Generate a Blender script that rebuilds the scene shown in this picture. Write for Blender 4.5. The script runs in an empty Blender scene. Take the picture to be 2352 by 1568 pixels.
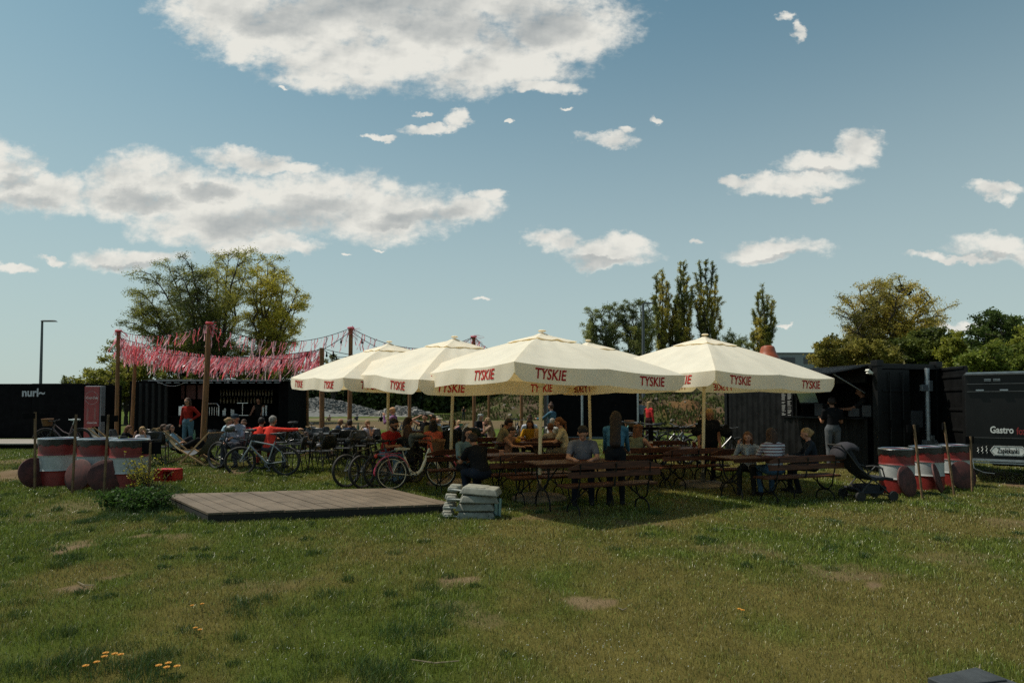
import bpy, bmesh, math, random
import numpy as np
from mathutils import Vector, Matrix
R = math.radians
PI = math.pi
random.seed(7)
RNG = np.random.default_rng(11)
S = bpy.context.scene
COL = S.collection

# ------------------------------------------------------------ camera
F = 1400.0            # focal length in pixels of a 2352 px wide picture
CAMH = 1.7
PITCH = R(2.0)
SHIFT = 0.0708
cam = bpy.data.cameras.new("camera")
camo = bpy.data.objects.new("camera", cam)
COL.objects.link(camo)
camo.location = (0, 0, CAMH)
camo.rotation_euler = (PI / 2 + PITCH, 0, 0)
cam.sensor_width = 36
cam.lens = F / 2352 * 36
cam.shift_y = SHIFT * F / 2352
cam.clip_start = 0.1
cam.clip_end = 5000
S.camera = camo

# ------------------------------------------------------------ exposure, sky, sun
S.view_settings.view_transform = 'Standard'
S.view_settings.look = 'None'
S.view_settings.exposure = 0.0
S.view_settings.gamma = 1
S.view_settings.use_curve_mapping = False
S.cycles.max_bounces = 6
S.cycles.diffuse_bounces = 3
S.cycles.glossy_bounces = 2
S.cycles.transmission_bounces = 4
S.cycles.transparent_max_bounces = 6
S.cycles.use_denoising = False

SUNV = Vector((-1.12, 0.30, 2.20)).normalized()
SUN_EL = math.asin(SUNV.z)
SUN_ROT = math.atan2(SUNV.x, SUNV.y)
sun = bpy.data.lights.new("sun", 'SUN')
sun.energy = 4.6
sun.angle = R(0.5)
sun.color = (1.0, 0.94, 0.82)
suno = bpy.data.objects.new("sun", sun)
COL.objects.link(suno)
suno.rotation_euler = (-SUNV).to_track_quat('-Z', 'Y').to_euler()
suno.location = (-20, 30, 50)


def ray(px, py):
    """world direction (y = 1) seen at a pixel of the 2352 x 1568 picture"""
    x = (px - 1176) / F
    v = (784 - py) / F + SHIFT
    c, s = math.cos(PITCH), math.sin(PITCH)
    y = c - v * s
    z = s + v * c
    return Vector((x / y, 1.0, z / y))


def gp(px, py, h=0.0):
    d = ray(px, py)
    t = (h - CAMH) / d.z
    return Vector((d.x * t, t, h))


def dp(px, py, y):
    d = ray(px, py)
    return Vector((d.x * y, y, CAMH + d.z * y))


def hz(py, y):
    return CAMH + ray(1176, py).z * y


def px2x(px, y, py=932):
    return ray(px, py).x * y


# ------------------------------------------------------------ world
def make_world():
    w = bpy.data.worlds.new("World")
    S.world = w
    w.use_nodes = True
    nt = w.node_tree
    N, L = nt.nodes, nt.links
    N.clear()
    out = N.new('ShaderNodeOutputWorld')
    sky = N.new('ShaderNodeTexSky')
    sky.sky_type = 'NISHITA'
    sky.sun_disc = False
    sky.sun_elevation = SUN_EL
    sky.sun_rotation = SUN_ROT
    sky.altitude = 0
    sky.air_density = 1.0
    sky.dust_density = 0.7
    sky.ozone_density = 1.6
    K = 0.072
    tc = N.new('ShaderNodeTexCoord')
    sep = N.new('ShaderNodeSeparateXYZ')
    L.new(tc.outputs['Generated'], sep.inputs[0])

    def M(op, a, b=None, c=None, clamp=False):
        n = N.new('ShaderNodeMath')
        n.operation = op
        n.use_clamp = clamp
        for i, v in enumerate((a, b, c)):
            if v is None:
                continue
            if isinstance(v, (int, float)):
                n.inputs[i].default_value = v
            else:
                L.new(v, n.inputs[i])
        return n.outputs[0]

    def V(op, a, b=None, c=None, out='Vector'):
        n = N.new('ShaderNodeVectorMath')
        n.operation = op
        for i, v in enumerate((a, b, c)):
            if v is None:
                continue
            if isinstance(v, (tuple, list)):
                n.inputs[i].default_value = v
            elif isinstance(v, (int, float)):
                n.inputs['Scale'].default_value = v
            else:
                L.new(v, n.inputs[i])
        return n.outputs[out]

    def noise(vec, scale, detail, rough=0.55):
        n = N.new('ShaderNodeTexNoise')
        n.inputs['Scale'].default_value = scale
        n.inputs['Detail'].default_value = detail
        n.inputs['Roughness'].default_value = rough
        L.new(vec, n.inputs['Vector'])
        return n.outputs

    yy = M('MAXIMUM', sep.outputs['Y'], 0.04)
    u = M('DIVIDE', sep.outputs['X'], yy)
    v = M('DIVIDE', sep.outputs['Z'], yy)
    comb = N.new('ShaderNodeCombineXYZ')
    L.new(u, comb.inputs[0])
    L.new(v, comb.inputs[1])
    p0 = comb.outputs[0]
    # stretch the coordinate for the noise (cumulus is wider than tall near the horizon)
    wn = noise(V('MULTIPLY', p0, (1, 1.5, 1)), 5.0, 6, 0.6)
    warp = V('SUBTRACT', wn['Color'], (0.5, 0.5, 0.5))
    warp = V('MULTIPLY', warp, (0.15, 0.10, 0))
    wn2 = noise(V('MULTIPLY', p0, (1, 1.35, 1)), 24.0, 6, 0.62)
    warp2 = V('MULTIPLY', V('SUBTRACT', wn2['Color'], (0.5, 0.5, 0.5)), (0.045, 0.035, 0))
    p = V('ADD', V('ADD', p0, warp), warp2)
    clouds = [
        (520, 5, 170, 90), (700, 60, 230, 115), (1000, 90, 260, 115), (1130, 165, 190, 62), (1290, 70, 150, 80),
        (1000, -10, 420, 110), (820, 130, 220, 70), (1240, 212, 85, 18), (560, 110, 60, 50),
        (0, 385, 90, 85), (80, 440, 120, 50), (300, 430, 120, 70), (560, 350, 105, 28), (660, 370, 90, 18),
        (470, 445, 230, 66), (700, 455, 230, 75), (880, 480, 190, 70), (1060, 490, 90, 42), (1120, 452, 40, 22),
        (520, 505, 220, 50), (620, 560, 120, 22), (300, 590, 140, 26),
        (20, 625, 40, 14), (105, 595, 32, 9), (1265, 545, 62, 30), (1390, 580, 115, 28), (1440, 552, 62, 22),
        (1400, 322, 75, 18), (1440, 298, 30, 12), (990, 290, 68, 12), (1060, 275, 36, 18),
        (880, 312, 30, 8), (1880, 375, 95, 32), (1965, 330, 55, 45), (1830, 425, 130, 26), (1700, 415, 38, 14),
        (1780, 568, 105, 27), (1880, 460, 30, 9), (2280, 430, 65, 22), (2300, 565, 110, 34), (2200, 595, 110, 11),
        (1815, 35, 26, 12), (1840, 70, 16, 22), (1515, 265, 17, 8), (650, 192, 11, 6), (1600, 549, 15, 7),
        (1110, 692, 20, 5), (1800, 745, 20, 5), (798, 587, 14, 4), (865, 567, 12, 4), (1175, 288, 9, 5), (1290, 255, 18, 5), (2210, 760, 60, 12), (960, 250, 18, 6)]
    cur = None
    for i, (cx, cy, rx, ry) in enumerate(clouds):
        d = ray(cx, cy)
        iu, iv = F / rx, F / ry
        q = V('MULTIPLY_ADD', p, (iu, iv, 0), (-d.x * iu, -d.z * iv, 0))
        e = V('DOT_PRODUCT', q, q, out='Value')
        if cur is None:
            cur = e
        else:
            n = N.new('ShaderNodeMath')
            n.operation = 'SMOOTH_MIN'
            L.new(cur, n.inputs[0])
            L.new(e, n.inputs[1])
            n.inputs[2].default_value = 0.12
            cur = n.outputs[0]
    field = M('SUBTRACT', 1.38, cur)                    # >0 inside
    fine = noise(V('MULTIPLY', p0, (1, 1.4, 1)), 34.0, 8, 0.62)
    coarse = noise(V('MULTIPLY', p0, (1, 1.5, 1)), 9.0, 4, 0.5)
    fd = M('ADD', field, M('MULTIPLY', M('SUBTRACT', fine['Fac'], 0.5), 2.1))
    fd = M('ADD', fd, M('MULTIPLY', M('SUBTRACT', coarse['Fac'], 0.5), 1.5))
    alpha = N.new('ShaderNodeMapRange')
    alpha.interpolation_type = 'SMOOTHSTEP'
    alpha.inputs['From Min'].default_value = -0.15
    alpha.inputs['From Max'].default_value = 1.15
    L.new(fd, alpha.inputs['Value'])
    a = alpha.outputs[0]
    # the thick middle of a cumulus seen from below is grey, its thin rim is sunlit
    pk = V('ADD', p0, (0.010, -0.020, 0))
    up = noise(V('MULTIPLY', pk, (1, 1.5, 1)), 9.0, 4, 0.5)
    fu = noise(V('MULTIPLY', V('ADD', p0, (0.004, -0.005, 0)), (1, 1.4, 1)), 34.0, 8, 0.62)
    relief = M('ADD', M('MULTIPLY', M('SUBTRACT', coarse['Fac'], up['Fac']), 1.5),
               M('MULTIPLY', M('SUBTRACT', fine['Fac'], fu['Fac']), 0.35))
    thick = N.new('ShaderNodeMapRange')
    thick.interpolation_type = 'SMOOTHSTEP'
    thick.inputs['From Min'].default_value = -0.5
    thick.inputs['From Max'].default_value = 1.0
    greys = [(880, 10, 330, 62), (640, 45, 110, 45), (1230, 45, 130, 60), (1080, 70, 160, 50), (620, 500, 190, 38), (740, 470, 120, 30),
             (330, 455, 90, 26), (480, 430, 70, 22), (30, 465, 90, 24), (960, 500, 120, 20), (40, 410, 40, 25), (1360, 595, 90, 12),
             (1870, 400, 70, 10), (1790, 585, 80, 8), (2290, 585, 90, 10), (300, 605, 110, 8)]
    gc = None
    for (cx, cy, rx, ry) in greys:
        d = ray(cx, cy)
        iu, iv = F / rx, F / ry
        q = V('MULTIPLY_ADD', p, (iu, iv, 0), (-d.x * iu, -d.z * iv, 0))
        e = V('DOT_PRODUCT', q, q, out='Value')
        gc = e if gc is None else M('MINIMUM', gc, e)
    L.new(M('ADD', M('SUBTRACT', 1.0, gc), M('MULTIPLY', M('SUBTRACT', coarse['Fac'], 0.5), 2.6)), thick.inputs['Value'])
    br = M('SUBTRACT', M('ADD', 0.94, relief), M('MULTIPLY', thick.outputs[0], 0.48), clamp=True)
    ramp = N.new('ShaderNodeValToRGB')
    el = ramp.color_ramp.elements
    el[0].position = 0.1
    el[0].color = (0.33, 0.36, 0.37, 1)
    el[1].position = 1.0
    el[1].color = (0.83, 0.81, 0.74, 1)
    e2 = ramp.color_ramp.elements.new(0.5)
    e2.color = (0.52, 0.53, 0.51, 1)
    L.new(br, ramp.inputs[0])
    skyc = V('MULTIPLY', sky.outputs[0], (K * 1.22, K * 1.58, K * 1.25))
    # only in front, and none below the horizon
    gate = M('MULTIPLY', M('GREATER_THAN', sep.outputs['Y'], 0.05), M('GREATER_THAN', sep.outputs['Z'], 0.0))
    a = M('MULTIPLY', a, gate)
    # thin high veil low on the horizon: warm grey haze
    hzr = N.new('ShaderNodeMapRange')
    hzr.interpolation_type = 'SMOOTHSTEP'
    hzr.inputs['From Min'].default_value = 0.66
    hzr.inputs['From Max'].default_value = -0.02
    L.new(sep.outputs['Z'], hzr.inputs['Value'])
    mh = N.new('ShaderNodeMix')
    mh.data_type = 'RGBA'
    L.new(M('MULTIPLY', hzr.outputs[0], 0.86), mh.inputs[0])
    L.new(skyc, mh.inputs[6])
    mh.inputs[7].default_value = (0.47, 0.55, 0.55, 1)
    mx = N.new('ShaderNodeMix')
    mx.data_type = 'RGBA'
    L.new(M('MULTIPLY', a, 0.94), mx.inputs[0])
    L.new(mh.outputs[2], mx.inputs[6])
    L.new(ramp.outputs[0], mx.inputs[7])
    bg = N.new('ShaderNodeBackground')
    bg.inputs['Strength'].default_value = 1.0
    L.new(mx.outputs[2], bg.inputs['Color'])
    L.new(bg.outputs[0], out.inputs[0])


make_world()

# ------------------------------------------------------------ materials
_mats = {}


def mat(name, rgb, rough=0.6, metal=0.0, var=0.12, scale=9.0, bump=0.0, bscale=60.0, spec=0.5,
        trans=0.0, coord='Object', stretch=(1, 1, 1), dark=None, alpha=1.0, coat=0.0):
    """Principled material whose colour varies with noise between rgb and a second tone."""
    if name in _mats:
        return _mats[name]
    m = bpy.data.materials.new(name)
    m.use_nodes = True
    nt = m.node_tree
    N, L = nt.nodes, nt.links
    b = N['Principled BSDF']
    b.inputs['Roughness'].default_value = rough
    b.inputs['Metallic'].default_value = metal
    b.inputs['Specular IOR Level'].default_value = spec
    b.inputs['Coat Weight'].default_value = coat
    tc = N.new('ShaderNodeTexCoord')
    mp = N.new('ShaderNodeMapping')
    mp.inputs['Scale'].default_value = stretch
    L.new(tc.outputs[coord], mp.inputs[0])
    nz = N.new('ShaderNodeTexNoise')
    nz.inputs['Scale'].default_value = scale
    nz.inputs['Detail'].default_value = 5
    nz.inputs['Roughness'].default_value = 0.65
    L.new(mp.outputs[0], nz.inputs[0])
    rp = N.new('ShaderNodeValToRGB')
    lo = dark if dark else tuple(c * (1 - var * 2.2) for c in rgb)
    hi = tuple(min(1, c * (1 + var)) for c in rgb)
    rp.color_ramp.elements[0].position = 0.32
    rp.color_ramp.elements[0].color = (*[max(0, c) for c in lo], 1)
    rp.color_ramp.elements[1].position = 0.62
    rp.color_ramp.elements[1].color = (*hi, 1)
    L.new(nz.outputs['Fac'], rp.inputs[0])
    L.new(rp.outputs[0], b.inputs['Base Color'])
    if bump:
        n2 = N.new('ShaderNodeTexNoise')
        n2.inputs['Scale'].default_value = bscale
        n2.inputs['Detail'].default_value = 3
        L.new(mp.outputs[0], n2.inputs[0])
        bp = N.new('ShaderNodeBump')
        bp.inputs['Strength'].default_value = bump
        bp.inputs['Distance'].default_value = 0.01
        L.new(n2.outputs['Fac'], bp.inputs['Height'])
        L.new(bp.outputs[0], b.inputs['Normal'])
    if alpha < 1:
        b.inputs['Alpha'].default_value = alpha
    if trans:
        tr = N.new('ShaderNodeBsdfTranslucent')
        L.new(rp.outputs[0], tr.inputs['Color'])
        mx = N.new('ShaderNodeMixShader')
        mx.inputs[0].default_value = trans
        o = N['Material Output']
        L.new(b.outputs[0], mx.inputs[1])
        L.new(tr.outputs[0], mx.inputs[2])
        L.new(mx.outputs[0], o.inputs[0])
    _mats[name] = m
    return m


def vmat(name, attr='col', rough=0.8, trans=0.0, spec=0.2, bump=0.0, bscale=50):
    """material whose colour is a vertex colour (its own species colour), times fine noise"""
    m = bpy.data.materials.new(name)
    m.use_nodes = True
    nt = m.node_tree
    N, L = nt.nodes, nt.links
    b = N['Principled BSDF']
    b.inputs['Roughness'].default_value = rough
    b.inputs['Specular IOR Level'].default_value = spec
    at = N.new('ShaderNodeAttribute')
    at.attribute_name = attr
    L.new(at.outputs['Color'], b.inputs['Base Color'])
    if trans:
        tr = N.new('ShaderNodeBsdfTranslucent')
        L.new(at.outputs['Color'], tr.inputs['Color'])
        mx = N.new('ShaderNodeMixShader')
        mx.inputs[0].default_value = trans
        L.new(b.outputs[0], mx.inputs[1])
        L.new(tr.outputs[0], mx.inputs[2])
        L.new(mx.outputs[0], N['Material Output'].inputs[0])
    if bump:
        tc = N.new('ShaderNodeTexCoord')
        n2 = N.new('ShaderNodeTexNoise')
        n2.inputs['Scale'].default_value = bscale
        n2.inputs['Detail'].default_value = 6
        L.new(tc.outputs['Object'], n2.inputs[0])
        bp = N.new('ShaderNodeBump')
        bp.inputs['Strength'].default_value = bump
        bp.inputs['Distance'].default_value = 0.03
        L.new(n2.outputs['Fac'], bp.inputs['Height'])
        L.new(bp.outputs[0], b.inputs['Normal'])
    return m


# ------------------------------------------------------------ object helpers
def tag(o, label=None, cat=None, group=None, kind=None):
    if label:
        o['label'] = label
    if cat:
        o['category'] = cat
    if group:
        o['group'] = group
    if kind:
        o['kind'] = kind
    return o


def empty(name, loc=(0, 0, 0), rz=0.0, label=None, cat=None, group=None, scale=1.0, rot=None):
    o = bpy.data.objects.new(name, None)
    o.empty_display_size = 0.2
    COL.objects.link(o)
    o.location = loc
    o.rotation_euler = rot if rot else (0, 0, rz)
    o.scale = (scale,) * 3
    return tag(o, label, cat, group)


def kids(o):
    return [c for c in bpy.data.objects if c.parent is o]


class MB:
    """collects closed shapes into one mesh"""

    def __init__(s):
        s.v, s.f, s.m = [], [], []
        s.mi = 0

    def add(s, vs, fs):
        o = len(s.v)
        s.v.extend([tuple(v) for v in vs])
        s.f.extend([tuple(i + o for i in f) for f in fs])
        s.m.extend([s.mi] * len(fs))
        return s

    def box(s, c, d, rz=0.0, mtx=None, taper=1.0):
        x, y, z = d[0] / 2, d[1] / 2, d[2] / 2
        P = [(-x, -y, -z), (x, -y, -z), (x, y, -z), (-x, y, -z),
             (-x * taper, -y * taper, z), (x * taper, -y * taper, z), (x * taper, y * taper, z), (-x * taper, y * taper, z)]
        Mx = mtx if mtx is not None else Matrix.Rotation(rz, 3, 'Z')
        vs = [Vector(c) + Mx @ Vector(p) for p in P]
        return s.add(vs, [(3, 2, 1, 0), (4, 5, 6, 7), (0, 1, 5, 4), (1, 2, 6, 5), (2, 3, 7, 6), (3, 0, 4, 7)])

    def bar(s, a, b, w, h, up=(0, 0, 1)):
        """rectangular bar from a to b; w across, h along up"""
        a, b = Vector(a), Vector(b)
        d = (b - a)
        L = d.length
        d.normalize()
        side = d.cross(Vector(up))
        if side.length < 1e-4:
            side = d.cross(Vector((1, 0, 0)))
        side.normalize()
        u = side.cross(d)
        vs = []
        for e in (a, b):
            for sx, sz in ((-1, -1), (1, -1), (1, 1), (-1, 1)):
                vs.append(e + side * (sx * w / 2) + u * (sz * h / 2))
        return s.add(vs, [(0, 1, 2, 3), (7, 6, 5, 4), (0, 4, 5, 1), (1, 5, 6, 2), (2, 6, 7, 3), (3, 7, 4, 0)])

    def tube(s, pts, r, n=8, caps=True):
        pts = [Vector(p) for p in pts]
        if not hasattr(r, '__len__'):
            r = [r] * len(pts)
        vs, fs = [], []
        prev = None
        for i, p in enumerate(pts):
            if i == 0:
                t = pts[1] - pts[0]
            elif i == len(pts) - 1:
                t = pts[-1] - pts[-2]
            else:
                t = pts[i + 1] - pts[i - 1]
            if t.length < 1e-9:
                t = Vector((0, 0, 1))
            t.normalize()
            if prev is None:
                a = Vector((0, 0, 1)) if abs(t.z) < 0.9 else Vector((1, 0, 0))
                nrm = t.cross(a).normalized()
            else:
                nrm = (prev - t * prev.dot(t))
                if nrm.length < 1e-6:
                    nrm = t.orthogonal()
                nrm.normalize()
            prev = nrm
            bn = t.cross(nrm)
            for k in range(n):
                an = 2 * PI * k / n
                vs.append(p + (nrm * math.cos(an) + bn * math.sin(an)) * r[i])
        for i in range(len(pts) - 1):
            for k in range(n):
                a0, a1 = i * n + k, i * n + (k + 1) % n
                fs.append((a0, a1, a1 + n, a0 + n))
        if caps:
            fs.append(tuple(reversed(range(n))))
            fs.append(tuple(range((len(pts) - 1) * n, len(pts) * n)))
        return s.add(vs, fs)

    def lathe(s, prof, n=24, c=(0, 0, 0), axis='Z', mtx=None):
        vs, fs = [], []
        for (r, z) in prof:
            for k in range(n):
                a = 2 * PI * k / n
                if axis == 'Z':
                    p = Vector((r * math.cos(a), r * math.sin(a), z))
                elif axis == 'Y':
                    p = Vector((r * math.cos(a), z, r * math.sin(a)))
                else:
                    p = Vector((z, r * math.cos(a), r * math.sin(a)))
                if mtx is not None:
                    p = mtx @ p
                vs.append(Vector(c) + p)
        for i in range(len(prof) - 1):
            for k in range(n):
                a0, a1 = i * n + k, i * n + (k + 1) % n
                fs.append((a0, a1, a1 + n, a0 + n))
        if prof[0][0] > 1e-5:
            fs.append(tuple(reversed(range(n))))
        if prof[-1][0] > 1e-5:
            fs.append(tuple(range((len(prof) - 1) * n, len(prof) * n)))
        return s.add(vs, fs)

    def ring(s, c, r, tr, axis='Y', n=32, m=8, mtx=None, a0=0, a1=2 * PI):
        """torus (or part of one)"""
        full = abs(a1 - a0 - 2 * PI) < 1e-4
        vs, fs = [], []
        k = n if full else n + 1
        for i in range(k):
            a = a0 + (a1 - a0) * i / n
            for j in range(m):
                b = 2 * PI * j / m
                rr = r + tr * math.cos(b)
                if axis == 'Y':
                    p = Vector((rr * math.cos(a), tr * math.sin(b), rr * math.sin(a)))
                else:
                    p = Vector((rr * math.cos(a), rr * math.sin(a), tr * math.sin(b)))
                if mtx is not None:
                    p = mtx @ p
                vs.append(Vector(c) + p)
        for i in range(n):
            i2 = (i + 1) % k
            for j in range(m):
                j2 = (j + 1) % m
                fs.append((i * m + j, i2 * m + j, i2 * m + j2, i * m + j2))
        return s.add(vs, fs)

    def ball(s, c, r, n=12, m=8, mtx=None):
        r = (r, r, r) if not hasattr(r, '__len__') else r
        vs, fs = [], []
        for i in range(m + 1):
            t = PI * i / m
            for k in range(n):
                a = 2 * PI * k / n
                p = Vector((r[0] * math.sin(t) * math.cos(a), r[1] * math.sin(t) * math.sin(a), r[2] * math.cos(t)))
                if mtx is not None:
                    p = mtx @ p
                vs.append(Vector(c) + p)
        for i in range(m):
            for k in range(n):
                a0, a1 = i * n + k, i * n + (k + 1) % n
                fs.append((a0, a0 + n, a1 + n, a1))
        return s.add(vs, fs)

    def prism(s, poly, thick, mtx=None, c=(0, 0, 0)):
        """polygon in local xz, extruded along y by thick (centred)"""
        n = len(poly)
        vs = []
        for y in (-thick / 2, thick / 2):
            for (x, z) in poly:
                p = Vector((x, y, z))
                if mtx is not None:
                    p = mtx @ p
                vs.append(Vector(c) + p)
        fs = [tuple(range(n)), tuple(reversed(range(n, 2 * n)))]
        for i in range(n):
            j = (i + 1) % n
            fs.append((j, i, i + n, j + n))
        return s.add(vs, fs)

    def build(s, name, mt, parent=None, smooth=False, bevel=0.0):
        me = bpy.data.meshes.new(name)
        me.from_pydata(s.v, [], s.f)
        ms = mt if isinstance(mt, (list, tuple)) else [mt]
        for m in ms:
            me.materials.append(m)
        if len(ms) > 1:
            me.polygons.foreach_set('material_index', s.m)
        if smooth:
            me.polygons.foreach_set('use_smooth', [True] * len(me.polygons))
            me.set_sharp_from_angle(angle=R(40))
        me.update()
        o = bpy.data.objects.new(name, me)
        COL.objects.link(o)
        if parent is not None:
            o.parent = parent
        if bevel:
            b = o.modifiers.new('bevel', 'BEVEL')
            b.width = bevel
            b.segments = 2
            b.limit_method = 'ANGLE'
        return o


def raw_mesh(name, verts, faces_flat, loop_tot, mt, parent=None, cols=None, smooth=False):
    """fast mesh from numpy arrays; all faces have loop_tot corners"""
    me = bpy.data.meshes.new(name)
    nv, nf = len(verts), len(faces_flat) // loop_tot
    me.vertices.add(nv)
    me.vertices.foreach_set('co', np.asarray(verts, dtype=np.float32).ravel())
    me.loops.add(nf * loop_tot)
    me.loops.foreach_set('vertex_index', np.asarray(faces_flat, dtype=np.int32))
    me.polygons.add(nf)
    me.polygons.foreach_set('loop_start', np.arange(0, nf * loop_tot, loop_tot, dtype=np.int32))
    me.polygons.foreach_set('loop_total', np.full(nf, loop_tot, dtype=np.int32))
    if cols is not None:
        ca = me.color_attributes.new('col', 'FLOAT_COLOR', 'POINT')
        cc = np.ones((nv, 4), dtype=np.float32)
        cc[:, :3] = cols
        ca.data.foreach_set('color', cc.ravel())
    me.materials.append(mt)
    me.update(calc_edges=True)
    me.validate()
    if smooth:
        me.polygons.foreach_set('use_smooth', np.ones(nf, dtype=bool))
    o = bpy.data.objects.new(name, me)
    COL.objects.link(o)
    if parent is not None:
        o.parent = parent
    return o


def copy_tree(o, parent=None):
    c = o.copy()
    COL.objects.link(c)
    if parent is not None:
        c.parent = parent
    for ch in kids(o):
        copy_tree(ch, c)
    return c


def place(o, loc, rz=None, label=None, group=None, rot=None, scale=None):
    o.location = loc
    if rz is not None:
        o.rotation_euler = (0, 0, rz)
    if rot is not None:
        o.rotation_euler = rot
    if scale is not None:
        o.scale = (scale,) * 3 if not hasattr(scale, '__len__') else scale
    return tag(o, label, None, group)


_txt = {}


def text_verts(body, size=1.0, bold=0.0, shear=0.0, xs=1.0, cut=0.0, align='CENTER', space=1.0):
    """triangulated flat letters: list of (x, y) and triangles, built from the built-in font"""
    key = (body, size, bold, shear, xs, cut, align, space)
    if key in _txt:
        return _txt[key]
    cu = bpy.data.curves.new('t', 'FONT')
    cu.body = body
    cu.size = size
    cu.offset = bold
    cu.shear = shear
    cu.align_x = align
    cu.align_y = 'CENTER'
    cu.space_character = space
    cu.resolution_u = 3
    o = bpy.data.objects.new('t', cu)
    COL.objects.link(o)
    dg = bpy.context.evaluated_depsgraph_get()
    me = bpy.data.meshes.new_from_object(o.evaluated_get(dg))
    bpy.data.objects.remove(o)
    bpy.data.curves.remove(cu)
    bm = bmesh.new()
    bm.from_mesh(me)
    bpy.data.meshes.remove(me)
    for v in bm.verts:
        v.co.x *= xs
    if cut:
        x0 = min(v.co.x for v in bm.verts)
        x1 = max(v.co.x for v in bm.verts)
        x = x0 + cut
        while x < x1:
            bmesh.ops.bisect_plane(bm, geom=bm.verts[:] + bm.edges[:] + bm.faces[:], plane_co=(x, 0, 0), plane_no=(1, 0, 0))
            x += cut
    bmesh.ops.triangulate(bm, faces=bm.faces)
    bm.verts.index_update()
    r = ([(v.co.x, v.co.y) for v in bm.verts], [tuple(v.index for v in f.verts) for f in bm.faces])
    bm.free()
    _txt[key] = r
    return r


def text_flat(mb, body, origin, ux, uz, **kw):
    """lay letters on a plane: x along ux, y along uz"""
    vs, fs = text_verts(body, **kw)
    ux, uz, o = Vector(ux).normalized(), Vector(uz).normalized(), Vector(origin)
    mb.add([o + ux * x + uz * y for x, y in vs], fs)


# ------------------------------------------------------------ numpy noise
def _hash(ix, iy, seed):
    h = (ix.astype(np.int64) * 374761393 + iy.astype(np.int64) * 668265263 + seed * 974711) & 0x7fffffff
    h = (h ^ (h >> 13)) * 1274126177 & 0x7fffffff
    h = (h ^ (h >> 16)) & 0xffff
    return h / 65535.0


def vnoise(x, y, seed=0):
    ix, iy = np.floor(x), np.floor(y)
    fx, fy = x - ix, y - iy
    fx, fy = fx * fx * (3 - 2 * fx), fy * fy * (3 - 2 * fy)
    a, b = _hash(ix, iy, seed), _hash(ix + 1, iy, seed)
    c, d = _hash(ix, iy + 1, seed), _hash(ix + 1, iy + 1, seed)
    return (a * (1 - fx) + b * fx) * (1 - fy) + (c * (1 - fx) + d * fx) * fy


def fbm(x, y, seed=0, oct=4):
    s, a, t = 0, 0.5, 0
    for i in range(oct):
        s = s + a * vnoise(x * 2 ** i + 13.7 * i, y * 2 ** i - 7.1 * i, seed + i)
        t += a
        a *= 0.5
    return s / t


def sstep(a, b, x):
    t = np.clip((x - a) / (b - a), 0, 1)
    return t * t * (3 - 2 * t)
# ============================================================ GROUND
def terrain(x, y):
    x = np.asarray(x, dtype=float)
    y = np.asarray(y, dtype=float)
    h = 0.2 * sstep(13.2, 16.5, y) + 0.14 * (1 - sstep(-6.6, -5.2, x)) * sstep(9.5, 11.2, y) * (1 - sstep(13.2, 16.5, y))
    h = h + (fbm(x * 0.45 + 5, y * 0.45, 3, 3) - 0.5) * 0.10 * (1 - sstep(8.0, 9.5, y))
    h = h + 1.0 * sstep(300, 900, y)
    return h


def th(x, y):
    return float(terrain(np.array([x]), np.array([y]))[0])


_bare = []
for (px, py, rx, ry, w) in [(1055, 1334, 62, 20, .8), (242, 1338, 42, 13, 1.0), (150, 1255, 52, 15, 1.0), (190, 1170, 70, 16, .5),
                            (355, 1224, 30, 8, .9), (420, 1228, 40, 9, .6), (20, 1105, 100, 16, 1.0), (30, 1075, 60, 10, .8), (350, 1075, 70, 10, .5),
                            (1345, 1380, 28, 9, .8), (2010, 1336, 36, 10, .9), (1960, 1310, 70, 12, .6), (2330, 1113, 60, 6, 1.0), (2290, 1095, 80, 8, .7), (530, 1098, 30, 5, 1.0),
                            (1480, 1205, 60, 9, .6), (1900, 1300, 90, 16, .45), (1210, 1188, 70, 7, .6), (60, 1190, 60, 10, .5),
                            (2010, 1085, 120, 8, .6), (1100, 1400, 80, 16, .35), (1730, 1260, 90, 14, .4), (2200, 1275, 90, 14, .4), (2330, 1200, 70, 12, .5),
                            (630, 1345, 90, 16, .3), (560, 1190, 60, 10, .4), (830, 1065, 80, 8, .35), (460, 1085, 60, 8, .4), (1250, 1165, 60, 8, .7), (1560, 1150, 50, 6, .6)]:
    g = gp(px, py)
    g2 = gp(px, py - ry)
    _bare.append((g.x, g.y, rx * g.y / F, max(0.05, g2.y - g.y), w))


def bare_mask(x, y):
    m = np.zeros_like(x)
    wx = x + (fbm(x * 2.2, y * 2.2, 21, 3) - 0.5) * 0.9
    wy = y + (fbm(x * 2.2 + 40, y * 2.2, 22, 3) - 0.5) * 0.9
    for (cx, cy, rx, ry, w) in _bare:
        d = ((wx - cx) / rx) ** 2 + ((wy - cy) / ry) ** 2
        m = np.maximum(m, w * np.clip(1.35 - d, 0, 1))
    return m


def dry_mask(x, y):
    n = fbm(x * 0.55, y * 0.55 + 3, 31, 4)
    n2 = fbm(x * 2.1, y * 1.7, 41, 3)
    d = 0.62 * n + 0.38 * n2
    d = d + 0.055 * np.clip(x / 5, -1, 1.4) - 0.02
    return sstep(0.35, 0.69, d)


SOIL = np.array([0.135, 0.092, 0.052])
SAND = np.array([0.16, 0.112, 0.068])
DRY = np.array([0.105, 0.088, 0.025])
GRN = np.array([0.056, 0.074, 0.013])
GRN2 = np.array([0.020, 0.032, 0.011])


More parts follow.
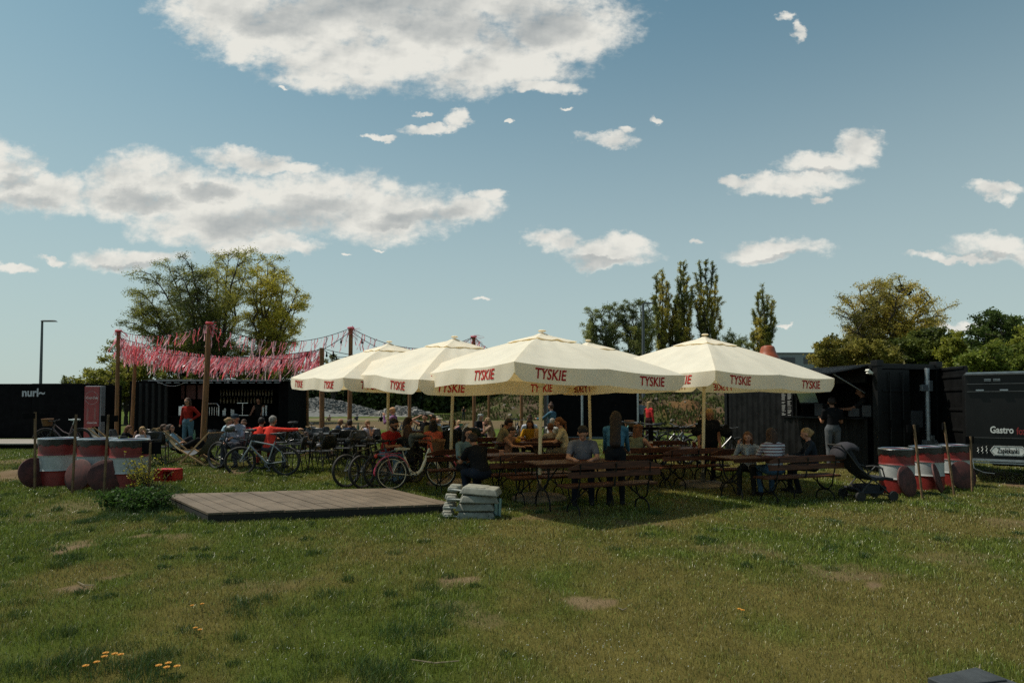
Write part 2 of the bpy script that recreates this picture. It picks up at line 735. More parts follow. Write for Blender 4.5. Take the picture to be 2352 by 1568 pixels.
def ground_col(x, y):
    d = dry_mask(x, y)[:, None]
    c = GRN * (1 - d) + DRY * d
    c = c * (0.62 + 0.5 * fbm(x * 7, y * 7, 5, 3))[:, None]
    b = bare_mask(x, y)[:, None]
    so = SOIL + (SAND - SOIL) * sstep(0.3, 0.8, fbm(x * 1.3, y * 1.3, 51, 2))[:, None]
    so = so * (0.75 + 0.45 * fbm(x * 9, y * 9, 6, 3))[:, None]
    c = c * (1 - b) + so * b
    # far field: greener lawn, then bands of bare track across the view
    far = sstep(20, 34, y)[:, None]
    g = np.array([0.062, 0.088, 0.016]) * (0.7 + 0.6 * fbm(x * 0.4, y * 0.25, 8, 3))[:, None]
    c = c * (1 - far) + g * far
    wob = (fbm(x * 0.05, y * 0.05, 61, 3) - 0.5) * 14
    for (a, bb, cc) in ((46, 60, (0.125, 0.085, 0.052)), (66, 72, (0.16, 0.125, 0.085)), (84, 92, (0.08, 0.075, 0.03)), (98, 108, (0.13, 0.105, 0.07))):
        yy = y + wob
        t = (sstep(a - 4, a, yy) * (1 - sstep(bb, bb + 4, yy)))[:, None] * (0.7 + 0.3 * fbm(x * .3, y * .3, 62, 3))[:, None]
        t = t * (1 - sstep(8, 26, np.abs(x) - 0.18 * y))[:, None]
        c = c * (1 - t) + np.array(cc) * t
    return np.clip(c, 0.004, 1)


def make_ground():
    ys = [-30, -6, 1.5]
    y = 2.6
    while y < 30:
        ys.append(y)
        y *= 1.0 + 0.0115
    while y < 4000:
        ys.append(y)
        y *= 1.035
    ys = np.array(ys)
    nu = 300
    t = np.linspace(-1, 1, nu)
    t = np.sign(t) * np.abs(t) ** 1.35
    wid = np.maximum(np.abs(ys) * 1.35 + 2.5, 9)
    wid[-40:] *= 1.4
    X = t[None, :] * wid[:, None]
    Y = np.repeat(ys[:, None], nu, 1)
    x, y2 = X.ravel(), Y.ravel()
    z = terrain(x, y2)
    bump = (fbm(x * 6, y2 * 6, 9, 3) - 0.5) * 0.018 * (1 - sstep(14, 22, y2))
    z = z + bump - 0.004
    V_ = np.stack([x, y2, z], 1)
    i = np.arange(len(ys) - 1)[:, None] * nu + np.arange(nu - 1)[None, :]
    q = np.stack([i, i + 1, i + nu + 1, i + nu], -1).reshape(-1)
    m = vmat('turf soil', rough=1.0, spec=0.05, bump=0.9, bscale=38)
    o = raw_mesh('ground', V_, q, 4, m, cols=ground_col(x, y2), smooth=True)
    tag(o, kind='structure')


make_ground()


def blades(n_, xs, ys, ln, wd, cols, lean=1.05, zoff=0.0):
    """vertex/face arrays for bent grass blades"""
    n = len(xs)
    a = RNG.uniform(0, 2 * PI, n)
    b = RNG.uniform(0, 2 * PI, n)
    le = RNG.uniform(0.15, lean, n)
    z0 = terrain(xs, ys) + zoff
    dx, dy = np.cos(a) * wd / 2, np.sin(a) * wd / 2
    lx, ly = np.cos(b) * ln * le, np.sin(b) * ln * le
    hz_ = ln * np.sqrt(np.clip(1 - le ** 2 * 0.6, 0.05, 1))
    P = np.zeros((n, 5, 3))
    P[:, 0] = np.stack([xs - dx, ys - dy, z0 - 0.01], 1)
    P[:, 1] = np.stack([xs + dx, ys + dy, z0 - 0.01], 1)
    P[:, 2] = np.stack([xs + dx * .8 + lx * .35, ys + dy * .8 + ly * .35, z0 + hz_ * .6], 1)
    P[:, 3] = np.stack([xs - dx * .8 + lx * .35, ys - dy * .8 + ly * .35, z0 + hz_ * .6], 1)
    P[:, 4] = np.stack([xs + lx, ys + ly, z0 + hz_], 1)
    base = (np.arange(n) * 5)[:, None]
    T = base + np.array([[0, 1, 2, 0, 2, 3, 3, 2, 4]])
    C = np.repeat(cols[:, None, :], 5, 1)
    return P.reshape(-1, 3), T.ravel(), C.reshape(-1, 3)


def make_grass():
    gm = vmat('grass blades', rough=0.38, trans=0.25, spec=0.5)
    N = 800000
    # sample distance with density ~ y^-1.5 over a fan-shaped field of view
    r = RNG.uniform(0, 1, N)
    y = (math.sqrt(3.0) + r * (math.sqrt(24.0) - math.sqrt(3.0))) ** 2
    x = RNG.uniform(-1, 1, N) * (y * 0.93 + 2.2)
    b = bare_mask(x, y)
    d = dry_mask(x, y)
    keep = RNG.uniform(0, 1, N) > b * 0.93 + 0.15 * d
    # nothing grows under the deck
    x, y, d = x[keep], y[keep], d[keep]
    n = len(x)
    k = np.clip(y / 6.0, 0.7, 2.6)
    clump = fbm(x * 2.6, y * 2.6, 77, 3)
    ln = RNG.uniform(0.014, 0.052, n) * (0.45 + 1.2 * clump) * (0.8 + 0.2 * k) * (1.15 - 0.45 * d)
    wd = RNG.uniform(0.0026, 0.0060, n) * k
    dd = np.clip(d + RNG.normal(0, 0.22, n), 0, 1)[:, None]
    g = np.array([0.130, 0.170, 0.020]) * (1 - dd) + np.array([0.190, 0.160, 0.045]) * dd
    g = g * RNG.uniform(0.30, 1.6, n)[:, None]
    pale = RNG.uniform(0, 1, n) < 0.035
    g[pale] = np.array([0.40, 0.38, 0.20]) * RNG.uniform(.7, 1.2, pale.sum())[:, None]
    bright = RNG.uniform(0, 1, n) < 0.06
    g[bright] = np.array([0.17, 0.26, 0.05])
    P, T, C = blades(n, x, y, ln, wd, g)
    o = raw_mesh('grass', P, T, 3, gm, cols=C)
    tag(o, 'short olive and straw coloured turf covering the foreground', 'grass', kind='stuff')
    # taller dark tufts
    xs, ys, ls, ws, cs = [], [], [], [], []
    tufts = []
    for _ in range(620):
        yy = (math.sqrt(3.2) + random.random() * (math.sqrt(17) - math.sqrt(3.2))) ** 2
        xx = random.uniform(-1, 1) * yy * 0.9
        if xx > 0 and random.random() < 0.35:
            continue
        dm = dry_mask(np.array([xx]), np.array([yy]))[0]
        if random.random() < dm * 1.1:
            continue
        tufts.append((xx, yy, random.uniform(0.05, 0.16), random.uniform(0.045, 0.095)))
    for (px, py, s) in [(320, 1170, 2.6), (300, 1150, 2.6), (345, 1185, 2.2), (370, 1165, 2.2), (280, 1170, 2), (890, 1545, 1.6), (960, 1435, 1.8), (150, 1285, 1.3),
                        (560, 1400, 1.2), (205, 1200, 1.3), (240, 1190, 1.3), (410, 1190, 1.6), (390, 1150, 1.8), (170, 1540, 1.6), (330, 1540, 1.5),
                        (1635, 1243, 1.1), (1910, 1200, 1), (1310, 1170, 1), (2145, 1137, 1), (660, 1030, 1), (60, 1090, 1.4), (2090, 1135, 1.1)]:
        g = gp(px, py)
        for q in range(5):
            tufts.append((g.x + random.gauss(0, .07 * s), g.y + random.gauss(0, .12 * s), 0.10 * s, 0.065 * s))
    for (pa, pb, cnt) in (((474, 1199), (1035, 1174), 70), ((372, 1142), (474, 1196), 26), ((1010, 1190), (1150, 1190), 12)):
        for q in range(cnt):
            f = random.random()
            g = gp(pa[0] + (pb[0] - pa[0]) * f, pa[1] + (pb[1] - pa[1]) * f)
            tufts.append((g.x, g.y - random.uniform(0, .06), random.uniform(.03, .07), random.uniform(.05, .11)))
    for (cx, cy, rad, L_) in tufts:
        m_ = int(60 + rad * 700)
        a = RNG.uniform(0, 2 * PI, m_)
        rr = rad * np.sqrt(RNG.uniform(0, 1, m_))
        xs.append(cx + rr * np.cos(a))
        ys.append(cy + rr * np.sin(a) * 0.9)
        ls.append(L_ * RNG.uniform(0.5, 1.15, m_) * (1.1 - 0.5 * rr / rad))
        ws.append(np.full(m_, 0.0042 * max(0.8, cy / 6.5)))
        base = np.array([0.042, 0.080, 0.018]) if random.random() < 0.7 else np.array([0.070, 0.100, 0.022])
        cs.append(base * RNG.uniform(0.6, 1.5, m_)[:, None])
    xs, ys = np.concatenate(xs), np.concatenate(ys)
    P, T, C = blades(0, xs, ys, np.concatenate(ls), np.concatenate(ws), np.concatenate(cs), lean=0.95)
    o = raw_mesh('grass_tufts', P, T, 3, gm, cols=C)
    tag(o, 'taller dark green grass tufts scattered over the lawn', 'grass', kind='stuff')


make_grass()


# ============================================================ EARTH BANKS, PILES
def mound(name, x0, x1, y0, y1, hfun, cfun, step, label=None, cat=None, kind=None, mt=None, bumpy=0.9):
    nx, ny = max(8, int((x1 - x0) / step)), max(6, int((y1 - y0) / step))
    X, Y = np.meshgrid(np.linspace(x0, x1, nx), np.linspace(y0, y1, ny))
    x, y = X.ravel(), Y.ravel()
    z = hfun(x, y)
    i = np.arange(ny - 1)[:, None] * nx + np.arange(nx - 1)[None, :]
    q = np.stack([i, i + 1, i + nx + 1, i + nx], -1).reshape(-1)
    o = raw_mesh(name, np.stack([x, y, z], 1), q, 4, mt or vmat(name + ' soil', rough=1, spec=0.05, bump=bumpy, bscale=6), cols=cfun(x, y), smooth=True)
    return tag(o, label, cat, kind=kind)


def bank_col(x, y):
    n = fbm(x * 0.22, y * 0.22, 71, 4)
    n2 = fbm(x * 0.9, y * 0.9, 72, 4)
    gr = sstep(0.42, 0.60, n * 0.6 + n2 * 0.4)[:, None]
    c = np.array([0.085, 0.060, 0.040]) * (0.6 + 0.8 * n2)[:, None] * (1 - gr) + np.array([0.036, 0.048, 0.012]) * (0.6 + 0.8 * n2)[:, None] * gr
    return c


def bank_h(x, y):
    # far bank running across the middle of the view, top about 4 m
    e = sstep(-9, 2, x) * (1 - sstep(60, 75, x))
    r = sstep(66, 82, y) * (3.6 + 1.3 * (fbm(x * 0.08, y * 0.02, 73, 3) - 0.5))
    b = (fbm(x * 0.35, y * 0.35, 74, 4) - 0.5) * 1.6 * sstep(66, 74, y)
    return -0.3 + 0.5 * sstep(62, 66, y) + e * (r + b)


mound('earth_bank', -14, 80, 62, 110, bank_h, bank_col, 0.5, kind='structure')


def rb_h(x, y):
    # nearer heap between the black stage box and the grey kitchen container
    d = ((x - 11.6) / 6.6) ** 2 + ((y - 41) / 8.0) ** 2
    h = 2.6 * np.clip(1 - d, 0, 1) ** 0.75
    d2 = ((x - 16.5) / 5.5) ** 2 + ((y - 44) / 7.0) ** 2
    h = np.maximum(h, 3.1 * np.clip(1 - d2, 0, 1) ** 0.8)
    n = (fbm(x * 0.55, y * 0.55, 81, 4) - 0.5)
    return -0.1 + h * (0.85 + 0.5 * n) + n * 0.5 * np.clip(h, 0, 1)


def rb_col(x, y):
    c = bank_col(x * 2.2 + 9, y * 2.2)
    d = np.clip(1.3 - ((x - 10.5) / 1.9) ** 2 - ((y - 36.5) / 3.2) ** 2, 0, 1)[:, None] * 0.8
    return c * (1 - d) + np.array([0.125, 0.062, 0.030]) * d


mound('earth_heap', 4.5, 23, 32.5, 52, rb_h, rb_col, 0.22, kind='structure')


def pile(name, cx, cy, rx, ry, h, n, size, col, label, cat):
    """a heap made of many stones as one rough surface plus loose stones on it"""
    root = MB()
    rnd = random.Random(int(cx * 10 + cy))
    for _ in range(n):
        a = rnd.uniform(0, 2 * PI)
        t = math.sqrt(rnd.random())
        x, y = cx + rx * t * math.cos(a), cy + ry * t * math.sin(a)
        z = h * (1 - t ** 1.2) + th(x, y)
        s = size * rnd.uniform(0.5, 1.5)
        m = Matrix.Rotation(rnd.uniform(0, 6), 3, 'Z') @ Matrix.Rotation(rnd.uniform(-.6, .6), 3, 'X')
        root.box((x, y, z), (s, s * rnd.uniform(.6, 1.1), s * rnd.uniform(.5, .9)), mtx=m, taper=rnd.uniform(.5, .9))
    root.lathe([(rx * 1.05, 0), (rx * .8, h * .2), (rx * .45, h * .55), (rx * .2, h * .82), (0, h)], 28, (cx, cy, 0.15))
    o = root.build(name, mat(name + ' stone', col, 0.95, var=.2, scale=1.5, bump=.5, bscale=6))
    return tag(o, label, cat)


g = px2x(745, 75)
pile('gravel_pile', px2x(735, 95), 95, 10.5, 9, 2.7, 2600, 0.42, (0.115, 0.115, 0.108), 'large grey gravel heap behind the black bar container', 'gravel pile')
pile('stone_pile', px2x(925, 90), 90, 4.8, 4, 1.35, 420, 0.55, (0.17, 0.16, 0.145), 'smaller heap of pale broken stones right of the gravel heap', 'stone pile')


def bank_scrub():
    """weeds, clods and stones over the earth banks"""
    n = 26000
    x = RNG.uniform(-12, 60, n)
    y = RNG.uniform(60, 84, n)
    z = bank_h(x, y)
    n1 = 22000
    x1 = RNG.uniform(4.8, 22.5, n1)
    y1 = RNG.uniform(33, 46, n1)
    z1 = rb_h(x1, y1)
    ok1 = z1 > -.05
    X, Y, Z = np.concatenate([x, x1[ok1]]), np.concatenate([y, y1[ok1]]), np.concatenate([z, z1[ok1]])
    m = fbm(X * 0.5, Y * 0.5, 91, 3)
    keep = RNG.uniform(0, 1, len(X)) < sstep(.38, .62, m) + .12
    X, Y, Z, m = X[keep], Y[keep], Z[keep], m[keep]
    n = len(X)
    s_ = RNG.uniform(.10, .34, n) * np.where(Y > 55, 1.5, .75)
    gr = (RNG.uniform(0, 1, n) < .72)[:, None]
    c = np.where(gr, np.array([[.055, .072, .016]]), np.array([[.13, .095, .05]])) * RNG.uniform(.5, 1.5, (n, 1))
    P = []
    C = []
    for k in range(3):
        a = RNG.uniform(0, 2 * PI, n)
        lx, ly = np.cos(a) * s_ * .5, np.sin(a) * s_ * .5
        top = np.stack([X + lx * RNG.uniform(.3, 1.6, n), Y + ly, Z + s_ * RNG.uniform(.5, 1.3, n)], 1)
        b0 = np.stack([X - ly * .4, Y + lx * .4, Z - .03], 1)
        b1 = np.stack([X + ly * .4, Y - lx * .4, Z - .03], 1)
        P.append(np.stack([b0, b1, top], 1).reshape(-1, 3))
        C.append(np.repeat(c, 3, 0))
    P, C = np.concatenate(P), np.concatenate(C)
    o = raw_mesh('bank_weeds', P, np.arange(len(P)), 3, vmat('weeds', rough=.9, trans=.2), cols=C)
    tag(o, 'rough weeds growing over the earth banks', 'weeds', kind='stuff')
    st = MB()
    r_ = random.Random(6)
    for _ in range(420):
        if r_.random() < .5:
            xx, yy = r_.uniform(-6, 40), r_.uniform(66, 82)
            zz, q = float(bank_h(np.array([xx]), np.array([yy]))[0]), r_.uniform(.15, .5)
        else:
            xx, yy = r_.uniform(6, 21), r_.uniform(34, 44)
            zz, q = float(rb_h(np.array([xx]), np.array([yy]))[0]), r_.uniform(.06, .24)
        if zz < .1:
            continue
        st.box((xx, yy, zz), (q, q * .8, q * .6), mtx=Matrix.Rotation(r_.uniform(0, 3), 3, 'Z') @ Matrix.Rotation(r_.uniform(-.5, .5), 3, 'X'), taper=.7)
    o = st.build('bank_stones', mat('bank stone', (.17, .14, .11), .95, var=.3, scale=2))
    tag(o, 'stones and clods strewn over the earth banks', 'stones', kind='stuff')


bank_scrub()

# tiny white clover heads
m = MB()
r_ = random.Random(44)
for _ in range(170):
    px, py = r_.choice([(1400, 1530), (1450, 1185), (1640, 1170), (1850, 1175), (1300, 1480), (2000, 1180), (700, 1500), (1000, 1250)])
    g = gp(min(2340, max(10, r_.gauss(px, 130))), min(1560, max(1150, r_.gauss(py, 22))))
    m.ball((g.x, g.y, th(g.x, g.y) + r_.uniform(.03, .07)), .0042, 5, 4)
o = m.build('clover_flowers', mat('white clover', (0.42, 0.42, 0.33), .8))
tag(o, 'tiny white clover heads dotted through the lawn', 'flowers', kind='stuff')
# ============================================================ MATERIALS FOR THINGS
BLK = mat('black painted steel', (0.007, 0.007, 0.007), 0.5, var=.25, scale=3, spec=.22)
BLK2 = mat('dull black paint', (0.0055, 0.0055, 0.006), 0.9, var=.2, scale=4, spec=.06)
GRYC = mat('dark grey container paint', (0.009, 0.009, 0.009), 0.5, var=.35, scale=2.5, spec=.16)
CHR = mat('bare steel', (0.55, 0.56, 0.56), 0.28, metal=1.0, var=.1)
ALU = mat('dull aluminium', (0.33, 0.36, 0.38), 0.45, metal=.8, var=.12)
CREAM = mat('cream painted pole', (0.56, 0.48, 0.31), 0.55, var=.06)
FAB = mat('cream parasol fabric', (0.87, 0.815, 0.68), 0.85, var=.035, scale=2.2, spec=.1, trans=.36, bump=.12, bscale=900)
INK = mat('red printed ink', (0.50, 0.030, 0.028), 0.8, var=.1, trans=.25, spec=.1)
WHT = mat('white paint', (0.62, 0.63, 0.62), 0.5, var=.08)
POST = mat('oiled timber post', (0.185, 0.078, 0.022), 0.75, var=.25, scale=3, stretch=(6, 6, .5), bump=.3, bscale=20)
BENCHW = mat('stained bench timber', (0.070, 0.022, 0.008), 0.55, var=.35, scale=3, stretch=(1.2, 12, 12), bump=.15, bscale=40, spec=.22)
IRON = mat('black wrought iron', (0.008, 0.008, 0.008), 0.6, var=.2, spec=.2)
for _n in FAB.node_tree.nodes:
    if _n.type == 'BSDF_TRANSLUCENT':
        for _l in list(_n.inputs[0].links):
            FAB.node_tree.links.remove(_l)
        _n.inputs[0].default_value = (0.95, 0.75, 0.40, 1)
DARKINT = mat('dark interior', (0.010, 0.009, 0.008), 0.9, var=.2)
GLOW = mat('glass bulb', (0.55, 0.5, 0.42), 0.15, var=.05)


# ============================================================ PARASOLS
def umbrella(X, Y, yaw, eh, ah, tx, ty, label, size=3.6, base=True, seed=0):
    root = empty('parasol', (X, Y, 0), label=label, cat='parasol', group='cream parasols over the beer garden')
    h = size / 2
    rnd = random.Random(seed)
    Tm = Matrix.Rotation(tx, 3, 'X') @ Matrix.Rotation(ty, 3, 'Y') @ Matrix.Rotation(yaw, 3, 'Z')
    cor = [Vector((-h, -h, eh)), Vector((h, -h, eh)), Vector((h, h, eh)), Vector((-h, h, eh))]
    top = Vector((0, 0, ah - 0.10))
    ph = [rnd.uniform(0, 6) for _ in range(8)]

    def cano(i, u, t):
        """side i, u along the eave, t from eave (0) to the top (1)"""
        a, b = cor[i], cor[(i + 1) % 4]
        e = a.lerp(b, u)
        half = abs(math.sin(PI * 2 * u)) if True else 0
        sag = 0.035 * abs(math.sin(2 * PI * u)) * (1 - t)
        p = e.lerp(top, t)
        p.z += 0.05 * math.sin(PI * t) * (1 - 0.3 * half) - sag * (1 - t)
        p.z += 0.006 * math.sin(9 * u * PI + ph[i]) * math.sin(PI * t)
        return p
    c = MB()
    nu, nt_ = 24, 10
    for i in range(4):
        vs, fs = [], []
        for k in range(nt_ + 1):
            t = 0.86 * k / nt_
            for j in range(nu + 1):
                vs.append(Tm @ cano(i, j / nu, t))
        for k in range(nt_):
            for j in range(nu):
                a = k * (nu + 1) + j
                fs.append((a, a + 1, a + nu + 2, a + nu + 1))
        c.add(vs, fs)
    cn = c.build('canopy', FAB, root, smooth=True)
    # vent cap: a small pyramid floating over the opening
    c = MB()
    for i in range(4):
        vs, fs = [], []
        for k in range(5):
            t = 0.74 + 0.26 * k / 4
            for j in range(9):
                p = cano(i, j / 8, t)
                p.z += 0.024 + (0.03 if k == 4 else 0) + 0.01 * math.sin(j * 1.7 + i + seed) * (k == 0)
                vs.append(Tm @ p)
        for k in range(4):
            for j in range(8):
                a = k * 9 + j
                fs.append((a, a + 1, a + 10, a + 9))
        c.add(vs, fs)
    cp = c.build('vent_cap', FAB, root, smooth=True)
    m = MB()
    m.lathe([(0.07, 0), (0.075, 0.015), (0.05, 0.03), (0.0, 0.035)], 12, Tm @ Vector((0, 0, ah - 0.035)))
    m.build('finial', FAB, cp, smooth=True)
    # valance
    VH = 0.262

    def val(i, u, v, off=0.0):
        a, b = cor[i], cor[(i + 1) % 4]
        d = (b - a).normalized()
        nrm = Vector((d.y, -d.x, 0))
        p = cano(i, u, 0)
        cu = min(u, 1 - u)
        k = 1.0
        if cu < 0.05:
            k = 1 - 0.42 * (1 - cu / 0.05) ** 1.6
        z = -VH * v * k
        wv = 0.016 * v * math.sin(u * 17 + ph[i]) + 0.008 * v * math.sin(u * 43 + ph[i + 4]) + 0.05 * v * math.sin(u * PI) * 0.4
        p = p + nrm * (wv + off) + Vector((0, 0, z))
        return Tm @ p
    c = MB()
    for i in range(4):
        vs, fs = [], []
        nu2, nv2 = 60, 5
        for k in range(nv2 + 1):
            for j in range(nu2 + 1):
                vs.append(val(i, j / nu2, k / nv2))
        for k in range(nv2):
            for j in range(nu2):
                a = k * (nu2 + 1) + j
                fs.append((a, a + nu2 + 1, a + nu2 + 2, a + 1))
        c.add(vs, fs)
    va = c.build('valance', FAB, root, smooth=True)
    tv, tf = text_verts('TYSKIE', size=0.222, bold=0.0040, shear=0.16, xs=0.86, cut=0.05)
    x0 = min(x for x, y in tv)
    # second inner stroke of the T and the roof bar reaching over the Y
    ex = [[(x0 + 0.02, 0.088), (x0 + 0.18, 0.088), (x0 + 0.176, 0.075), (x0 + 0.015, 0.075)]]
    for i in range(4):
        for uc in (0.18, 0.77):
            for off in (0.006, -0.006):
                c = MB()
                P2 = list(tv)
                F2 = list(tf)
                for q in ex:
                    o = len(P2)
                    P2 += q
                    F2 += [(o, o + 1, o + 2, o + 3)]
                vs = []
                for (x, y) in P2:
                    u = uc + x / size
                    vs.append(val(i, min(max(u, 0), 1), (0.128 - y) / VH, off))
                c.add(vs, F2)
                if off > 0:
                    keep = c
                else:
                    keep.add(c.v, c.f)
            keep.build('lettering', INK, va)
    # pole, ribs, runner
    m = MB()
    m.tube([(0, 0, 0.02), Tm @ Vector((0, 0, ah - 0.16))], 0.034, 14)
    m.build('pole', CREAM, root, smooth=True)
    m = MB()
    hub = Tm @ Vector((0, 0, ah - 0.20))
    m.lathe([(0.05, -.05), (0.06, 0), (0.05, .05)], 10, hub)
    m.build('hub', CREAM, root, smooth=True)
    m = MB()
    run = Tm @ Vector((0, 0, eh - 0.18))
    m.lathe([(0.05, -.05), (0.06, 0), (0.05, .05)], 10, run)
    m.build('runner', CREAM, root, smooth=True)
    for i in range(4):
        for u in (0.0, 0.5):
            e = Tm @ (cano(i, u, 0.02) - Vector((0, 0, 0.03)))
            mid = hub.lerp(e, 0.5)
            m = MB()
            m.bar(hub, e, 0.02, 0.03)
            m.tube([run, mid], 0.009, 6)
            m.build('rib', CREAM, root)
    if base:
        g = MB()
        g.lathe([(0.36, 0.0), (0.50, 0.0), (0.50, 0.05), (0.44, 0.09), (0.12, 0.11), (0.06, 0.13), (0.045, 0.30), (0.0, 0.30)], 28, (0, 0, th(X, Y) - 0.01))
        g.build('base_plate', mat('weathered concrete base', (0.17, 0.13, 0.08), 0.9, var=.25, scale=6), root, smooth=True)
    return root


umbrella(0.496, 11.152, 0.583, 2.279, 3.107, -0.019, 0.019, 'nearest cream parasol in the middle, standing behind the stack of grey weights', seed=1)
umbrella(4.059, 13.043, 0.552, 2.323, 3.25, 0.007, 0.024, 'rightmost cream parasol, reaching in front of the grey corrugated kitchen container', seed=2)
umbrella(-1.352, 13.328, 0.643, 2.358, 3.222, 0.079, 0.036, 'cream parasol left of the nearest one with a wrinkled valance, over the parked bicycles', seed=3)
umbrella(-3.036, 14.846, 0.624, 2.346, 3.282, 0.033, 0.018, 'leftmost cream parasol, its corner in front of the bar container', seed=4)
umbrella(1.93, 14.9, 0.60, 2.38, 3.33, 0.0, -0.02, 'rear cream parasol mostly hidden behind the nearest one', seed=5)


# ============================================================ CONTAINERS
def corr(mb, a, b, z0, z1, out, pitch=0.278, depth=0.036):
    """trapezoidal sheet from a to b (2D), bulging towards out (2D unit)"""
    a, b, out = Vector((a[0], a[1])), Vector((b[0], b[1])), Vector((out[0], out[1]))
    L_ = (b - a).length
    d = (b - a) / L_
    n = max(1, round(L_ / pitch))
    p = L_ / n
    pts = []
    for i in range(n):
        for (f, o) in ((0, 0), (.28, 0), (.5, 1), (.78, 1)):
            pts.append(a + d * (p * (i + f)) + out * (depth * (o - 1)))
    pts.append(b + out * (-depth))
    vs = [(q.x, q.y, z0) for q in pts] + [(q.x, q.y, z1) for q in pts]
    k = len(pts)
    mb.add(vs, [(i, i + 1, i + 1 + k, i + k) for i in range(k - 1)])


# ---- right: grey kitchen container
KZ = 0.12
kit = empty('kitchen_container', (8.94, 14.9, KZ), 0.286, 'dark grey corrugated kitchen container with open serving hatch and awning', 'container')
KL, KW, KH = 6.06, 2.02, 2.62
m = MB()
corr(m, (0, KL - .1), (0, 2.75), 0.12, KH - .1, (-1, 0))
corr(m, (0, 2.75), (0, 0.35), 0.12, 1.25, (-1, 0))
corr(m, (0.1, KL), (KW - .1, KL), 0.12, KH - .1, (0, 1))
corr(m, (KW, .1), (KW, KL - .1), 0.12, KH - .1, (1, 0))
m.box((0.02, 1.55, 2.38), (0.05, 2.4, 0.42))
m.build('wall', GRYC, kit)
m = MB()
for (x, y) in ((0, 0), (KW, 0), (0, KL), (KW, KL)):
    m.box((x + (.06 if x == 0 else -.06), y + (.06 if y == 0 else -.06), KH / 2), (.15, .15, KH))
for z in (0.06, KH - .06):
    for x in (0.045, KW - .045):
        m.box((x, KL / 2, z), (.11, KL - .26, .13))
    for y in (0.05, KL - .05):
        m.box((KW / 2, y, z), (KW - .26, .11, .13))
for (x, y) in ((0.06, .06), (KW - .06, .06), (0.06, KL - .06), (KW - .06, KL - .06)):
    m.box((x, y, KH + .01), (.2, .2, .14))
m.build('frame', BLK, kit, bevel=.008)
m = MB()
m.box((KW / 2, KL / 2, KH - .03), (KW - .24, KL - .24, .05))
m.build('roof', BLK, kit)
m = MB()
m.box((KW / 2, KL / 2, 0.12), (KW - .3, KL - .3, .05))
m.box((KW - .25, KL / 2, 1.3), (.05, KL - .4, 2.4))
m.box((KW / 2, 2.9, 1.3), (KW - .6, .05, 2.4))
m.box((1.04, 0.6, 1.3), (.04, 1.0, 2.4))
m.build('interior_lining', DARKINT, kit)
m = MB()
m.box((-0.16, 1.55, 1.27), (.42, 2.42, .04))
m.build('counter', GRYC, kit, bevel=.004)
for i, (y, w_, hh) in enumerate(((0.6, .28, .3), (1.0, .35, .22), (2.2, .3, .35), (1.75, .2, .25))):
    m = MB()
    m.box((0.45, y, 1.3 + hh / 2), (.35, w_, hh))
    m.build('kitchen_appliance', mat('dim steel', (0.06, 0.06, 0.06), .5, metal=.5), kit, bevel=.01)
# awning flap
m = MB()
n = 16
for i in range(n):
    y0 = 0.25 + i * 2.6 / n
    w_ = 2.6 / n
    m.bar((0.0, y0 + w_ * .3, KH - .04), (-1.25, y0 + w_ * .3, KH - .26), w_ * .55, .03)
    m.bar((0.0, y0 + w_ * .8, KH - .025), (-1.25, y0 + w_ * .8, KH - .245), w_ * .42, .03)
aw = m.build('awning', GRYC, kit)
m = MB()
m.tube([(-.02, .35, 1.9), (-1.0, .35, KH - .25)], .015, 6)
m.tube([(-.02, 2.75, 1.9), (-1.0, 2.75, KH - .25)], .015, 6)
m.build('awning_strut', ALU, aw)
# window flap that mirrors the sky
fl = MB()
pn = MB()
a0, a1 = Vector((-0.08, 2.52, 1.66)), Vector((-0.08, 1.78, 1.66))
b0, b1 = Vector((-.46, 2.30, 2.10)), Vector((-.46, 1.56, 2.10))
pn.add([a0, a1, b1, b0] + [p + Vector((.02, 0, .02)) for p in (a0, a1, b1, b0)], [(0, 1, 2, 3), (7, 6, 5, 4), (0, 4, 5, 1), (1, 5, 6, 2), (2, 6, 7, 3), (3, 7, 4, 0)])
MIR = mat('window glass', (0.42, 0.58, 0.60), 0.35, metal=.55, var=.05, spec=.8)
for (p, q) in ((a0, a1), (a1, b1), (b1, b0), (b0, a0)):
    fl.bar(p, q, .03, .035)
ff = fl.build('window_flap', BLK, kit)
pn.build('pane', MIR, ff)
# menu board by the hatch, small rows of pale writing
m = MB()
m.box((-0.03, 3.06, 1.72), (.03, .50, .95))
mb_ = m.build('menu_board', BLK2, kit)
m = MB()
rr = random.Random(3)
for col_ in (0, 1):
    z = 2.10
    while z > 1.30:
        wl = rr.uniform(.08, .17)
        m.box((-0.048, 3.27 - col_ * .24 - wl / 2, z), (.004, wl, .012))
        z -= .032 if rr.random() > .15 else .06
m.box((-0.048, 3.20, 2.27), (.004, .16, .05))
m.box((-0.048, 2.86, 2.24), (.004, .07, .14))
m.build('menu_text', mat('pale chalk', (0.30, 0.30, 0.28), .8), mb_)
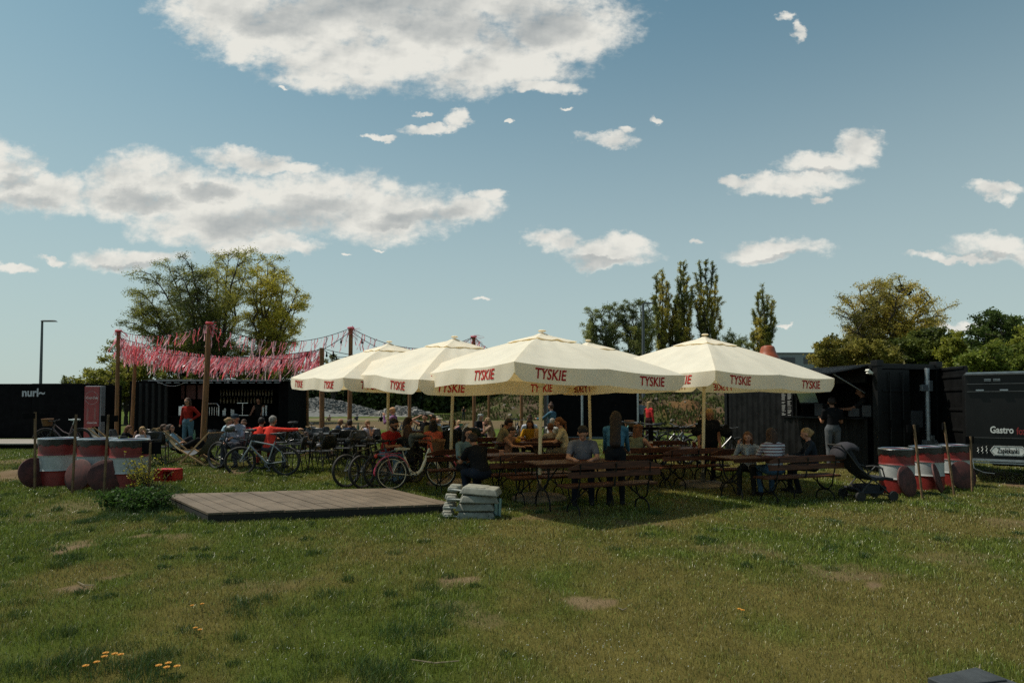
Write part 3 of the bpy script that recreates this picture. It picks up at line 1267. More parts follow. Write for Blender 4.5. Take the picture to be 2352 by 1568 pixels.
# near end: closed left leaf, open right leaf
m = MB()
m.box((0.57, 0.03, KH / 2), (.90, .05, KH - .28))
for z in (.45, .95, 1.45, 1.95):
    m.box((0.57, -0.005, z), (.84, .03, .05))
m.build('door', BLK, kit, bevel=.006)
m = MB()
for x in (.35, .75):
    m.tube([(x, -.04, .2), (x, -.04, KH - .2)], .018, 8)
for x in (.35, .75):
    m.box((x, -.05, 1.15), (.05, .04, .2))
m.build('lock_rod', BLK, kit)
m = MB()
DM = Matrix.Rotation(R(-112), 3, 'Z')
hg = Vector((KW + .02, -.02, 0))
m.box(hg + DM @ Vector((.50, 0, KH / 2 + .03)), (1.0, .05, KH - .22), mtx=DM)
for z in (.5, 1.0, 1.5, 1.98, 2.3, 2.5):
    m.box(hg + DM @ Vector((.50, -.035, z)), (.88, .03, .06), mtx=DM)
dr = m.build('door', BLK, kit, bevel=.006)
dr['label'] = 'black door leaf swung open towards the camera'
m = MB()
m.tube([(1.50, -.07, .62), (1.50, -.07, KH - .10)], .058, 14)
m.box((1.42, -.09, 2.03), (.30, .07, .16))
m.box((1.54, -.09, 2.08), (.12, .10, .26))
m.build('flue_pipe', ALU, kit, bevel=.005)
m = MB()
m.box((1.54, -.06, .62), (.34, .14, .22))
m.tube([(1.40, -.1, .52), (1.74, -.1, .66)], .05, 10)
m.box((1.58, -.07, .78), (.12, .12, .14))
m.build('gas_fitting', mat('grey fitting', (0.14, 0.15, 0.15), .6, var=.3), kit, bevel=.01)
m = MB()
m.box((1.22, .02, 1.25), (.36, .08, .42))
m.build('meter_box', mat('dark grey plastic', (0.035, 0.036, 0.038), .6), kit, bevel=.01)
# lamp at the corner and the orange cowl on the roof
m = MB()
m.box((-.12, .12, KH - .20), (.16, .1, .05), mtx=Matrix.Rotation(.6, 3, 'Y'))
m.ball((-.13, .12, KH - .235), (.085, .05, .03))
m.build('floodlight', mat('lamp glass', (0.6, 0.58, 0.5), .2), kit, smooth=True)
cw = MB()
cw.lathe([(.0, 0), (.52, 0), (.50, .06), (.40, .20), (.34, .33), (.31, .45), (.27, .52), (.16, .56), (0, .57)], 28)
co = cw.build('roof_cowl', mat('terracotta plastic', (0.32, 0.070, 0.022), .45, var=.1), kit, smooth=True)
co.location = (0.9, 5.0, KH + .50)
co.scale = (.70, .70, .78)
st = MB()
st.lathe([(.3, -.45), (.3, 0.02)], 20)
st.build('cowl_collar', BLK, co)

# ---- far right: black food trailer
trz = -0.60
tr = empty('food_trailer', (10.20, 13.75, 0.10), trz, 'black food trailer with white and red lettering at the right edge', 'trailer')
TL, TW, TB, TT = 5.2, 2.1, 0.42, 2.32
TRK = mat('glossy black trailer panel', (0.008, 0.008, 0.008), 0.42, var=.2, scale=1.5, spec=.25)
m = MB()
m.box((TL / 2, TW / 2, (TB + TT) / 2), (TL, TW, TT - TB))
m.build('body', TRK, tr, bevel=.03)
m = MB()
m.box((TL / 2, -.012, TT - .02), (TL - .02, .05, .03))
m.box((TL / 2, -.01, TT - .23), (TL - .1, .03, .014))
m.box((TL / 2, -.01, TT - .40), (TL - .1, .03, .014))
m.box((TL / 2, -.01, 0.90), (TL - .06, .03, .012))
m.build('trim_strip', mat('satin trim', (0.10, 0.10, 0.10), .3, metal=.6), tr)
m = MB()
m.box((TL / 2, -.03, TB - .01), (TL - .04, .05, .05))
m.box((TL / 2, -.02, TB - .07), (TL - .04, .03, .03))
m.box((TL / 2, TW / 2, TT + .02), (TL * .98, TW * .9, .04))
m.build('edge_rail', ALU, tr)
m = MB()
for i in range(6):
    m.box((.28 + i * .42, -.03, TT - .37), (.14, .03, .03))
for x in (.42, .58):
    for z in (TT - .13, TT - .16):
        m.box((x, -.026, z), (.12, .02, .012))
m.build('hinge', ALU, tr)
for x in (1.9, 2.9):
    m = MB()
    m.lathe([(.0, 0), (.30, 0), (.32, .03), (.32, .17), (.30, .20), (0, .20)], 24, (x, .25, .22), axis='Y')
    m.build('wheel', BLK2, tr)
m = MB()
m.box((TL / 2, TW / 2, .32), (TL * .8, 1.2, .12))
m.build('chassis', BLK2, tr)
m = MB()
m.tube([(.12, -.06, .42), (.14, -.10, .22), (.3, -.1, .14), (.5, -.05, .12)], .008, 6)
m.build('cable', ALU, tr)
m = MB()
text_flat(m, 'Gastro', (.645, -.008, 1.07), (1, 0, 0), (0, 0, 1), size=.205, bold=.0055, xs=.70)
m.build('lettering', mat('white vinyl', (0.62, 0.62, 0.58), .6), tr)
m = MB()
text_flat(m, 'foza', (1.005, -.008, 1.05), (1, 0, 0), (0, 0, 1), size=.215, bold=.005, xs=.62)
m.build('lettering', mat('dark red vinyl', (0.20, 0.012, 0.012), .6), tr)
m = MB()
hx = [(-.315, 0), (-.245, .108), (.245, .108), (.315, 0), (.245, -.108), (-.245, -.108)]
m.prism(hx, .006, c=(.745, -.012, .62))
sg = m.build('sign', mat('white vinyl', (0.62, 0.62, 0.58)), tr)
m = MB()
hx2 = [(x * .94, z * .86) for x, z in hx]
for i in range(6):
    a, b = hx2[i], hx2[(i + 1) % 6]
    m.bar((.745 + a[0], -.017, .62 + a[1]), (.745 + b[0], -.017, .62 + b[1]), .006, .003, up=(0, 1, 0))
text_flat(m, 'Zapiekanki', (.745, -.019, .62), (1, 0, 0), (0, 0, 1), size=.165, bold=.0035, xs=.52)
m.build('lettering', BLK2, sg)
for k in range(3):
    m = MB()
    x = .225 + k * .075
    m.tube([(x + .014 * math.sin(t * 2.2), -.012, .55 + t * .022 * (1 + k * .15)) for t in range(7)], [.003, .006, .008, .008, .008, .006, .003], 6)
    m.build('steam_mark', mat('white vinyl', (0.62, 0.62, 0.58)), tr)

# ---- left: bar container, open to the front
BX0, BX1, BY = px2x(297, 25), px2x(662, 25), 25.0
BB = 0.2
bar = empty('bar_container', ((BX0 + BX1) / 2, BY, BB), 0, 'black open-fronted bar container with dim shelves and a light roof edge', 'container')
bw = (BX1 - BX0)
bh = hz(875, 25) - BB
x0, x1 = -bw / 2, bw / 2
so = px2x(386, 25) - bar.location.x       # left end of opening
se = px2x(640, 25) - bar.location.x
m = MB()
m.box(((x0 + so) / 2, 1.2, bh / 2), (so - x0, 2.4, bh))
m.box(((x1 + se) / 2, 1.2, bh / 2), (x1 - se, 2.4, bh))
m.box(((so + se) / 2, 2.35, bh / 2), (se - so, .1, bh))
m.box(((so + se) / 2, 1.2, bh - .06), (se - so, 2.3, .12))
m.box(((so + se) / 2, 1.2, .06), (se - so, 2.2, .12))
m.build('wall', BLK2, bar)
m = MB()
corr(m, (x0 + .02, -.02), (so, -.02), .1, bh - .08, (0, -1))
m.build('side_door', BLK, bar)
m = MB()
m.box(((so + se) / 2, .25, .55), (se - so, .1, 1.0))
m.box(((so + se) / 2, .22, 1.07), (se - so, .5, .05))
m.build('counter', BLK2, bar)
m = MB()
m.box((x0 + (x1 - x0) * .58, -.35, bh + .02), ((x1 - x0) * .84, 1.1, .05), mtx=Matrix.Rotation(.06, 3, 'X'))
rf = m.build('roof_overhang', BLK, bar)
m = MB()
m.box((x0 + (x1 - x0) * .60, -.93, bh - .02), ((x1 - x0) * .80, .02, .02))
for i in range(15):
    m.box((so + .2 + i * .33, -.94, bh - .10), (.22, .02, .018))
m.build('edge_strip', ALU, rf)
m = MB()
m.tube([(x0 + 1.5 + t * .16, -.95 + 0.02 * t, bh + .05 - .28 * math.sin(PI * t / 9)) for t in range(10)], .012, 6)
m.build('cable', ALU, rf)
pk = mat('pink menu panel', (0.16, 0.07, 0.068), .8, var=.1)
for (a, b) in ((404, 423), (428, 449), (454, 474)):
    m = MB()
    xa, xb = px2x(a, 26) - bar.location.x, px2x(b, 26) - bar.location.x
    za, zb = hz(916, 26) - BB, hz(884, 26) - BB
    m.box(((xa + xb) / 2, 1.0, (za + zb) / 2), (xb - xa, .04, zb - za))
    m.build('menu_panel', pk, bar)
m = MB()
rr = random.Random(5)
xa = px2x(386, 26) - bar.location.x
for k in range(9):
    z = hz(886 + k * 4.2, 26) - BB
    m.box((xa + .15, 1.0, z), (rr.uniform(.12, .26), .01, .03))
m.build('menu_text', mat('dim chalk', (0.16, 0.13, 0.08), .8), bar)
for (zz, n_) in ((1.62, 16), (1.95, 18)):
    m = MB()
    xs0 = px2x(512, 27) - bar.location.x
    m.box((xs0 + 1.1, 2.0, zz - .02), (2.6, .3, .03))
    sh = m.build('shelf', BLK2, bar)
    m = MB()
    for i in range(n_):
        xx = xs0 - .1 + i * 2.4 / n_
        m.lathe([(.035, 0), (.037, .15), (.012, .21), (.012, .27), (0, .27)], 8, (xx, 2.0, zz))
    bo = m.build('bottle_row', mat('brown bottle glass', (0.22, 0.17, 0.08), .25, var=.3, scale=3), sh)
    bo['kind'] = 'stuff'
m = MB()
for px in (415, 421):
    xx = px2x(px, 25) - bar.location.x
    m.tube([(xx, .2, 1.1), (xx, .2, 1.55)], .04, 8)
m.box((px2x(413, 25) - bar.location.x, .25, 1.30), (.28, .2, .4))
m.build('coffee_machine', CHR, bar, bevel=.02)
m = MB()
xa, xb = px2x(473, 25) - bar.location.x, px2x(500, 25) - bar.location.x
m.tube([(xa, .1, 1.1), (xa, .1, 1.5), (xa + .08, .1, 1.6), (xb - .08, .1, 1.6), (xb, .1, 1.5), (xb, .1, 1.1)], .025, 8)
for k in range(4):
    m.tube([(xa + .1 + k * .1, .1, 1.12), (xa + .1 + k * .1, .1, 1.45)], .012, 6)
m.build('tap_column', CHR, bar)
m = MB()
for px, hh in ((508, .22), (512, .30), (527, .26), (531, .24), (600, .35), (607, .42)):
    m.lathe([(.03, 0), (.04, hh)], 8, (px2x(px, 25) - bar.location.x, .2, 1.1))
m.build('cup_stack', WHT, bar)
m = MB()
xa = px2x(556, 25) - bar.location.x
m.tube([(xa, .05, 1.12), (xa, .05, 1.62)], .015, 6)
m.box((xa, .05, 1.12), (.5, .04, .02))
m.box((xa, .05, 1.62), (.45, .04, .02))
m.build('counter_stand', CHR, bar)

# ---- far left: plain black container with lettering, and the deck before it
NB = 0.42
NY = 24.3
nx0, nx1 = px2x(-160, NY), px2x(191, NY)
nur = empty('black_container', ((nx0 + nx1) / 2, NY, NB), 0, 'plain black container with small white lettering on a low deck', 'container')
m = MB()
hh = hz(880.5, NY) - NB
hl = px2x(72, NY) - nur.location.x
m.box(((hl + nx1 - nur.location.x) / 2, 1.2, hh / 2), (nx1 - nur.location.x - hl, 2.4, hh))
m.build('wall', BLK2, nur, bevel=.01)
m = MB()
m.box(((nx0 - nur.location.x + hl) / 2 - .01, 1.22, hh / 2 - .01), (hl - nx0 + nur.location.x - .02, 2.4, hh))
m.build('wall', BLK2, nur, bevel=.01)
m = MB()
text_flat(m, 'nurl~', (px2x(76, NY) - nur.location.x, -.006, hz(902, NY) - NB), (1, 0, 0), (0, 0, 1), size=.44, bold=.014, xs=.95)
m.build('lettering', mat('grey white paint', (0.34, 0.36, 0.38), .7), nur)
dk = MB()
for i in range(10):
    dk.box((px2x(-40, 22), 21.2 + i * .31, NB - .03), (px2x(330, 22) - px2x(-400, 22), .295, .035))
dk2 = empty('wooden_walkway', (0, 0, 0), label='long low grey plank walkway in front of the plain black container', cat='deck')
dk.build('planks', mat('grey weathered planks', (0.25, 0.22, 0.19), .85, var=.2, scale=4, stretch=(.3, 3, 3)), dk2)
dk = MB()
dk.box((px2x(-40, 22), 22.7, (NB - .05 + .1) / 2), (px2x(326, 22) - px2x(-400, 22), 2.9, NB - .15))
dk.build('skirt', BLK2, dk2)

# red drinks fridge
fx0, fx1 = px2x(194, 23.6), px2x(232, 23.6)
fr = empty('drinks_fridge', ((fx0 + fx1) / 2, 23.6, NB), 0, 'tall red drinks fridge with white script beside the black container', 'fridge')
fz = hz(886, 23.6) - NB
RED = mat('red fridge film', (0.20, 0.012, 0.012), .4, var=.1)
m = MB()
m.box((0.01, .13, fz / 2), (fx1 - fx0 - .02, .26, fz))
m.build('body', mat('grey fridge side', (0.16, 0.17, 0.18), .5), fr, bevel=.02)
m = MB()
m.box((-.02, -.02, fz / 2 + .02), (fx1 - fx0 - .07, .03, fz - .10))
dd = m.build('door', RED, fr, bevel=.006)
m = MB()
text_flat(m, 'Coca-Cola', (-.02, -.042, fz - .46), (1, 0, 0), (0, 0, 1), size=.13, bold=.002, shear=.35, xs=.80)
text_flat(m, 'Coca-Cola', (-.0, -.042, fz - 1.42), (1, 0, 0), (0, 0, 1), size=.11, bold=.002, shear=.35, xs=.80)
m.ring((-.02, -.040, fz - .46), .25, .004, n=32, m=4)
m.build('lettering', mat('soft white print', (0.52, 0.48, 0.46), .6), dd)
m = MB()
for x in (-.17, .12):
    m.lathe([(.045, 0), (.05, .18), (.038, .26), (.05, .36), (.022, .48), (.02, .58), (.0, .58)], 10, (x, -.03, fz - 1.32), mtx=Matrix.Diagonal((1, .3, 1)))
m.build('bottle_picture', mat('dull pink print', (0.22, 0.07, 0.06), .5), dd)
m = MB()
m.box((.16, -.025, .28), (.28, .02, .42))
m.build('bag', mat('pale grey plastic', (0.20, 0.20, 0.20), .6), fr)

# ---- centre: black stage box seen behind the parasols, with slim light masts
sx0, sx1 = px2x(1257, 28), px2x(1466, 28)
sb = empty('black_box', ((sx0 + sx1) / 2, 28, .2), 0, 'tall black box standing in the meadow behind the parasols', 'container')
m = MB()
m.box((0, 1.5, 1.35), (sx1 - sx0, 3.0, 2.7))
m.build('wall', BLK2, sb)
m = MB()
for x in (-(sx1 - sx0) / 2 + .02, (sx1 - sx0) / 2 - .02):
    m.box((x, -.03, 1.35), (.07, .07, 2.72))
m.box((0, -.03, .05), (sx1 - sx0, .06, .1))
m.build('edge_trim', mat('blue grey trim', (0.09, 0.11, 0.12), .5), sb)
for px, y, w in ((1337, 26.5, .10), (1465, 26.5, .08)):
    m = MB()
    m.tube([(px2x(px, y), y, .2), (px2x(px, y), y, 2.9)], w / 2, 10)
    o = m.build('metal_mast', ALU)
    tag(o, 'slim grey metal mast %s' % ('in front of the black box' if px < 1400 else 'at the right edge of the black box'), 'mast', 'grey masts by the black box')
# ============================================================ TREES
LEAFM = vmat('leaves', rough=0.55, trans=0.45, spec=0.25)
BARK = mat('grey brown bark', (0.042, 0.033, 0.024), 0.95, var=.3, scale=1.2)


def leaf_cloud(P, size, cols, aspect=2.4, droop=0.0, seed=0):
    """small diamond leaves at points P"""
    r = np.random.default_rng(seed)
    n = len(P)
    a = r.normal(size=(n, 3))
    a[:, 2] -= droop
    a /= np.linalg.norm(a, axis=1)[:, None]
    b = r.normal(size=(n, 3))
    b -= a * (a * b).sum(1)[:, None]
    b /= np.linalg.norm(b, axis=1)[:, None]
    L = (size * r.uniform(0.6, 1.4, n))[:, None]
    Q = np.stack([P - a * L / 2, P + b * L / aspect / 2, P + a * L / 2, P - b * L / aspect / 2], 1)
    C = np.repeat(cols[:, None, :], 4, 1)
    return Q.reshape(-1, 3), np.arange(n * 4), C.reshape(-1, 3)


def crown_cols(P, cols, seed, spread=0.35, blotch=0.5):
    r = np.random.default_rng(seed)
    c = np.array(cols) * np.array([3.05, 2.9, 2.15])
    n = fbm(P[:, 0] * blotch + 7, P[:, 2] * blotch + P[:, 1] * .3, seed, 3)
    t = np.clip((n - 0.32) / 0.36, 0, 0.999) * (len(c) - 1)
    i = t.astype(int)
    f = (t - i)[:, None]
    i2 = np.minimum(i + 1, len(c) - 1)
    out = c[i] * (1 - f) + c[i2] * f
    return out * r.uniform(1 - spread, 1 + spread, len(P))[:, None]


def tree(name, px, pyb, Y, tips, label, group=None, gain=1.0, nsub=12, sublen=2.2, nss=5, leafn=9, leaf=0.16, cols=((.04, .05, .012), (.10, .10, .02)),
         droop=0.5, trunk_r=0.35, depth=3.0, up=0.5, t0=0.25, seed=1, aspect=2.4, twig=0.016, fork=0.12, blotch=.35, cat='tree', sub_r=.05):
    rnd = random.Random(seed)
    base = dp(px, pyb, Y)
    base.z = th(base.x, base.y) - 0.1
    root = empty(name, base, 0, label, cat, group)
    tr = MB()
    LP = []
    H = max(dp(tx, ty, Y).z for tx, ty in tips) - base.z
    fk = Vector((0, 0, H * fork))
    tr.tube([Vector((0, 0, -.1)), fk * .5, fk * 1.04], [trunk_r * 1.25, trunk_r, trunk_r * .92], 9)
    for (tx, ty) in tips:
        off = rnd.uniform(-depth, depth)
        T = dp(tx, ty, Y + off) - base
        mid = fk.lerp(T, 0.5) + Vector((-(T.x) * 0.16 + rnd.uniform(-.3, .3), rnd.uniform(-.3, .3), H * 0.05))
        pts = []
        nn = 11
        for i in range(nn):
            t = i / (nn - 1)
            p = fk * (1 - t) ** 2 + mid * 2 * t * (1 - t) + T * t * t
            w = H * 0.012 * math.sin(t * PI)
            pts.append(p + Vector((rnd.gauss(0, w), rnd.gauss(0, w), rnd.gauss(0, w * .5))))
        r0 = trunk_r * (0.72 / math.sqrt(max(1, len(tips) / 3)))
        rad = [r0 * (1 - i / (nn - 1)) ** 0.85 + 0.02 for i in range(nn)]
        tr.tube(pts, rad, 6, caps=False)
        for k in range(nsub):
            t = t0 + (1 - t0) * (k + rnd.random()) / nsub
            fi = t * (nn - 1)
            i = min(int(fi), nn - 2)
            p = pts[i].lerp(pts[i + 1], fi - i)
            tan = (pts[i + 1] - pts[i]).normalized()
            a = rnd.uniform(0, 2 * PI)
            out = Vector((math.cos(a), math.sin(a) * .8, 0))
            d = (tan * up + out * (1 - up * .5) + Vector((0, 0, 0.25 * up))).normalized()
            L_ = sublen * rnd.uniform(0.55, 1.1) * (1.12 - 0.5 * t)
            sp = [p]
            dd = d.copy()
            for s_ in range(4):
                dd = (dd + Vector((rnd.gauss(0, .18), rnd.gauss(0, .18), rnd.gauss(0, .1) - droop * 0.16 * s_))).normalized()
                sp.append(sp[-1] + dd * L_ / 4)
            tr.tube(sp, [max(twig * 1.3, sub_r * (1 - q / 5.)) for q in range(5)], 4, caps=False)
            for q in range(nss):
                tq = rnd.uniform(0.2, 1.0) * 4
                i = min(int(tq), 3)
                p2 = sp[i].lerp(sp[i + 1], tq - i)
                a = rnd.uniform(0, 2 * PI)
                d2 = (dd * .5 + Vector((math.cos(a), math.sin(a), rnd.uniform(-.3, .6))) * .8).normalized()
                L2 = L_ * rnd.uniform(.28, .5)
                e1 = p2 + d2 * L2 * .5 + Vector((0, 0, -droop * L2 * .05))
                e2 = e1 + (d2 + Vector((0, 0, -droop * .5))).normalized() * L2 * .5
                tr.tube([p2, e1, e2], [twig, twig * .8, twig * .4], 3, caps=False)
                for z in range(int(leafn * 3.3)):
                    f = rnd.uniform(0.1, 1.08)
                    c = p2.lerp(e1, f * 2) if f < .5 else e1.lerp(e2, f * 2 - 1)
                    LP.append((c.x + rnd.gauss(0, .13 * sublen / 2), c.y + rnd.gauss(0, .13 * sublen / 2), c.z + rnd.gauss(0, .12 * sublen / 2)))
    tr.build('trunk', BARK, root, smooth=True)
    P = np.array(LP)
    wc = crown_cols(P + np.array(base), cols, seed, blotch=blotch) * gain
    V_, F_, C_ = leaf_cloud(P, leaf * 0.92, wc, aspect, droop, seed)
    raw_mesh('crown', V_, F_, 4, LEAFM, root, C_)
    return root


# big many-stemmed willow on the left; its right-hand half is denser and yellower
tree('willow', 495, 930, 55, [(325, 672), (345, 628), (385, 612), (330, 720), (308, 740), (318, 700), (420, 640), (440, 612), (470, 628), (495, 600), (525, 582), (550, 588), (400, 690), (565, 620), (460, 690), (380, 745), (520, 670)],
     'big spreading willow with bare-looking twigs and thin olive leaves behind the bar', gain=1.3, nsub=24, sublen=2.9, nss=7, leafn=12, leaf=.17,
     cols=((.020, .026, .008), (.050, .054, .013), (.090, .088, .020)), droop=.65, trunk_r=.55, depth=4.5, seed=4, aspect=3, twig=.020, fork=.06, t0=.18, blotch=.3)
tree('willow', 600, 930, 56, [(590, 605), (615, 600), (632, 612), (600, 640), (640, 640), (655, 625), (685, 665), (690, 690), (665, 700), (620, 690), (640, 730), (685, 740), (580, 660)],
     'denser yellow-green willow leaning over the right side of the bar', gain=1.2, nsub=17, sublen=2.4, nss=6, leafn=12, leaf=.17,
     cols=((.040, .044, .010), (.095, .090, .016), (.135, .122, .020)), droop=.55, trunk_r=.45, depth=3.5, seed=9, aspect=2.8, twig=.018, fork=.08, t0=.2, blotch=.3)
for (px, tips, sd, lb) in [
        (235, [(205, 880), (225, 860), (245, 862), (262, 850), (215, 900), (255, 880)], 21, 'low rounded olive tree between the red fridge and the wooden posts'),
        (290, [(262, 835), (285, 800), (300, 815), (280, 850), (310, 840), (330, 850)], 22, 'wispy young tree rising left of the bar container'),
        (420, [(350, 845), (380, 840), (410, 838), (445, 835), (480, 840), (510, 838)], 23, 'dark scrub tree under the willow directly above the bar roof'),
        (590, [(545, 842), (575, 838), (600, 835), (630, 838), (655, 842), (670, 850)], 24, 'dark scrub tree above the right end of the bar roof'),
        (160, [(145, 876), (158, 872), (172, 873), (182, 878)], 25, 'small dark far-off tree peeping over the plain black container')]:
    Yt = {21: 48, 22: 50, 23: 50, 24: 50, 25: 120}[sd]
    tree('scrub_tree', px, 935, Yt, tips, lb, 'scrub trees along the left', nsub=12, sublen=1.9, nss=5, leafn=12, leaf=.20, cols=((.022, .030, .009), (.060, .066, .015), (.085, .085, .02)),
         droop=.2, trunk_r=.16, depth=2, seed=sd, aspect=1.8, up=.4)

# poplars and grey willows in the middle distance
for (px, tips, sd, top, lb) in [
        (1520, [(1508, 640), (1523, 628), (1515, 660), (1532, 655), (1503, 690), (1538, 690), (1510, 730), (1530, 720)], 31, 0, 'leftmost of the tall poplars, with two thin leaders'),
        (1568, [(1563, 614), (1570, 612), (1558, 650), (1578, 645), (1553, 690), (1585, 690), (1566, 700), (1590, 665)], 32, 0, 'pointed middle poplar of the tall trio'),
        (1622, [(1608, 612), (1622, 606), (1636, 610), (1600, 640), (1645, 640), (1615, 670), (1650, 690), (1655, 740), (1635, 700), (1598, 700)], 33, 0, 'tallest and broadest poplar at the right of the trio'),
        (1548, [(1545, 720), (1552, 700), (1540, 745), (1555, 750)], 34, 0, 'short bushy poplar between the first and second tall ones'),
        (1752, [(1740, 680), (1752, 674), (1762, 690), (1772, 700), (1732, 720), (1778, 740), (1745, 740), (1768, 760), (1730, 770)], 35, 0, 'solitary poplar standing apart right of the trio')]:
    tree('poplar', px, 935, 92, tips, lb, 'poplars beyond the parasols', gain=1.45, nsub=36, sublen=1.8, nss=5, leafn=9, leaf=.16, cols=((.026, .032, .010), (.070, .070, .018), (.110, .095, .022)),
         droop=-.25, trunk_r=.5, depth=1.3, up=1.5, t0=.12, seed=sd, aspect=1.6, twig=.03, fork=.04, blotch=.25, sub_r=.10)
for (px, tips, sd, lb) in [
        (1390, [(1352, 745), (1362, 720), (1380, 712), (1402, 705), (1415, 712), (1350, 770), (1390, 760), (1420, 745)], 41, 'grey-green willow with several round heads left of the lamp post'),
        (1462, [(1435, 712), (1455, 698), (1475, 700), (1492, 710), (1440, 740), (1485, 740), (1460, 760), (1500, 760)], 42, 'grey-green willow directly behind the central lamp post'),
        (1690, [(1675, 785), (1688, 778), (1700, 788), (1710, 800)], 43, 'small dull tree peeping over the right parasol')]:
    tree('grey_willow', px, 935, 80, tips, lb, 'grey willows beyond the parasols', gain=1.25, nsub=22, sublen=2.2, nss=6, leafn=13, leaf=.17, cols=((.024, .032, .014), (.050, .060, .024), (.085, .092, .034)),
         droop=.2, trunk_r=.4, depth=2.5, up=.7, t0=.25, seed=sd, aspect=2.2, twig=.022, fork=.1, blotch=.3, sub_r=.07)

# right-hand trees
mt = tree('mistletoe_tree', 2020, 930, 60, [(1945, 720), (1955, 690), (1975, 670), (2000, 660), (2025, 657), (2045, 665), (2070, 655), (2100, 668), (2120, 690), (2140, 682), (2165, 712), (2150, 740),
                                          (1940, 760), (1950, 790), (2000, 700), (2060, 700), (2110, 740), (2030, 720), (1985, 745), (2130, 770)],
          'wide ochre-leaved tree with dark mistletoe balls behind the kitchen container', gain=1.35, nsub=17, sublen=2.6, nss=6, leafn=8, leaf=.17,
          cols=((.034, .034, .010), (.085, .074, .018), (.120, .098, .022)), droop=.25, trunk_r=.5, depth=4.5, seed=51, aspect=2.2, twig=.018, fork=.30, t0=.3, blotch=.3, sub_r=.07)
for (px, py) in ((2067, 663), (2083, 670), (2044, 695), (1990, 717), (2010, 700), (2098, 783), (1968, 735)):
    b0 = dp(px, py, 59) - mt.location
    r_ = np.random.default_rng(int(px))
    n_ = 420
    v = r_.normal(size=(n_, 3))
    v /= np.linalg.norm(v, axis=1)[:, None]
    P = np.array(b0)[None, :] + v * (0.42 * r_.uniform(.3, 1, n_) ** .4)[:, None]
    V_, F_, C_ = leaf_cloud(P, .16, np.full((n_, 3), .014) * np.array([1, 1.25, .5]) * r_.uniform(.6, 1.6, n_)[:, None], 1.8, 0, 3)
    raw_mesh('mistletoe', V_, F_, 4, LEAFM, mt, C_)
for (px, Y, tips, sd, cols, lb) in [
        (1925, 52, [(1885, 800), (1900, 792), (1925, 790), (1950, 800), (1970, 805), (1905, 815)], 61, ((.045, .045, .012), (.095, .082, .02)), 'ochre bush above the left end of the kitchen awning'),
        (2000, 50, [(1975, 800), (1995, 805), (2020, 808), (2045, 800), (2060, 805)], 62, ((.040, .042, .012), (.085, .078, .02)), 'ochre-green bush at the foot of the mistletoe tree'),
        (2120, 50, [(2080, 790), (2100, 772), (2125, 770), (2150, 775), (2175, 785), (2110, 800), (2150, 800)], 63, ((.016, .024, .007), (.050, .060, .013)), 'dark green dense bush right of the mistletoe tree'),
        (2195, 48, [(2170, 800), (2190, 790), (2210, 795), (2225, 810), (2200, 820), (2165, 815)], 64, ((.020, .030, .007), (.085, .092, .015)), 'dark bush with a sunlit yellow-green top above the open container door'),
        (2290, 45, [(2245, 765), (2260, 740), (2280, 728), (2300, 735), (2320, 730), (2340, 750), (2255, 790), (2330, 780), (2300, 770)], 65, ((.020, .032, .010), (.050, .070, .020)), 'slender green tree with airy round leaves above the food trailer'),
        (2270, 40, [(2235, 825), (2255, 815), (2280, 820), (2310, 825), (2340, 820), (2365, 815)], 66, ((.026, .038, .008), (.066, .080, .016)), 'bright yellow-green bush right above the food trailer roof'),
        (2380, 42, [(2345, 790), (2365, 770), (2390, 780), (2350, 810)], 67, ((.030, .042, .010), (.08, .09, .018)), 'green bush cut off by the right edge of the picture')]:
    tree('bush_tree', px, 935, Y, tips, lb, 'bushes behind the kitchen and trailer', nsub=15, sublen=1.9, nss=6, leafn=16 if sd != 65 else 9, leaf=.20, cols=cols,
         droop=.1, trunk_r=.18, depth=2.2, up=.45, seed=sd, aspect=1.5, twig=.016, t0=.3)
tree('scrub_tree', 765, 935, 100, [(752, 825), (762, 815), (772, 822), (780, 830)], 'lone small treetop showing between the bar and the left parasol', 'scrub trees along the left', nsub=9, sublen=1.8, leafn=9, leaf=.24,
     cols=((.03, .032, .012), (.06, .062, .02)), droop=.1, seed=71, trunk_r=.2, depth=1)


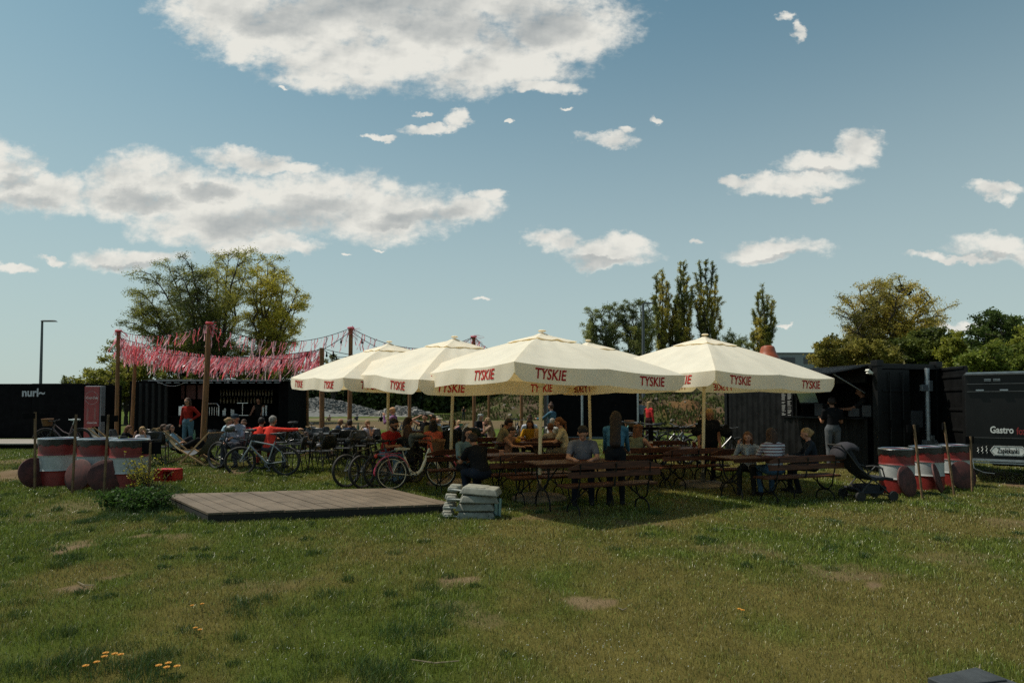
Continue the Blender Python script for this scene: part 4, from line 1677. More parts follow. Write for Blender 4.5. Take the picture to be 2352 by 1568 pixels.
# far dark wood behind the meadow: one mass of foliage
def wood():
    r = np.random.default_rng(5)
    n = 60000
    X0, X1 = px2x(560, 125), px2x(1300, 125)
    x = r.uniform(X0, X1, n)
    h = 5.2 + 3.0 * fbm(x * 0.11, x * 0 + 3, 88, 4)
    y = 125 + r.uniform(0, 14, n)
    z = h * r.uniform(0, 1, n) ** .6 * (0.85 + .3 * fbm(x * .5, y * .3, 89, 3)) - .3
    P = np.stack([x, y, z], 1)
    C = crown_cols(P, ((.009, .014, .008), (.020, .028, .012), (.040, .050, .016)), 7, blotch=.25)
    V_, F_, C_ = leaf_cloud(P, .85, C, 1.5, .2, 5)
    o = raw_mesh('far_wood', V_, F_, 4, LEAFM, None, C_)
    tag(o, 'dark green wood closing the meadow far behind the gravel', 'wood', kind='stuff')
    b = MB()
    pts = 40
    for i in range(pts):
        xa = X0 + (X1 - X0) * i / pts
        xb = X0 + (X1 - X0) * (i + 1) / pts
        b.box(((xa + xb) / 2, 140, 2.4), (xb - xa, 2 + (i % 3), 5.2 + (i * 7 % 5) * .3))
    # left and right of the picture the wood goes on
    n = 26000
    x = np.concatenate([r.uniform(-190, X0, n // 2), r.uniform(px2x(1300, 150), 190, n // 2)])
    y = 165 + r.uniform(0, 25, n)
    h = 5.5 + 3 * fbm(x * 0.08, x * 0 + 3, 98, 4)
    z = h * r.uniform(0, 1, n) ** .6 - .3
    P = np.stack([x, y, z], 1)
    C = crown_cols(P, ((.014, .020, .010), (.030, .036, .016)), 8, blotch=.2)
    V_, F_, C_ = leaf_cloud(P, 1.3, C, 1.4, .2, 6)
    o = raw_mesh('far_tree_line', V_, F_, 4, LEAFM, None, C_)
    tag(o, 'low hazy line of trees along the horizon', 'wood', kind='stuff')


wood()


# pale flat-roofed buildings glimpsed between the trees
def block(x0p, x1p, ytop, Y, label, rows, pent=False):
    xa, xb = px2x(x0p, Y), px2x(x1p, Y)
    zt = hz(ytop, Y)
    root = empty('apartment_block', ((xa + xb) / 2, Y, 0), 0, label, 'building', 'pale buildings behind the trees')
    m = MB()
    m.box((0, 5, zt / 2), (xb - xa, 10, zt))
    m.build('wall', mat('pale render', (0.24, 0.25, 0.25), .8, var=.08), root)
    m = MB()
    m.box((0, 5, zt + .12), (xb - xa + .5, 10.5, .22))
    if pent:
        m.box((-(xb - xa) * .1, 5, zt + .9), ((xb - xa) * .35, 5, 1.3))
    m.build('roof', mat('grey roof edge', (0.11, 0.12, 0.125), .7), root)
    k = 0
    for rr_ in range(rows):
        z = zt - 1.5 - rr_ * 2.9
        nwin = max(2, int((xb - xa) / 3.4))
        for i in range(nwin):
            if z < 1:
                continue
            m = MB()
            m.box((-(xb - xa) / 2 + (i + .5) * (xb - xa) / nwin, -.03, z), ((xb - xa) / nwin * .62, .1, 1.4))
            m.build('window', mat('dark window glass', (0.015, 0.018, 0.02), .25, spec=.6), root)
    return root


block(1785, 1890, 812, 130, 'long pale flat-roofed building showing left of the ochre tree', 2)
block(2040, 2095, 832, 125, 'pale building piece glimpsed through the mistletoe tree branches', 1)
block(2190, 2245, 790, 120, 'pale stepped building between the dark bush and the airy green tree', 3, True)
block(2325, 2400, 788, 118, 'pale building at the far right edge behind the airy tree', 3)
block(1466, 1680, 884, 118, 'long low pale building behind the earth heap', 1)

# lamp posts
for (xt, yt, xb_, Y, hd, lb) in ((97, 738, 92, 40, 1, 'slim dark street lamp over the plain black container'), (1477, 697, 1478, 52, 1, 'slim grey street lamp among the grey willows')):
    b = dp(xb_, 932, Y)
    t = dp(xt, yt, Y)
    zb = th(b.x, Y)
    root = empty('street_lamp', (t.x, Y, zb), 0, lb, 'street lamp', 'street lamps on the meadow edge')
    m = MB()
    m.tube([(b.x - t.x, 0, 0), (0, 0, t.z - zb)], [.11 if Y < 45 else .16, .065 if Y < 45 else .10], 10)
    m.build('pole', mat('grey lamp paint', (0.07, 0.08, 0.085), .5), root, smooth=True)
    m = MB()
    m.box((.45, 0, t.z - zb + .03), (.95, .34, .09), taper=.8)
    m.build('lamp_head', mat('grey lamp paint', (0.07, 0.08, 0.085), .5), root, bevel=.02)
# ============================================================ TIMBER POSTS, GARLANDS
PT = {}
POSTG = 'timber posts carrying the garlands'
for key, xt, yt, xb, Y, w, lb in [
        ('a', 272, 760, 269, 22.0, .13, 'leftmost timber post, upright, with ribbons knotted round its top'),
        ('b', 312, 800, 303, 23.6, .13, 'slightly leaning timber post just right of the leftmost one'),
        ('c', 481, 742, 467, 19.0, .17, 'thick leaning timber post in front of the bar, red ribbons at its top'),
        ('d', 806, 753, 803, 19.8, .14, 'tall timber post rising above the left parasol'),
        ('e', 739, 799, 741, 19.0, .15, 'shorter dark-topped timber post left of the left parasol corner'),
        ('f', 706, 808, 707, 27.0, .12, 'thin timber post behind the dark-topped one'),
        ('g', 1088, 773, 1090, 22.0, .13, 'timber post with a red knot showing above the middle parasols'),
        ('h', 1123, 800, 1123, 30.0, .12, 'thin pale timber post far behind, right of the red-knotted one'),
        ('i', 1197, 800, 1198, 27.0, .14, 'timber post behind the nearest parasol, left of the black box'),
        ('j', 941, 810, 941, 25.0, .14, 'dark brown timber post between the two left parasol poles')]:
    T = dp(xt, yt, Y)
    B = dp(xb, 932, Y)
    B.z = th(B.x, Y) - .05
    m = MB()
    m.tube([(0, 0, 0), (T - B) * .5, T - B], [w / 2 * 1.08, w / 2, w / 2 * .92], 10)
    o = m.build('timber_post', POST, smooth=True)
    o.location = B
    tag(o, lb, 'post', POSTG)
    PT[key] = T

RC = [mat('coral ribbon', (0.80, 0.15, 0.17), .45, trans=.35, var=.1), mat('pink ribbon', (0.82, 0.32, 0.39), .45, trans=.4, var=.1),
      mat('pale pink ribbon', (0.80, 0.46, 0.50), .35, trans=.45, var=.1), mat('whitish ribbon', (0.66, 0.54, 0.54), .3, trans=.45, var=.05)]
RB = []
rr = random.Random(12)
for v in range(14):
    m = MB()
    n = rr.choice([3, 4, 5]) if v < 10 else 2
    for q in range(n):
        L_ = rr.uniform(.38, .78)
        x, y = rr.uniform(-.07, .07), rr.uniform(-.03, .03)
        wx, wy = rr.uniform(-.30, .02), rr.uniform(-.1, .1)
        a = rr.uniform(0, PI)
        w = rr.uniform(.010, .020)
        m.mi = rr.choices([0, 1, 2, 3], [4, 5, 4, 2])[0] if v % 3 else rr.choices([0, 1], [3, 2])[0]
        vs = []
        for k in range(7):
            t = k / 6
            aa = a + t * rr.uniform(-1.5, 1.5)
            c = Vector((x + wx * t ** 1.6 + .03 * math.sin(t * 6 + q), y + wy * t + .02 * math.sin(t * 8 + q * 2), -L_ * t))
            d = Vector((math.cos(aa), math.sin(aa), 0)) * w
            vs += [c - d, c + d]
        m.add(vs, [(2 * k, 2 * k + 1, 2 * k + 3, 2 * k + 2) for k in range(6)])
    o = m.build('ribbon', RC)
    RB.append(o.data)
    bpy.data.objects.remove(o)


def garland(name, A, B, sag, n, label, bulbs=0, dense=True, cat='garland', thick=.010, start=0.0):
    root = empty(name, A, 0, label, cat, 'ribbon garlands between the posts' if n else 'cables with bulbs between the posts')
    d = B - A

    def P(t):
        return d * t + Vector((0, 0, -sag * 4 * t * (1 - t)))
    m = MB()
    m.tube([P(i / 20) for i in range(21)], thick, 5)
    m.build('cable', BLK2, root)
    rg = random.Random(int(A.x * 100) + int(B.x * 10))
    for i in range(n):
        t = start + (1 - start) * (i + rg.uniform(0, .9)) / n
        me = RB[rg.randrange(10)] if dense else RB[rg.randrange(8, 14)]
        o = bpy.data.objects.new('ribbon', me)
        COL.objects.link(o)
        o.parent = root
        o.location = P(t) + Vector((0, 0, rg.uniform(-.02, .02)))
        o.rotation_euler = (rg.uniform(-.12, .12), rg.uniform(-.1, .16), rg.uniform(-.4, .4))
        s = rg.uniform(.75, 1.15) * (1.0 if dense else .85)
        o.scale = (s, s, s)
    for i in range(bulbs):
        t = (i + .5) / bulbs
        m = MB()
        c = P(t)
        m.lathe([(.0, -.17), (.03, -.15), (.035, -.11), (.018, -.06), (.018, 0), (0, 0)], 8, c)
        m.build('bulb', BLK2, root, smooth=True)
    return root


garland('ribbon_garland', PT['a'], PT['c'], .28, 20, 'sparse pink ribbon garland from the leftmost post up to the thick leaning post', dense=False)
garland('ribbon_garland', PT['c'], PT['d'], .52, 27, 'sparse ribbon garland against the sky from the thick leaning post to the tall one', dense=False)
garland('ribbon_garland', PT['d'], PT['g'], .55, 30, 'thin ribbon garland dipping behind the two left parasol tops', dense=False)
garland('ribbon_garland', PT['a'] + Vector((0, 0, -.1)), PT['b'], .12, 24, 'short dense pink garland joining the two leftmost posts')
garland('ribbon_garland', PT['b'], PT['e'] + Vector((0, 0, -.05)), .30, 96, 'long dense curtain of pink and red ribbons across the front of the bar')
garland('ribbon_garland', PT['a'] + Vector((0, 0, -.25)), PT['f'], .42, 96, 'second dense curtain of pink ribbons behind the first')
garland('ribbon_garland', PT['f'] + Vector((0, 0, -.3)), PT['e'] + Vector((0, 0, -.15)), .2, 26, 'short thick tangle of ribbons by the dark-topped post')
garland('ribbon_garland', PT['g'], dp(1175, 812, 27), .25, 18, 'last bit of ribbon garland right of the red-knotted post', dense=False)
garland('bulb_cable', PT['c'] + Vector((0, 0, -.15)), PT['d'] + Vector((0, 0, -.1)), .95, 0, 'black cable with hanging bulbs below the sky garland', bulbs=7, cat='cable')
garland('bulb_cable', PT['d'] + Vector((0, 0, -.1)), PT['g'], .80, 0, 'black cable behind the tops of the left parasols', bulbs=6, cat='cable')
garland('bulb_cable', PT['b'], PT['e'], .85, 0, 'black cable with bulbs crossing the ribbon curtain', bulbs=9, cat='cable')
garland('bulb_cable', PT['e'], PT['d'] + Vector((0, 0, -.9)), .15, 0, 'slack black cable rising from the dark-topped post', bulbs=3, cat='cable')
garland('bulb_cable', PT['e'], dp(900, 815, 19), .12, 0, 'black cable running behind the left parasol', bulbs=3, cat='cable')
# knots of ribbon at the tops of posts
for key in 'acdg':
    m = MB()
    r_ = random.Random(ord(key))
    for q in range(22):
        m.mi = 0 if r_.random() < .7 else 1
        a = r_.uniform(0, 6.28)
        z = r_.uniform(-.25, .08)
        p = Vector((.08 * math.cos(a), .08 * math.sin(a), z))
        e = p + Vector((r_.uniform(-.1, .35), r_.uniform(-.1, .1), r_.uniform(-.28, .05)))
        m.bar(p, e, .03, .004)
    m.ring((0, 0, 0), .085, .035, axis='Z', n=12, m=6)
    o = m.build('ribbon_knot', RC)
    o.location = PT[key]
    tag(o, {'a': 'coral ribbon knot on the leftmost post', 'c': 'bright red ribbon knot on the thick leaning post', 'd': 'coral ribbon knot on the tall post above the left parasol', 'g': 'red knot on the post above the middle parasols'}[key], 'ribbon', 'ribbon knots on the posts')


# ============================================================ DRUMS, LIDS, STAKES
DR = mat('dark red drum enamel', (0.19, 0.014, 0.011), .5, var=.2, scale=4, spec=.5)
DW = mat('white drum enamel', (0.40, 0.41, 0.40), .5, var=.1, scale=5, spec=.5)
DK = mat('black bin liner', (0.012, 0.013, 0.012), .35, var=.2, bump=.5, bscale=30)
LIDM = mat('shaded red lid', (0.075, 0.017, 0.013), .7, var=.35, scale=6)  # red darkened to carry the shade on the lids' near faces


def drum(px, py, Y, label, group, r=.325, h=.93, tilt=0):
    if px > 1000:
        r, h = .300, .875
    b = dp(px, py, Y)
    root = empty('oil_drum', (b.x, Y, th(b.x, Y) - .01), 0, label, 'oil drum', group)

    def band(z0, z1, mt, nm):
        m = MB()
        pr = []
        n = 9
        for i in range(n + 1):
            z = z0 + (z1 - z0) * i / n
            rr_ = r
            for hc in (h * .34, h * .665):
                rr_ += .012 * math.exp(-((z - hc) / .014) ** 2)
            rr_ += .003 * math.sin(z * 60)
            pr.append((rr_, z))
        m.lathe([(r * .97, z0 + .001)] + pr[:] + [(r * .97, z1 - .001)], 36)
        return m.build(nm, mt, root, smooth=True)
    m = MB()
    pr = [(0, .005), (r * .98, .005)]
    for i in range(60):
        z = .005 + (h - .01) * i / 59
        rr_ = r
        for hc in (h * .345, h * .66):
            rr_ += .013 * math.exp(-((z - hc) / .013) ** 2)
        pr.append((rr_, z))
    pr += [(r - .02, h - .01), (r - .02, .1), (0, .1)]
    n = 40
    vs, fs = [], []
    for (a, z) in pr:
        for k in range(n):
            an = 2 * PI * k / n
            vs.append((a * math.cos(an), a * math.sin(an), z))
    for i in range(len(pr) - 1):
        zc = (pr[i][1] + pr[i + 1][1]) / 2
        outer = 2 <= i < 61
        mi = 1 if (outer and h * .34 < zc < h * .66) else 0
        for k in range(n):
            a0, a1 = i * n + k, i * n + (k + 1) % n
            m.mi = mi
            m.f.append((a0, a1, a1 + n, a0 + n))
            m.m.append(mi)
    m.v = vs
    m.build('body', [DR, DW], root, smooth=True)
    m = MB()
    m.ring((0, 0, h), r, .014, axis='Z', n=40, m=8)
    m.build('rim', CHR, root, smooth=True)
    m = MB()
    rn = random.Random(int(px))
    vs = []
    for k in range(48):
        a = 2 * PI * k / 48
        for (rr_, z) in ((r - .05, h - .12), (r - .005, h + .012), (r + .018, h - .015), (r + .010 + rn.uniform(-.002, .006), h - .10 - rn.uniform(0, .05))):
            vs.append((rr_ * math.cos(a), rr_ * math.sin(a), z))
    fs = []
    for k in range(48):
        for j in range(3):
            a0, a1 = k * 4 + j, ((k + 1) % 48) * 4 + j
            fs.append((a0, a1, a1 + 1, a0 + 1))
    m.add(vs, fs)
    m.build('bin_liner', DK, root, smooth=True)
    return root


DGL, DGR = 'red and white drums on the left', 'red and white drums on the right'
drum(134, 1060, 12.1, 'leftmost red and white drum, standing a little apart', DGL)
drum(224, 1060, 11.9, 'middle drum of the left three, partly behind a round lid', DGL)
drum(298, 1060, 11.6, 'right-hand drum of the left three, behind the yellow-leaved shrub', DGL)
drum(2059, 1060, 12.0, 'drum nearest the pushchair, with a white belly band', DGR)
drum(2128, 1060, 12.6, 'middle drum of the right three', DGR)
drum(2190, 1060, 13.1, 'rightmost red and white drum in front of the food trailer', DGR)


def lid(px, py, Y, yaw, lean, label, group):
    b = dp(px, py, Y)
    m = MB()
    m.lathe([(0, 0), (.285, 0), (.295, .008), (.295, .03), (.28, .034), (.27, .014), (0, .014)], 36, (0, 0, .295), axis='Y')
    m.ring((0, .02, .295), .20, .006, n=32, m=6)
    o = m.build('drum_lid', LIDM, smooth=True)
    o.location = (b.x, Y, th(b.x, Y))
    o.rotation_euler = (lean, 0, yaw)
    tag(o, label, 'drum lid', group)


lid(88, 1080, 11.7, R(68), R(-14), 'round lid seen almost edge-on at the far left beside the first drum', DGL.replace('drums', 'drum lids'))
lid(171, 1080, 11.25, R(-12), R(-13), 'dark round lid leaning between the first and second left drums', DGL.replace('drums', 'drum lids'))
lid(243, 1080, 11.15, R(30), R(-12), 'narrow-looking dark lid leaning between the second and third left drums', DGL.replace('drums', 'drum lids'))
lid(2093, 1080, 11.45, R(30), R(-12), 'red-brown lid leaning on the drum nearest the pushchair', DGR.replace('drums', 'drum lids'))
lid(2165, 1080, 12.0, R(48), R(-14), 'red-brown lid leaning on the middle right drum', DGR.replace('drums', 'drum lids'))
lid(2219, 1080, 12.4, R(8), R(-12), 'red-brown lid leaning at the far right of the drums', DGR.replace('drums', 'drum lids'))

STK = mat('rough stake wood', (0.16, 0.095, 0.045), .85, var=.25, scale=5)
for (xt, yt, xb, Y, sx, syaw, sz, lb) in [
        (81, 946, 85, 11.4, .60, R(88), .10, 'stake at the far left with its board turned edge-on'),
        (175, 952, 171, 11.0, .0, 0, 0, 'bare stake in front of the lid between the left drums'),
        (249, 952, 243, 10.9, .30, 0, .11, 'stake with a small black board, right of the left drums'),
        (346, 1016, 345, 11.0, .34, 0, .22, 'low stake with a wide black board behind the yellow-leaved shrub'),
        (2099, 975, 2114, 11.1, .30, R(20), .14, 'leaning stake in front of the first two right drums'),
        (2168, 970, 2187, 11.7, .14, R(60), .14, 'leaning stake with a silver tip between the right drums'),
        (2229, 1002, 2228, 12.1, .24, R(20), .14, 'short stake at the right end of the right drums')]:
    T = dp(xt, yt, Y)
    B = dp(xb, 932, Y)
    B.z = th(B.x, Y) - .02
    root = empty('sign_stake', B, 0, lb, 'stake', 'stakes standing by the drums')
    m = MB()
    m.bar((0, 0, 0), T - B, .03, .03, up=(0, 1, 0))
    m.build('pole', STK, root)
    if sx:
        m = MB()
        m.box(T - B + Vector((0, .03, -.07 if sz < .2 else -.10)), (sx, .02, sz), rz=syaw)
        m.build('board', BLK2, root)

# ============================================================ PLANK DECK (foreground)
DZ = .15
c = [gp(476, 1178, DZ), gp(1043, 1156, DZ), gp(893, 1120.5, DZ), gp(376, 1134, DZ)]
deck = empty('plank_deck', (c[0].x, c[0].y, 0), 0, 'low wide grey plank deck lying in the grass in front of the bicycles', 'deck')
O = Vector((c[0].x, c[0].y, 0))
c = [p - O for p in c]
DKM = mat('weathered grey decking', (0.128, 0.098, 0.070), .7, var=.16, scale=1.2, bump=.2, bscale=40, spec=.25)
DKE = mat('dark deck edge', (0.010, 0.009, 0.008), .8)  # near-black tone for the frame below the planks


def dq(u, v):
    return (c[0] * (1 - u) + c[1] * u) * (1 - v) + (c[3] * (1 - u) + c[2] * u) * v


nb = 17
m = MB()
rr = random.Random(2)
for i in range(nb):
    u0, u1 = i / nb, (i + 1) / nb
    cuts = [0] + sorted([rr.uniform(.15, .85)] if rr.random() < .75 else []) + [1]
    for k in range(len(cuts) - 1):
        g_ = .016
        v0, v1 = cuts[k] + (g_ / 4 if k else 0), cuts[k + 1]
        dz = rr.uniform(-.003, .003)
        top = [dq(u0 + g_ / 8 + .0004, v0), dq(u1 - g_ / 8, v0), dq(u1 - g_ / 8, v1), dq(u0 + g_ / 8, v1)]
        vs = [p + Vector((0, 0, dz)) for p in top] + [p + Vector((0, 0, dz - .03)) for p in top]
        m.add(vs, [(0, 1, 2, 3), (7, 6, 5, 4), (0, 4, 5, 1), (1, 5, 6, 2), (2, 6, 7, 3), (3, 7, 4, 0)])
m.build('planks', DKM, deck)
m = MB()
E = [dq(.004, .006), dq(.996, .006), dq(.996, .994), dq(.004, .994)]
vs = [Vector((p.x, p.y, DZ - .034)) for p in E] + [Vector((p.x, p.y, -.03)) for p in E]
m.add(vs, [(0, 1, 2, 3), (7, 6, 5, 4), (0, 4, 5, 1), (1, 5, 6, 2), (2, 6, 7, 3), (3, 7, 4, 0)])
m.build('frame', DKE, deck)

# ============================================================ STACK OF GREY WEIGHTS
WG = mat('grey plastic weight', (0.20, 0.20, 0.165), .75, var=.15, scale=12, bump=.08, bscale=200)


def weight(loc, rz, label, d=.60, tip=0.0):
    root = empty('parasol_weight', loc, rz, label, 'parasol weight', 'stacked grey parasol weights', rot=(0, tip, rz))

    def chunk(nm, cx, cy, w, dd, h_, z0, inset=.84):
        bm = bmesh.new()
        bmesh.ops.create_cube(bm, size=1)
        for v in bm.verts:
            k = inset if v.co.z > 0 else 1.0
            v.co = Vector((cx + v.co.x * w * k, cy + v.co.y * dd * k, z0 + (v.co.z + .5) * h_))
        bmesh.ops.bevel(bm, geom=bm.edges[:], offset=.022, segments=3, affect='EDGES', profile=.6)
        me = bpy.data.meshes.new(nm)
        bm.to_mesh(me)
        bm.free()
        me.materials.append(WG)
        me.polygons.foreach_set('use_smooth', [True] * len(me.polygons))
        o = bpy.data.objects.new(nm, me)
        COL.objects.link(o)
        o.parent = root
        return o
    chunk('shell', .12, 0, d, .44, .105, 0)
    chunk('shell_step', .05, .0, d * .62, .36, .018, .098, .9)
    chunk('end_lobe', -.31, .13, .20, .16, .085, .006)
    chunk('end_lobe', -.30, -.10, .16, .12, .080, .006)
    m = MB()
    m.tube([(-.37, -.14, .05), (-.16, -.17, .045)], .013, 8)
    m.build('handle', mat('pale handle bar', (0.42, 0.43, 0.40), .5), root, smooth=True)


wb = gp(1083, 1188, 0)
for i, (dx, dy, rz, tip, lb) in enumerate(((-.035, 0, R(3), 0, 'bottom grey parasol weight, sunk in the grass'), (-.03, .03, R(-5), R(-1), 'second grey parasol weight from the bottom'),
                                  (.01, .0, R(4), R(1.5), 'third grey parasol weight from the bottom'), (.045, .02, R(-9), R(3.5), 'topmost grey parasol weight of the stack'))):
    w = weight((wb.x - .02 + dx, wb.y + .06 + dy, th(wb.x, wb.y) - .01 + i * .124), rz, lb, tip=tip)
m = MB()
m.tube([(0, 0, 0), (.01, 0, .30)], .035, 12)
m.tube([(.065, .01, 0), (.075, .01, .30)], .03, 12)
m.box((.03, -.03, .15), (.02, .01, .29))
o = m.build('steel_sleeve', mat('blue grey galvanised steel', (0.20, 0.33, 0.36), .35, metal=.7), smooth=True)
q = gp(1140, 1188, 0)
o.location = (q.x - .02, q.y, -.01)
tag(o, 'short double galvanised tube standing right of the stacked weights', 'tube')


# ============================================================ BEER GARDEN SETS
def arc(c0, r, a0, a1, n=10, plane='yz', sx=1.0):
    out = []
    for i in range(n + 1):
        a = a0 + (a1 - a0) * i / n
        out.append((c0[1] + r * sx * math.cos(a), c0[2] + r * math.sin(a)))
    return [(c0[0], y, z) for y, z in out]


def scroll(m, x, y, w, h, tr=.013):
    """iron trestle in the yz plane: a bowl over an arch, meeting in a knot"""
    k = h * .45
    m.tube(arc((x, y, h), w / 2, PI, 2 * PI, 12, sx=1.0) if False else
           [(x, y + w / 2 * math.cos(a), h - (h - k) * abs(math.sin(a)) ** .8) for a in np.linspace(PI, 0, 15)], tr, 6)
    m.tube([(x, y + w * .58 * math.cos(a), k * abs(math.sin(a)) ** .7) for a in np.linspace(PI, 0, 15)], tr, 6)
    m.ball((x, y, k), (tr * 1.6, tr * 2.6, tr * 2.0), 8, 6)


BL = 1.66


def make_bench():
    root = empty('garden_bench')
    for i, y in enumerate((-.14, -.02, .10)):
        m = MB()
        m.box((0, y, .445), (BL, .105, .035))
        m.build('seat_slat', BENCHW, root, bevel=.006)
    # back boards: the top one has clipped shoulders
    tl = Matrix.Rotation(R(8), 3, 'X')
    m = MB()
    hx = BL / 2
    m.prism([(-hx, .0), (-hx, .035), (-hx * .72, .112), (hx * .72, .112), (hx, .035), (hx, 0)], .03, mtx=tl, c=(0, .215, .715))
    m.build('back_board', BENCHW, root, bevel=.006)
    m = MB()
    m.box((0, .205, .635), (BL, .03, .095), mtx=tl)
    m.build('back_board', BENCHW, root, bevel=.006)
    for x in (-hx + .20, hx - .20):
        m = MB()
        scroll(m, x, -.02, .36, .43)
        m.tube([(x, .16, .43), (x, .19, .52), (x, .235, .80)], .012, 6)
        m.bar((x, -.2, .425), (x, .18, .425), .03, .012)
        m.tube([(x, -.02, .19), (x * .55, -.02, .42)], .011, 6)
        m.build('leg', IRON, root)
    m = MB()
    m.bar((0, .17, .44), (0, .236, .80), .028, .012, up=(0, 1, 0))
    m.build('back_strap', IRON, root)
    return root


def make_table():
    root = empty('garden_table')
    for i in range(5):
        y = -.26 + i * .13
        m = MB()
        m.box((0, y, .755), (1.6, .12, .032))
        m.build('top_slat', BENCHW, root, bevel=.006)
    m = MB()
    m.box((0, -.27, .715), (1.45, .02, .05))
    m.box((0, .27, .715), (1.45, .02, .05))
    m.build('apron', BENCHW, root)
    for x in (-.58, .58):
        m = MB()
        scroll(m, x, 0, .5, .72, .015)
        m.tube([(x, 0, .33), (x * .45, 0, .72)], .013, 6)
        m.bar((x, -.27, .73), (x, .27, .73), .03, .012)
        m.build('leg', IRON, root)
    return root


BP, TP = make_bench(), make_table()
_b, _t = [0], [0]


def bench(x, y, deg, face, label):
    """face 0: back towards the camera; 180: back away from it"""
    o = BP if _b[0] == 0 else copy_tree(BP)
    _b[0] += 1
    a = R(deg) + (PI if face == 0 else 0)
    place(o, (x, y, th(x, y)), a, label, 'dark timber garden benches with iron legs')
    o['category'] = 'bench'
    return o


def gtable(x, y, deg, label):
    o = TP if _t[0] == 0 else copy_tree(TP)
    _t[0] += 1
    place(o, (x, y, th(x, y)), R(deg), label, 'dark timber garden tables with iron legs')
    o['category'] = 'table'
    return o


# centre x, y, angle
bench(1.56, 9.85, 21, 0, 'nearest bench, back turned to the viewer, in front of the person in the denim jacket')
gtable(1.05, 10.35, 21, 'nearest table, under the front edge of the nearest parasol')
bench(0.72, 10.95, 21, 180, 'bench under the person in the grey t-shirt, facing the viewer')
bench(0.30, 11.35, 21, 0, 'bench whose back pokes out left of the one under the grey t-shirt')
gtable(-0.30, 11.75, 21, 'table between the person with round glasses and the broad black back')
bench(-0.85, 12.25, 21, 180, 'short-looking bench right behind the white bicycle front wheel')
bench(-1.75, 15.2, 14, 0, 'long bench behind the white bicycle with a coral shirt over its back')
gtable(-2.1, 15.75, 14, 'table in front of the person with the red t-shirt and sunglasses')
bench(-2.3, 16.4, 14, 180, 'bench on the far side of the table with the red t-shirt person')
bench(1.05, 14.9, 10, 0, 'bench with children on it behind the nearest parasol pole')
gtable(0.35, 14.6, 10, 'table with the yellow duck on it')
bench(-.35, 14.9, 10, 180, 'bench holding the family with the toddler')
bench(3.75, 12.75, 19, 0, 'bench left of the right parasol pole, back to the viewer')
gtable(3.7, 13.45, 19, 'table with two beer glasses left of the right parasol')
bench(3.55, 14.3, 19, 180, 'dark red looking bench beyond the table with beer glasses')
bench(2.9, 12.6, 19, 180, 'empty low bench seat left of the right parasol pole')
bench(4.85, 12.35, 19, 180, 'bench beside the right parasol pole, behind the girl in stripes')
gtable(4.55, 11.35, 19, 'rightmost near table, in front of the right parasol pole')
bench(5.12, 10.95, 19, 0, 'rightmost bench, back to the viewer, under the white and red striped shirt')

# black rail of the bicycle stand
for (x0p, x1p, yp, Y, posts, lb) in ((1440, 1668, 984, 16.6, (1460, 1496, 1614), 'long black timber rail where bicycles lean, behind the beer glasses table'),
                                    (1395, 1476, 1004, 15.6, (1398, 1474), 'short lower black rail left of the long one')):
    A, B = dp(x0p, yp, Y), dp(x1p, yp - 2, Y + .4)
    root = empty('timber_rail', (A.x, A.y, 0), 0, lb, 'rail', 'black rails for leaning bicycles')
    m = MB()
    m.bar((0, 0, A.z), B - Vector((A.x, A.y, 0)), .09, .07)
    m.build('beam', BLK2, root)
    for p in posts:
        x = px2x(p, Y) - A.x
        m = MB()
        m.box((x, .1, (A.z + .1) / 2), (.12, .1, A.z - .1))
        m.build('leg', BLK2, root)

# glasses, boxes and bottles on tables
BEER = mat('amber beer', (0.30, 0.055, 0.008), .12, spec=.6, trans=.4)
GLS = mat('clear glass', (0.35, 0.38, 0.37), .08, spec=.8)
BRN = mat('brown bottle', (0.05, 0.02, 0.008), .12, spec=.7)
GRB = mat('green bottle', (0.015, 0.08, 0.025), .12, spec=.7)


def cup(px, py, Y, h, r, mt, label, name='beer_glass', cat='glass', top=None, z=.775):
    b = dp(px, py, Y)
    root = empty(name, (b.x, Y, th(b.x, Y) + z), 0, label, cat, 'drinks on the tables')
    m = MB()
    m.lathe([(0, 0), (r * .8, 0), (r, h), (r * .9, h), (0, h * .97)], 14)
    m.build('glass', mt, root, smooth=True)
    if top:
        m = MB()
        m.lathe([(0, h * .86), (r * .99, h * .86), (r * 1.01, h + .002), (0, h + .004)], 14)
        m.build('foam', top, root, smooth=True)
    return root


FOAM = mat('beer foam', (0.55, 0.50, 0.42), .8)
cup(1495, 1030, 13.0, .16, .042, BEER, 'amber beer in a tall glass by the curly-haired girl', top=FOAM)
cup(1594, 1020, 13.6, .14, .042, mat('dark red drink', (0.10, 0.02, 0.008), .15, spec=.6), 'dark red drink with a pink head beside the parasol pole', top=FOAM)
cup(1716, 1045, 11.6, .14, .045, GLS, 'empty clear cup in front of the striped shirt', z=.775)
cup(1795, 1045, 12.2, .16, .045, GLS, 'clear cup right of the striped shirt')


def bottle(px, Y, mt, label, z=.775, s=1.0):
    m = MB()
    m.lathe([(0, 0), (.032, 0), (.033, .14), (.014, .19), (.013, .25), (0, .25)], 12)
    o = m.build('bottle', mt, smooth=True)
    b = dp(px, 932, Y)
    o.location = (b.x, Y, th(b.x, Y) + z)
    o.scale = (s, s, s)
    tag(o, label, 'bottle', 'bottles on the tables')


